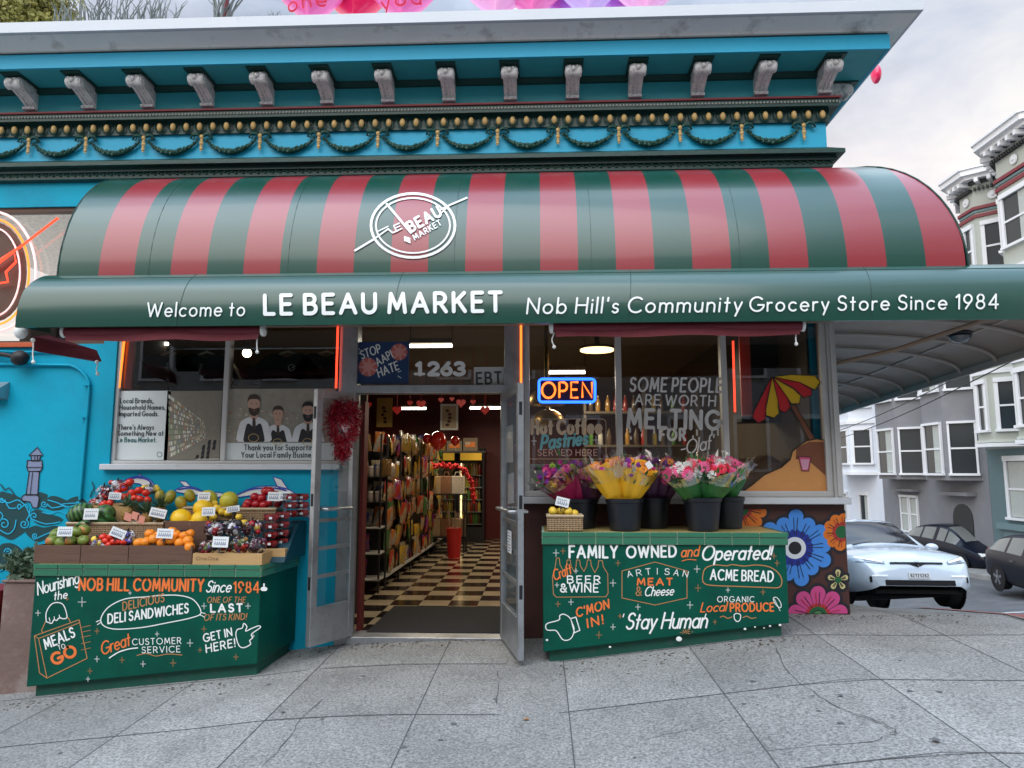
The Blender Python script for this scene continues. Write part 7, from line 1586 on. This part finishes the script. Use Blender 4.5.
# ---------------------------------------------------------------- houses across the side street
M('siding_green', (.50, .54, .48), .6, .06, 2, .05); M('siding_teal', (.14, .22, .235), .6, .1, 2); M('house_grey', (.20, .205, .22), .7, .1, 2, .08, 20, dirt=(.24, .24, .25), dscale=2); M('house_white', (.68, .73, .80), .6, .05, 2); M('trimw', (.74, .76, .78), .5, .04, 5); M('trimred', (.20, .02, .03), .5)
M('winglass', (.03, .038, .042), .12, .3, .6, 0, spec=.35); M('curtain', (.42, .45, .42), .7, .1, 8); M('doordark', (.02, .022, .025), .5); M('roofd', (.06, .06, .065), .8)
def siding(base, name, per):
    m = MATS[base].copy(); m.name = name; MATS[name] = m; nt = m.node_tree; N = nt.nodes; L = nt.links; w_ = N.new('ShaderNodeTexWave'); w_.bands_direction = 'Z'; w_.wave_profile = 'SAW'; w_.inputs['Scale'].default_value = per; L.new(N['Texture Coordinate'].outputs['Object'], w_.inputs[0]); b = N.new('ShaderNodeBump'); b.inputs['Distance'].default_value = .03; b.inputs['Strength'].default_value = .9; L.new(w_.outputs[1], b.inputs['Height']); L.new(b.outputs[0], N['Principled BSDF'].inputs['Normal'])
siding('siding_green', 'sid_g', 2.3); siding('siding_teal', 'sid_t', 2.3)
HX = 15.2
class H:
    """a house front along the line x=X, facing -x; s runs along +y"""
    def __init__(s, name, label, y0, y1, zt, m, X=HX, dep=12):
        s.t = empty(name, (X + 2, (y0 + y1) / 2, gz(X, y0)), label, 'house'); s.X = X; s.m = m
        MB().box(X, X + dep, y0, y1, -4.5, zt).build('wall', m, s.t); MB().box(X + .1, X + dep - .1, y0 + .1, y1 - .1, zt, zt + .05).build('roof', 'roofd', s.t)
    def win(s, P, Q, z0, z1, trim='trimw', w=.10, cur=.5, par=None):
        """sash window on the wall segment P->Q (plan points); outward to the left of travel"""
        P = Vector((*P, 0)); Q = Vector((*Q, 0))
        if Q.y < P.y: P, Q = Q, P
        d = (Q - P); L_ = d.length; d.normalize(); n = Vector((-d.y, d.x, 0))
        def B(mb, a, b, za, zb, o0, o1, mi=0): c = P + d * ((a + b) / 2) + n * ((o0 + o1) / 2); mb.obox((c.x, c.y, (za + zb) / 2), d * ((b - a) / 2), n * (abs(o1 - o0) / 2), Vector((0, 0, (zb - za) / 2)), mi)
        mb = MB(); B(mb, 0, w, z0, z1, 0, .07); B(mb, L_ - w, L_, z0, z1, 0, .07); B(mb, 0, L_, z1, z1 + w * 1.2, 0, .10); B(mb, -.03, L_ + .03, z0 - .08, z0, 0, .13); B(mb, w, L_ - w, (z0 + z1) / 2 - .03, (z0 + z1) / 2 + .03, 0, .05)
        f_ = mb.build('window', trim, par or s.t)
        mb = MB(); B(mb, w, L_ - w, z0, z1, .004, .02); mb.build('pane', 'winglass', f_)
        if cur: mb = MB(); B(mb, w + .02, L_ / 2 - .03 if cur < .9 else L_ - w - .02, z0 + .02, z1 - .02, .021, .024); mb.build('curtain', 'curtain', f_)
        return f_
    def bay(s, y0, y1, z0, z1, m, out=.85, name='bay'):
        X = s.X; a = out; P = [(X + .02, y0), (X - out, y0 + a), (X - out, y1 - a), (X + .02, y1)]; mb = MB(); n = 4
        mb.add([(x, y, z0) for x, y in P] + [(x, y, z1) for x, y in P], [(0, 1, 2, 3), (7, 6, 5, 4)] + [(i, i + 4, i + 5, i + 1) for i in range(3)]); mb.build(name, m, s.t); return P
    def bayband(s, P, z0, z1, g, m, name='belt_course'):
        X = s.X; Q = [(P[0][0], P[0][1] - g), (P[1][0] - g, P[1][1] - g * .4), (P[2][0] - g, P[2][1] + g * .4), (P[3][0], P[3][1] + g)]
        MB().add([(x, y, z0) for x, y in Q] + [(x, y, z1) for x, y in Q], [(0, 1, 2, 3), (7, 6, 5, 4)] + [(i, i + 4, i + 5, i + 1) for i in range(3)]).build(name, m, s.t)
def shr(P, Q, a, b):
    P = Vector(P); Q = Vector(Q); d = (Q - P).normalized(); return tuple(P + d * a), tuple(Q - d * b)
# pale green house
g = H('green_house', 'pale green bay windowed house with red trim and teal lower siding across the street', 16.2, 24.9, 10.9, 'sid_g')
MB().box(HX - .02, HX, 16.2, 24.9, -4.4, 2.15).build('lower_siding', 'sid_t', g.t, label='teal lapped siding of the lower storey')
g1 = g.bay(22.55, 24.85, 2.35, 10.9, 'sid_g', .75); g2 = g.bay(18.0, 22.5, 2.35, 10.9, 'sid_g', 1.4)
for P in (g1, g2):
    for z0, z1 in ((2.75, 4.25), (5.7, 7.2), (8.0, 9.45)):
        for i in range(3): g.win(*shr(P[i + 1], P[i], .12, .12), z0, z1, w=.12, cur=.5 if (i + int(z0)) % 2 else 0)
    for z0, z1, gg, m in ((2.2, 2.32, .10, 'trimw'), (2.34, 2.42, .05, 'siding_green'), (4.55, 4.70, .08, 'trimw'), (5.35, 5.45, .06, 'trimw'), (9.25, 9.35, .07, 'trimred'), (9.42, 9.5, .05, 'siding_teal'), (9.52, 9.62, .09, 'trimred'), (10.4, 10.5, .12, 'doordark'), (10.5, 10.62, .35, 'trimw'), (10.62, 10.80, .50, 'trimw'), (10.8, 10.86, .56, 'trimw')): g.bayband(P, z0 + (.5 if z0 > 9 else 0), z1 + (.5 if z0 > 9 else 0), gg, m)
    for i in range(3):
        A_ = Vector(P[i]); B_ = Vector(P[i + 1]); d = B_ - A_; L_ = d.length; d.normalize(); nn = Vector((-d.y, d.x)) * -1
        nn = Vector((-d.y, d.x));  nn = nn if nn.x < 0 else -nn
        k = max(3, int(L_ / .30)); mb = MB(); md = MB()
        for q in range(k):
            c = A_ + d * (L_ * (q + .5) / k) + nn * .22; mb.obox((c.x, c.y, 10.92), Vector((d.x, d.y, 0)) * .055, Vector((nn.x, nn.y, 0)) * .2, Vector((0, 0, .07)))
        for q in range(k * 3): c = A_ + d * (L_ * (q + .5) / k / 3) + nn * .1; md.obox((c.x, c.y, 10.7), Vector((d.x, d.y, 0)) * .03, Vector((nn.x, nn.y, 0)) * .06, Vector((0, 0, .05)))
        mb.build('modillion_row', 'trimw', g.t); md.build('dentil_row', 'doordark', g.t)
        c = (A_ + B_) / 2 + nn * .03; md = MB(); md.lathe([(.16, 0), (.14, .03), (.06, .03), (.05, .06), (.001, .07)], (c.x, c.y, 10.42), 14, M4=Vector((nn.x, nn.y, 0)).to_track_quat('Z', 'Y').to_matrix()); md.build('rosette', 'trimw', g.t, smooth=40)
for y0, y1 in ((16.2, 17.9), (24.86, 24.9)):
    MB().box(HX - .45, HX, y0, y1, 10.5, 10.8).build('cornice', 'trimw', g.t); MB().box(HX - .08, HX - .0, y0, y1, 9.25, 9.35).build('belt_course', 'trimred', g.t); MB().box(HX - .1, HX - .0, y0, y1, 2.2, 2.32).build('belt_course', 'trimw', g.t)
g.win((HX - .02, 24.0), (HX - .02, 22.6), -.05, 1.75, w=.14, cur=1)

gp_ = MB(); gp_.box(HX - .05, HX - .021, 21.6, 24.3, -2.2, -.45); gp_.build('garage_door', 'siding_teal', g.t); MB().box(HX - .16, HX - .021, 21.4, 24.5, -.45, -.25).build('lintel', 'siding_teal', g.t)
# grey house
h = H('grey_house', 'plain grey stucco house with two rows of bay windows and an arched entry', 24.95, 32.5, 9.6, 'house_grey')
for a_, b_ in ((25.2, 28.2), (28.7, 31.9)):
    P = h.bay(a_, b_, 1.1, 9.2, 'house_grey', .8)
    for z0, z1 in ((1.35, 3.1), (4.35, 6.1), (7.2, 8.7)):
        for i in range(3): h.win(*shr(P[i + 1], P[i], .12, .12), z0, z1, w=.07, cur=.5 if i == 1 else 0)
    h.bayband(P, 9.0, 9.2, .15, 'house_grey')
ar = MB(); ar.prismx([(26.0 + 0, -2.6), (27.2, -2.6), (27.2, -.25)] + [(26.6 + .6 * math.cos(R(a_)), -.25 + .5 * math.sin(R(a_))) for a_ in range(20, 180, 20)] + [(26.0, -.25)], HX - .03, HX + .01); ar.build('arched_entry', 'doordark', h.t)
ar = MB(); ar.box(HX - .35, HX, 25.7, 27.5, .55, .68); ar.box(HX - .35, HX, 29.4, 31.2, .6, .7); ar.build('canopy_slab', 'house_grey', h.t)
h.win((HX, 31.0), (HX, 30.3), -1.0, .35, w=.08, cur=1); h.win((HX, 30.25), (HX, 29.6), -1.0, .35, w=.08, cur=1)
# white blue house
w_ = H('white_house', 'pale blue white bay windowed house furthest along the side street', 32.55, 40.5, 9.4, 'house_white')
for a_, b_ in ((33.0, 36.2), (36.8, 39.9)):
    P = w_.bay(a_, b_, 1.4, 9.0, 'house_white', .8)
    for z0, z1 in ((1.8, 3.3), (4.4, 6.3), (7.2, 8.6)):
        for i in range(3): w_.win(*shr(P[i + 1], P[i], .12, .12), z0, z1, w=.1, cur=.5 if i == 2 else 0)
    for z0, z1 in ((1.25, 1.4), (3.6, 3.75), (8.9, 9.1)): w_.bayband(P, z0, z1, .12, 'trimw')
for y0, y1 in ((38.6, 39.6), (36.2, 37.2), (33.9, 34.9)): w_.win((HX, y1), (HX, y0), -2.2, .3, w=.1, cur=.5)
# a further row closing the street, and the buildings on the photographer's side that the glass mirrors
h2 = H('tan_house', 'distant tan house beyond the pale blue one', 40.6, 60, 10.5, 'trimw')
for y in range(42, 58, 3):
    for z in (1.5, 5): h2.win((HX, y + 1), (HX, y), z, z + 1.6)
M('opp_grey', (.30, .30, .30), .8, .15, 1); M('opp_brown', (.26, .23, .20), .8, .15, 1)
for i, (x0, x1, zt_, m, lab) in enumerate(((-34, -18, 11, 'opp_brown', 'brown apartment house behind the photographer, to the left'), (-17.9, -7, 12.5, 'opp_grey', 'grey house directly behind the photographer to the left'), (-6.9, 3.5, 11.5, 'opp_brown', 'brown house directly behind the photographer'), (3.6, 16, 12, 'opp_grey', 'grey corner house behind the photographer to the right'))):
    t = empty('opposite_house', ((x0 + x1) / 2, -16, -1.5), lab, 'house'); MB().box(x0, x1, -26, -13, -3, zt_).build('wall', m, t)
    MB().box(x0 - .1, x1 + .1, -26, -12.7, zt_, zt_ + .4).build('cornice', 'trimw', t)
    x = x0 + 1
    while x < x1 - 2:
        for z in (1.5, 4.8, 8.0): f_ = MB().box(x - .12, x + 1.12, -12.99, -12.92, z - .1, z + 1.9).build('window', 'trimw', t); MB().box(x, x + 1.0, -12.919, -12.90, z, z + 1.75).build('pane', 'winglass', f_)
        x += 2.3
# ---------------------------------------------------------------- cars
M('carglass_pale', (.16, .17, .16), .12, .2, 2, 0, spec=.4); M('carwhite', (.52, .60, .68), .18, .02, 2, 0, coat=1, spec=.6); M('carblack', (.005, .007, .015), .3, .05, 2, 0, coat=.06, spec=.2); M('carglass', (.012, .014, .02), .06, 0, bump=0, spec=.5); M('headl', (.75, .80, .82), .1, .1, 30, 0, coat=1, emit=.15, ecol=(.9, .95, 1)); M('headdark', (.16, .19, .22), .2, .2, 20, 0, coat=1); M('rim', (.35, .36, .38), .3, .1, metal=.8); M('rimdark', (.03, .03, .035), .35, .1, metal=.5); M('plate', (.65, .68, .70), .5); M('chrome', (.6, .6, .62), .15, 0, bump=0, metal=1); M('tail', (.4, .01, .01), .3); M('wellblack', (.004, .004, .005), .9)  # carglass_pale: brightness seen through the windows put into an opaque colour
def catm(P, t):
    n = len(P) - 1; i = min(n - 1, int(t * n)); f_ = t * n - i; g_ = lambda k: P[max(0, min(n, k))]
    p0, p1, p2, p3 = g_(i - 1), g_(i), g_(i + 1), g_(i + 2)
    return [.5 * ((2 * b) + (-a + c) * f_ + (2 * a - 5 * b + 4 * c - d) * f_ * f_ + (-a + 3 * b - 3 * c + d) * f_ ** 3) for a, b, c, d in zip(p0, p1, p2, p3)]
def car(label, loc, rz, paint, ST, wheels, wr, L_, rimm, white=True, group=None, gm='carglass'):
    """ST: stations (x, halfwidth, zbottom, zshoulder, zroof, roofhalf, cabin 0/1); front at +x"""
    t = empty('parked_car', loc, label, 'car', group); body = MB(); gl = MB(); NS = 60; rows = []
    for i in range(NS + 1):
        x, hw, zb, zs_, zr, rh, cab = catm(ST, i / NS); q = []
        side = [(hw * .90, zb), (hw * .985, zb + .08), (hw, zb + (zs_ - zb) * .45), (hw * .985, zs_ - .10), (hw * .95, zs_ - .02)]
        top = [(hw * .95 + (rh - hw * .95) * f_, zs_ - .02 + (zr - zs_ + .02) * f_) for f_ in (.10, .5, .86)]
        cap = [(rh * .93, zr - .0 + .0), (rh * .6, zr + .03 * 1), (0, zr + .045)]
        q = side + top + cap; rows.append((x, q, cab))
    def mk(mb, sel):
        for i in range(NS):
            (xa, qa, ca), (xb, qb, cb) = rows[i], rows[i + 1]
            for k in range(len(qa) - 1):
                if not sel(i, k, (ca + cb) / 2, qa): continue
                for s in (-1, 1):
                    v = [(xa, s * qa[k][0], qa[k][1]), (xb, s * qb[k][0], qb[k][1]), (xb, s * qb[k + 1][0], qb[k + 1][1]), (xa, s * qa[k + 1][0], qa[k + 1][1])]
                    mb.add(v, [(0, 1, 2, 3) if s < 0 else (3, 2, 1, 0)])
    def isglass(i, k, c, q):
        x = rows[i][0]
        if .12 < c < .93 and k >= 8: return True                 # screens
        if c >= .30 and 5 <= k <= 6:
            return not any(abs(x - pl) < .07 for pl in t_pill)
        return False
    t_pill = ST_P[id(ST)] if id(ST) in ST_P else []
    mk(body, lambda i, k, c, q: not isglass(i, k, c, q)); mk(gl, isglass)
    for (x, q, c), fl in ((rows[0], 1), (rows[-1], -1)):
        P = [(x, -a, b) for a, b in q] + [(x, a, b) for a, b in q[::-1]]; body.flat(P if fl < 0 else P[::-1])
    def weld(o):
        import bmesh; bm = bmesh.new(); bm.from_mesh(o.data); bmesh.ops.remove_doubles(bm, verts=bm.verts, dist=.0008); bmesh.ops.recalc_face_normals(bm, faces=bm.faces); bm.to_mesh(o.data); bm.free(); return o
    zb0 = t.location.copy(); t.location = (0, 0, 0)
    o = weld(body.build('body', paint, t, smooth=35)); weld(gl.build('windows', gm, t, smooth=35))
    MB().box(-L_ / 2 + .5, L_ / 2 - .5, -.7, .7, .16, .4).build('underbody', 'wellblack', t)
    hw = max(s[1] for s in ST)
    for wx in wheels:
        for s in (-1, 1):
            mb = MB(); mb.lathe([(wr + .055, 0), (wr + .055, .02)], (wx, s * (hw - .006), wr), 24, M4=Matrix.Rotation(-s * math.pi / 2, 3, 'X')); mb.build('wheel_well', 'wellblack', t)
            M4 = Matrix.Rotation(-s * math.pi / 2, 3, 'X'); mb = MB(); mb.lathe([(wr * .66, -.2), (wr * .98, -.2), (wr, -.16), (wr, .0), (wr * .96, .03), (wr * .68, .035)], (wx, s * (hw - .02), wr), 28, M4=M4); wh = mb.build('wheel', 'rubber', t, smooth=40)
            mb = MB(); mb.lathe([(wr * .68, .0), (wr * .68, .034), (wr * .60, .03), (wr * .57, -.03), (.05, -.04)], (wx, s * (hw - .02), wr), 28, M4=M4)
            for k in range(5):
                a = 6.283 * k / 5 + .3; y_ = s * (hw - .0); mb.bar((wx + .04 * math.cos(a), y_, wr + .04 * math.sin(a)), (wx + wr * .62 * math.cos(a), y_, wr + wr * .62 * math.sin(a)), wr * .22, .04, up=(0, 1, 0))
            mb.lathe([(.06, .03), (.001, .04)], (wx, s * (hw - .005), wr), 12, M4=M4); mb.build('rim', rimm, wh)
    t.location = zb0; t.rotation_euler = (0, 0, rz); return t, rows
ST_P = {}
#       x     hw   zb   zsh  zr   rh  cab
SUV = [[-2.45, .80, .45, .92, 1.0, .60, 0], [-2.25, .93, .30, 1.02, 1.10, .66, .05], [-1.85, .985, .24, 1.05, 1.42, .62, .5], [-1.3, 1.0, .22, 1.06, 1.60, .64, 1], [-.6, 1.0, .22, 1.05, 1.66, .66, 1], [0, 1.0, .22, 1.04, 1.66, .66, 1], [.45, 1.0, .22, 1.02, 1.56, .64, .95], [.95, 1.0, .22, 1.0, 1.28, .66, .5], [1.35, 1.0, .22, .97, 1.03, .70, .05], [1.8, .985, .22, .90, .95, .66, 0], [2.2, .94, .22, .80, .84, .58, 0], [2.42, .82, .25, .66, .70, .5, 0], [2.5, .70, .30, .52, .55, .42, 0]]
ST_P[id(SUV)] = [-1.1, .05]
loc = at(905, 604, 12.9); cx_, cy_ = 5.55, 13.35
zr = gz(5.9, 12.6) - .12
ZC = at(957, 604, 11.6).z
car1, rows = car('white electric SUV rounding the corner with its front toward the crosswalk', Vector((5.97, 13.85, -1.08)), R(-92), 'carwhite', SUV, (1.5, -1.5), .37, 4.95, 'rimdark')
car1.rotation_euler = (0, R(-11), R(-92)); car1.scale = (.95, .95, .95)
def on(car, name, m, mb, smooth=None):
    l = car.location.copy(); car.location = (0, 0, 0); r = car.rotation_euler.copy(); o = mb.build(name, m, car, smooth=smooth); car.location = l; return o
def half_w(q, z):
    best = 0
    for (a, za), (b, zb) in zip(q, q[1:]):
        if min(za, zb) - .0005 <= z <= max(za, zb) + .0005: best = max(best, a + (b - a) * (0 if abs(zb - za) < 1e-6 else (z - za) / (zb - za)))
    return best
def nose_x(y, z):
    prev = None
    for x, q, c in rows[::-1]:
        w__ = half_w(q, z)
        if w__ >= abs(y):
            if prev is None: return x
            return x + (prev[0] - x) * (w__ - abs(y)) / max(1e-6, w__ - prev[1])
        prev = (x, w__)
    return 1.6
def patch(car, name, m, pts, lift=.012, lab=None):
    vs = [(nose_x(y, z) + lift, y, z) for y, z in pts]; mb = MB(); mb.flat(vs); o = on(car, name, m, mb); 
    if lab: o['label'] = lab
    return o
def strip(car, name, m, fn0, fn1, y0, y1, n=14, lift=.012):
    mb = MB(); vs = []
    for i in range(n + 1):
        y = y0 + (y1 - y0) * i / n; 
        for z in (fn0(y), fn1(y)): vs.append((nose_x(y, z) + lift, y, z))
    mb.add(vs, [(2 * i, 2 * i + 2, 2 * i + 3, 2 * i + 1) for i in range(n)]); return on(car, name, m, mb)
strip(car1, 'lower_grille', 'wellblack', lambda y: .30 + .01, lambda y: .395, -.55, .55)
strip(car1, 'nose_slot', 'wellblack', lambda y: .655 - .05 * max(0, 1 - abs(y) / .12), lambda y: .685, -.42, .42, 24, .016)
for s in (-1, 1):
    strip(car1, 'headlight', 'headdark', lambda y: .655 + .10 * (abs(y) - .5), lambda y: .70 + .30 * (abs(y) - .5), s * .50, s * .90, 10, .016)
    strip(car1, 'headlight_lamp', 'headl', lambda y: .70 + .24 * (abs(y) - .5) - .03, lambda y: .695 + .29 * (abs(y) - .5), s * .53, s * .88, 10, .022)
    strip(car1, 'fog_light', 'headl', lambda y: .45, lambda y: .475, s * .50, s * .74, 6, .018)
    strip(car1, 'air_vent', 'wellblack', lambda y: .32 + abs(y) * .05, lambda y: .45, s * .745, s * .78, 3, .014)
mb = MB(); mb.box(2.5, 2.515, -.17, .17, .42, .52); pl_ = on(car1, 'number_plate', 'plate', mb)
mb = MB(); mpl = lambda u, v, o_: Vector((2.518 + o_, u, v)); 
for k, ch in enumerate('8YSK'): text(mb, ch + '2', mpl, (-.14 + .075 * k, .445), (-.085 + .075 * k, .445), .05, .16)
on(car1, 'plate_digits', 'blackline', mb)
mb = MB(); mpl = lambda u, v, o_: Vector((nose_x(u, v) + .022 + o_, u, v)); ribbon(mb, [(-.035, .70), (.035, .70)], .012, mpl); ribbon(mb, [(0, .70), (0, .63)], .014, mpl, .001); on(car1, 'emblem', 'chrome', mb)
for s in (-1, 1):
    mb = MB(); mb.ball((.78, s * 1.10, 1.08), .12, 12, 8, sq=(.7, 1, .65)); mb.bar((.8, s * .95, 1.02), (.8, s * 1.05, 1.05), .05); on(car1, 'side_mirror', 'carwhite', mb, 60)
mb = MB(); mb.tube([(1.33, -.55, 1.07), (1.15, .0, 1.17), (1.05, .25, 1.24)], .010, 5); on(car1, 'wiper', 'black', mb)
mb = MB(); mb.box(1.7, 2.36, -.66, .66, .19, .25); on(car1, 'front_skirt', 'wellblack', mb)
# dark hatchback parked across the street and one more behind the white car
HB = [[-2.2, .70, .40, .88, .98, .5, 0], [-2.1, .80, .28, .98, 1.12, .55, .3], [-1.75, .85, .22, .98, 1.30, .56, .6], [-1.2, .87, .20, .97, 1.42, .58, 1], [-.5, .87, .20, .95, 1.48, .58, 1], [.1, .87, .20, .93, 1.47, .58, 1], [.6, .87, .20, .91, 1.34, .58, .7], [1.2, .87, .20, .88, 1.02, .60, .12], [1.7, .84, .20, .80, .86, .55, 0], [2.1, .74, .24, .66, .72, .48, 0], [2.22, .62, .32, .52, .58, .4, 0]]
ST_P[id(HB)] = [-1.05, -.25, .35]
zz = gz(12.4, 19.5) - .13
def street_car(label, px, Y, rz, pr, m, zpx):
    p = at(px, zpx, Y); return car(label, Vector((p.x, Y, gz(p.x, Y) - .14)), rz, m, pr, (1.35, -1.35), .31, 4.4, 'rim', gm='carglass_pale')
c2, r2 = street_car('black hatchback parked across the street, cut by the right edge of the photo', 1066, 18.4, R(-96), HB, 'carblack', 588)
for s in (-1, 1):
    mb = MB(); mb.box(-2.16, -2.05, s * .62 - .08, s * .62 + .08, .72, 1.02); l = c2.location.copy(); c2.location = (0, 0, 0); mb.build('tail_light', 'tail', c2); c2.location = l
    mb = MB(); mb.ball((.5, s * .96, .98), .09, 10, 6, sq=(.7, 1, .7)); c2.location = (0, 0, 0); mb.build('side_mirror', 'carblack', c2, smooth=60); mb = MB()
    for x in (-.62, .35): mb.box(x - .09, x + .09, s * .872 - .008, s * .872 + .008, .80, .83)
    mb.build('door_handle', 'chrome', c2); c2.location = l
c3, r3 = street_car('dark grey sedan parked behind the white SUV, half hidden', 962, 27.0, R(-86), HB, 'carblack', 577)
rows_keep = rows; rows = r3
for s in (-1, 1):
    mb = MB(); mb.box(1.95, 2.15, s * .56 - .13, s * .56 + .13, .62, .72); l = c3.location.copy(); c3.location = (0, 0, 0); mb.build('headlight', 'headl', c3); c3.location = l
# far street ground under the parked cars is the road sheet; wires across the side street
wi = MB()
def wire(p, q, sag, r=.012):
    p = Vector(p); q = Vector(q); return [p + (q - p) * (i / 12) + Vector((0, 0, -sag * math.sin(math.pi * i / 12))) for i in range(13)]
for a_, b_, lab in (((835, 432), (1030, 338), 'upper thin cable crossing in front of the houses'), ((835, 440), (1030, 352), 'lower thin cable crossing in front of the houses')):
    mb = MB(); mb.tube(wire(at(a_[0], a_[1], 24), at(b_[0], b_[1], 11), .12), .011, 5); mb.build('overhead_cable', 'black', None, label=lab, cat='cable')
# ---------------------------------------------------------------- roof: balloons and plants
M('b_pink', (.88, .16, .45), .25, .04, 3, 0, coat=.5); M('b_red', (.80, .01, .10), .25, .04, 3, 0, coat=.5); M('b_lpink', (.92, .40, .68), .25, .04, 3, 0, coat=.5); M('b_purple', (.45, .12, .55), .25, .04, 3, 0, coat=.5); M('b_lil', (.62, .42, .80), .25, .04, 3, 0, coat=.5)
zr_ = ZROOF
def heart_balloon(px, py, Y, s, m, lab, word=None):
    c = at(px, py, Y); t = empty('heart_balloon', c, lab, 'balloon'); mb = MB()
    def fn(u, v):
        a = u * 2 * math.pi; b = (v - .5) * math.pi; hx = 16 * math.sin(a) ** 3 / 17; hz = (13 * math.cos(a) - 5 * math.cos(2 * a) - 2 * math.cos(3 * a) - math.cos(4 * a)) / 17; k = math.cos(b)
        return c + Vector((hx * k * s, math.sin(b) * s * .42, (hz * k) * s))
    mb.grid(fn, 40, 14); o = mb.build('skin', m, t, smooth=70)
    if word:
        mb = MB(); mp_ = lambda u, v, off: Vector((c.x + u, c.y - s * .40 * math.sqrt(max(.05, 1 - (u * u + v * v) / (s * s) * 1.25)) - .012 - off, c.z + v)); text(mb, word, mp_, (-s * .5, -s * .62), (s * .5, -s * .50), s * .32, .13); mb.build('writing', 'f_red', t)
    mb = MB(); mb.tube([c + Vector((0, 0, -s * .9)), (c.x, c.y, zr_ - .02)], .004, 4); mb.build('string', 'white', t)
YB = 6.25
for px, py, s, m, lab, wd in ((312, -12, .27, 'b_pink', 'pink heart balloon with writing, leftmost on the roof edge', 'one'), (357, -16, .32, 'b_red', 'red heart balloon on the roof edge', None), (404, -14, .27, 'b_pink', 'pink heart balloon with writing, right of the red one', 'you'), (497, -16, .26, 'b_lpink', 'light pink heart balloon over the middle of the cornice', None), (533, -20, .28, 'b_pink', 'pink heart balloon beside the purple ones', None), (560, -12, .20, 'b_purple', 'purple heart balloon', None), (588, -14, .22, 'b_lil', 'lilac heart balloon', None), (618, -16, .22, 'b_purple', 'dark purple heart balloon', None), (645, -18, .26, 'b_lpink', 'light pink heart balloon, rightmost on the roof edge', None)):
    if lab == 'purple heart balloon': lab = 'purple heart balloon left of the lilac one'
    if lab == 'lilac heart balloon': lab = 'lilac heart balloon between two purple ones'
    if lab == 'dark purple heart balloon': lab = 'dark purple heart balloon right of the lilac one'
    heart_balloon(px, py + 8, YB + (.2 if m in ('b_red', 'b_purple') else 0), s * 1.35, m, lab, wd)
c = at(876, 74, 7.6); mb = MB(); mb.ball(c, .075, 12, 8, sq=(.7, 1, 1.5)); mb.build('corner_balloon', 'b_red', None, label='small red lantern showing past the corner of the cornice', cat='lantern', smooth=60)  # balloon-like stand-in for a scrap of red behind the soffit
mb = MB(); mb.tube([c + Vector((0, 0, .1)), c + Vector((-.05, 0, .6))], .004, 4); mb.build('cord', 'black', None, label='cord holding the small red lantern at the cornice corner', cat='cord')
M('leaf_olive', (.26, .24, .05), .6, .5, 6); M('leaf_grey', (.13, .15, .14), .6, .4, 6)
zb_ = at(30, 30, 5.9).z
for px, rx, seed in ((8, .42, 3), (44, .30, 4)):
    shrub('roof_shrub', at(px, 34, 6.15), rx, .3, .50, 2600, 'leaf_olive', ['dense olive shrub at the top left of the roof', 'second olive shrub on the roof, beside the spiky stems'][seed - 3], 'shrub', .05, .5, 8, None, seed, .3)
def spiky(px, Y, n, h_, lab, m, spread=.5, w_=.008, seed=1):
    random.seed(seed); c = at(px, 26, Y); t = empty('spiky_plant', c, lab, 'plant', None); mb = MB()
    for i in range(n):
        x = random.uniform(-spread, spread) * .5; lean = random.gauss(0, .35) + x * .5; l = h_ * random.uniform(.5, 1); b = c + Vector((x, random.uniform(-.1, .1), 0)); P = [b + Vector((lean * l * t_ * t_, random.gauss(0, .01), l * t_)) for t_ in (0, .35, .7, 1)]; mb.tube(P, [w_, w_ * .9, w_ * .6, w_ * .2], 4)
    mb.build('leaves', m, t)
spiky(108, 5.95, 90, .36, 'clump of thin grey green stems left on the roof edge', 'leaf_grey', 1.0, .006, 2); spiky(155, 5.95, 26, .26, 'sparse thin stems right of the grey clump', 'leaf_grey', .5, .006, 5)
spiky(222, 5.95, 14, .42, 'spiky palm like plant on the roof', 'leaf_grey', .12, .012, 3); spiky(287, 5.95, 16, .16, 'tiny tuft of stems by the first balloon', 'leaf_grey', .3, .005, 4)
mb = MB(); c = at(224, 26, 5.96); mb.tube([c, c + Vector((.01, 0, .4))], .022, 8); mb.build('roof_pipe', 'maroon', None, label='thin reddish pipe standing in the spiky roof plant', cat='pipe')
bpy.context.view_layer.update()
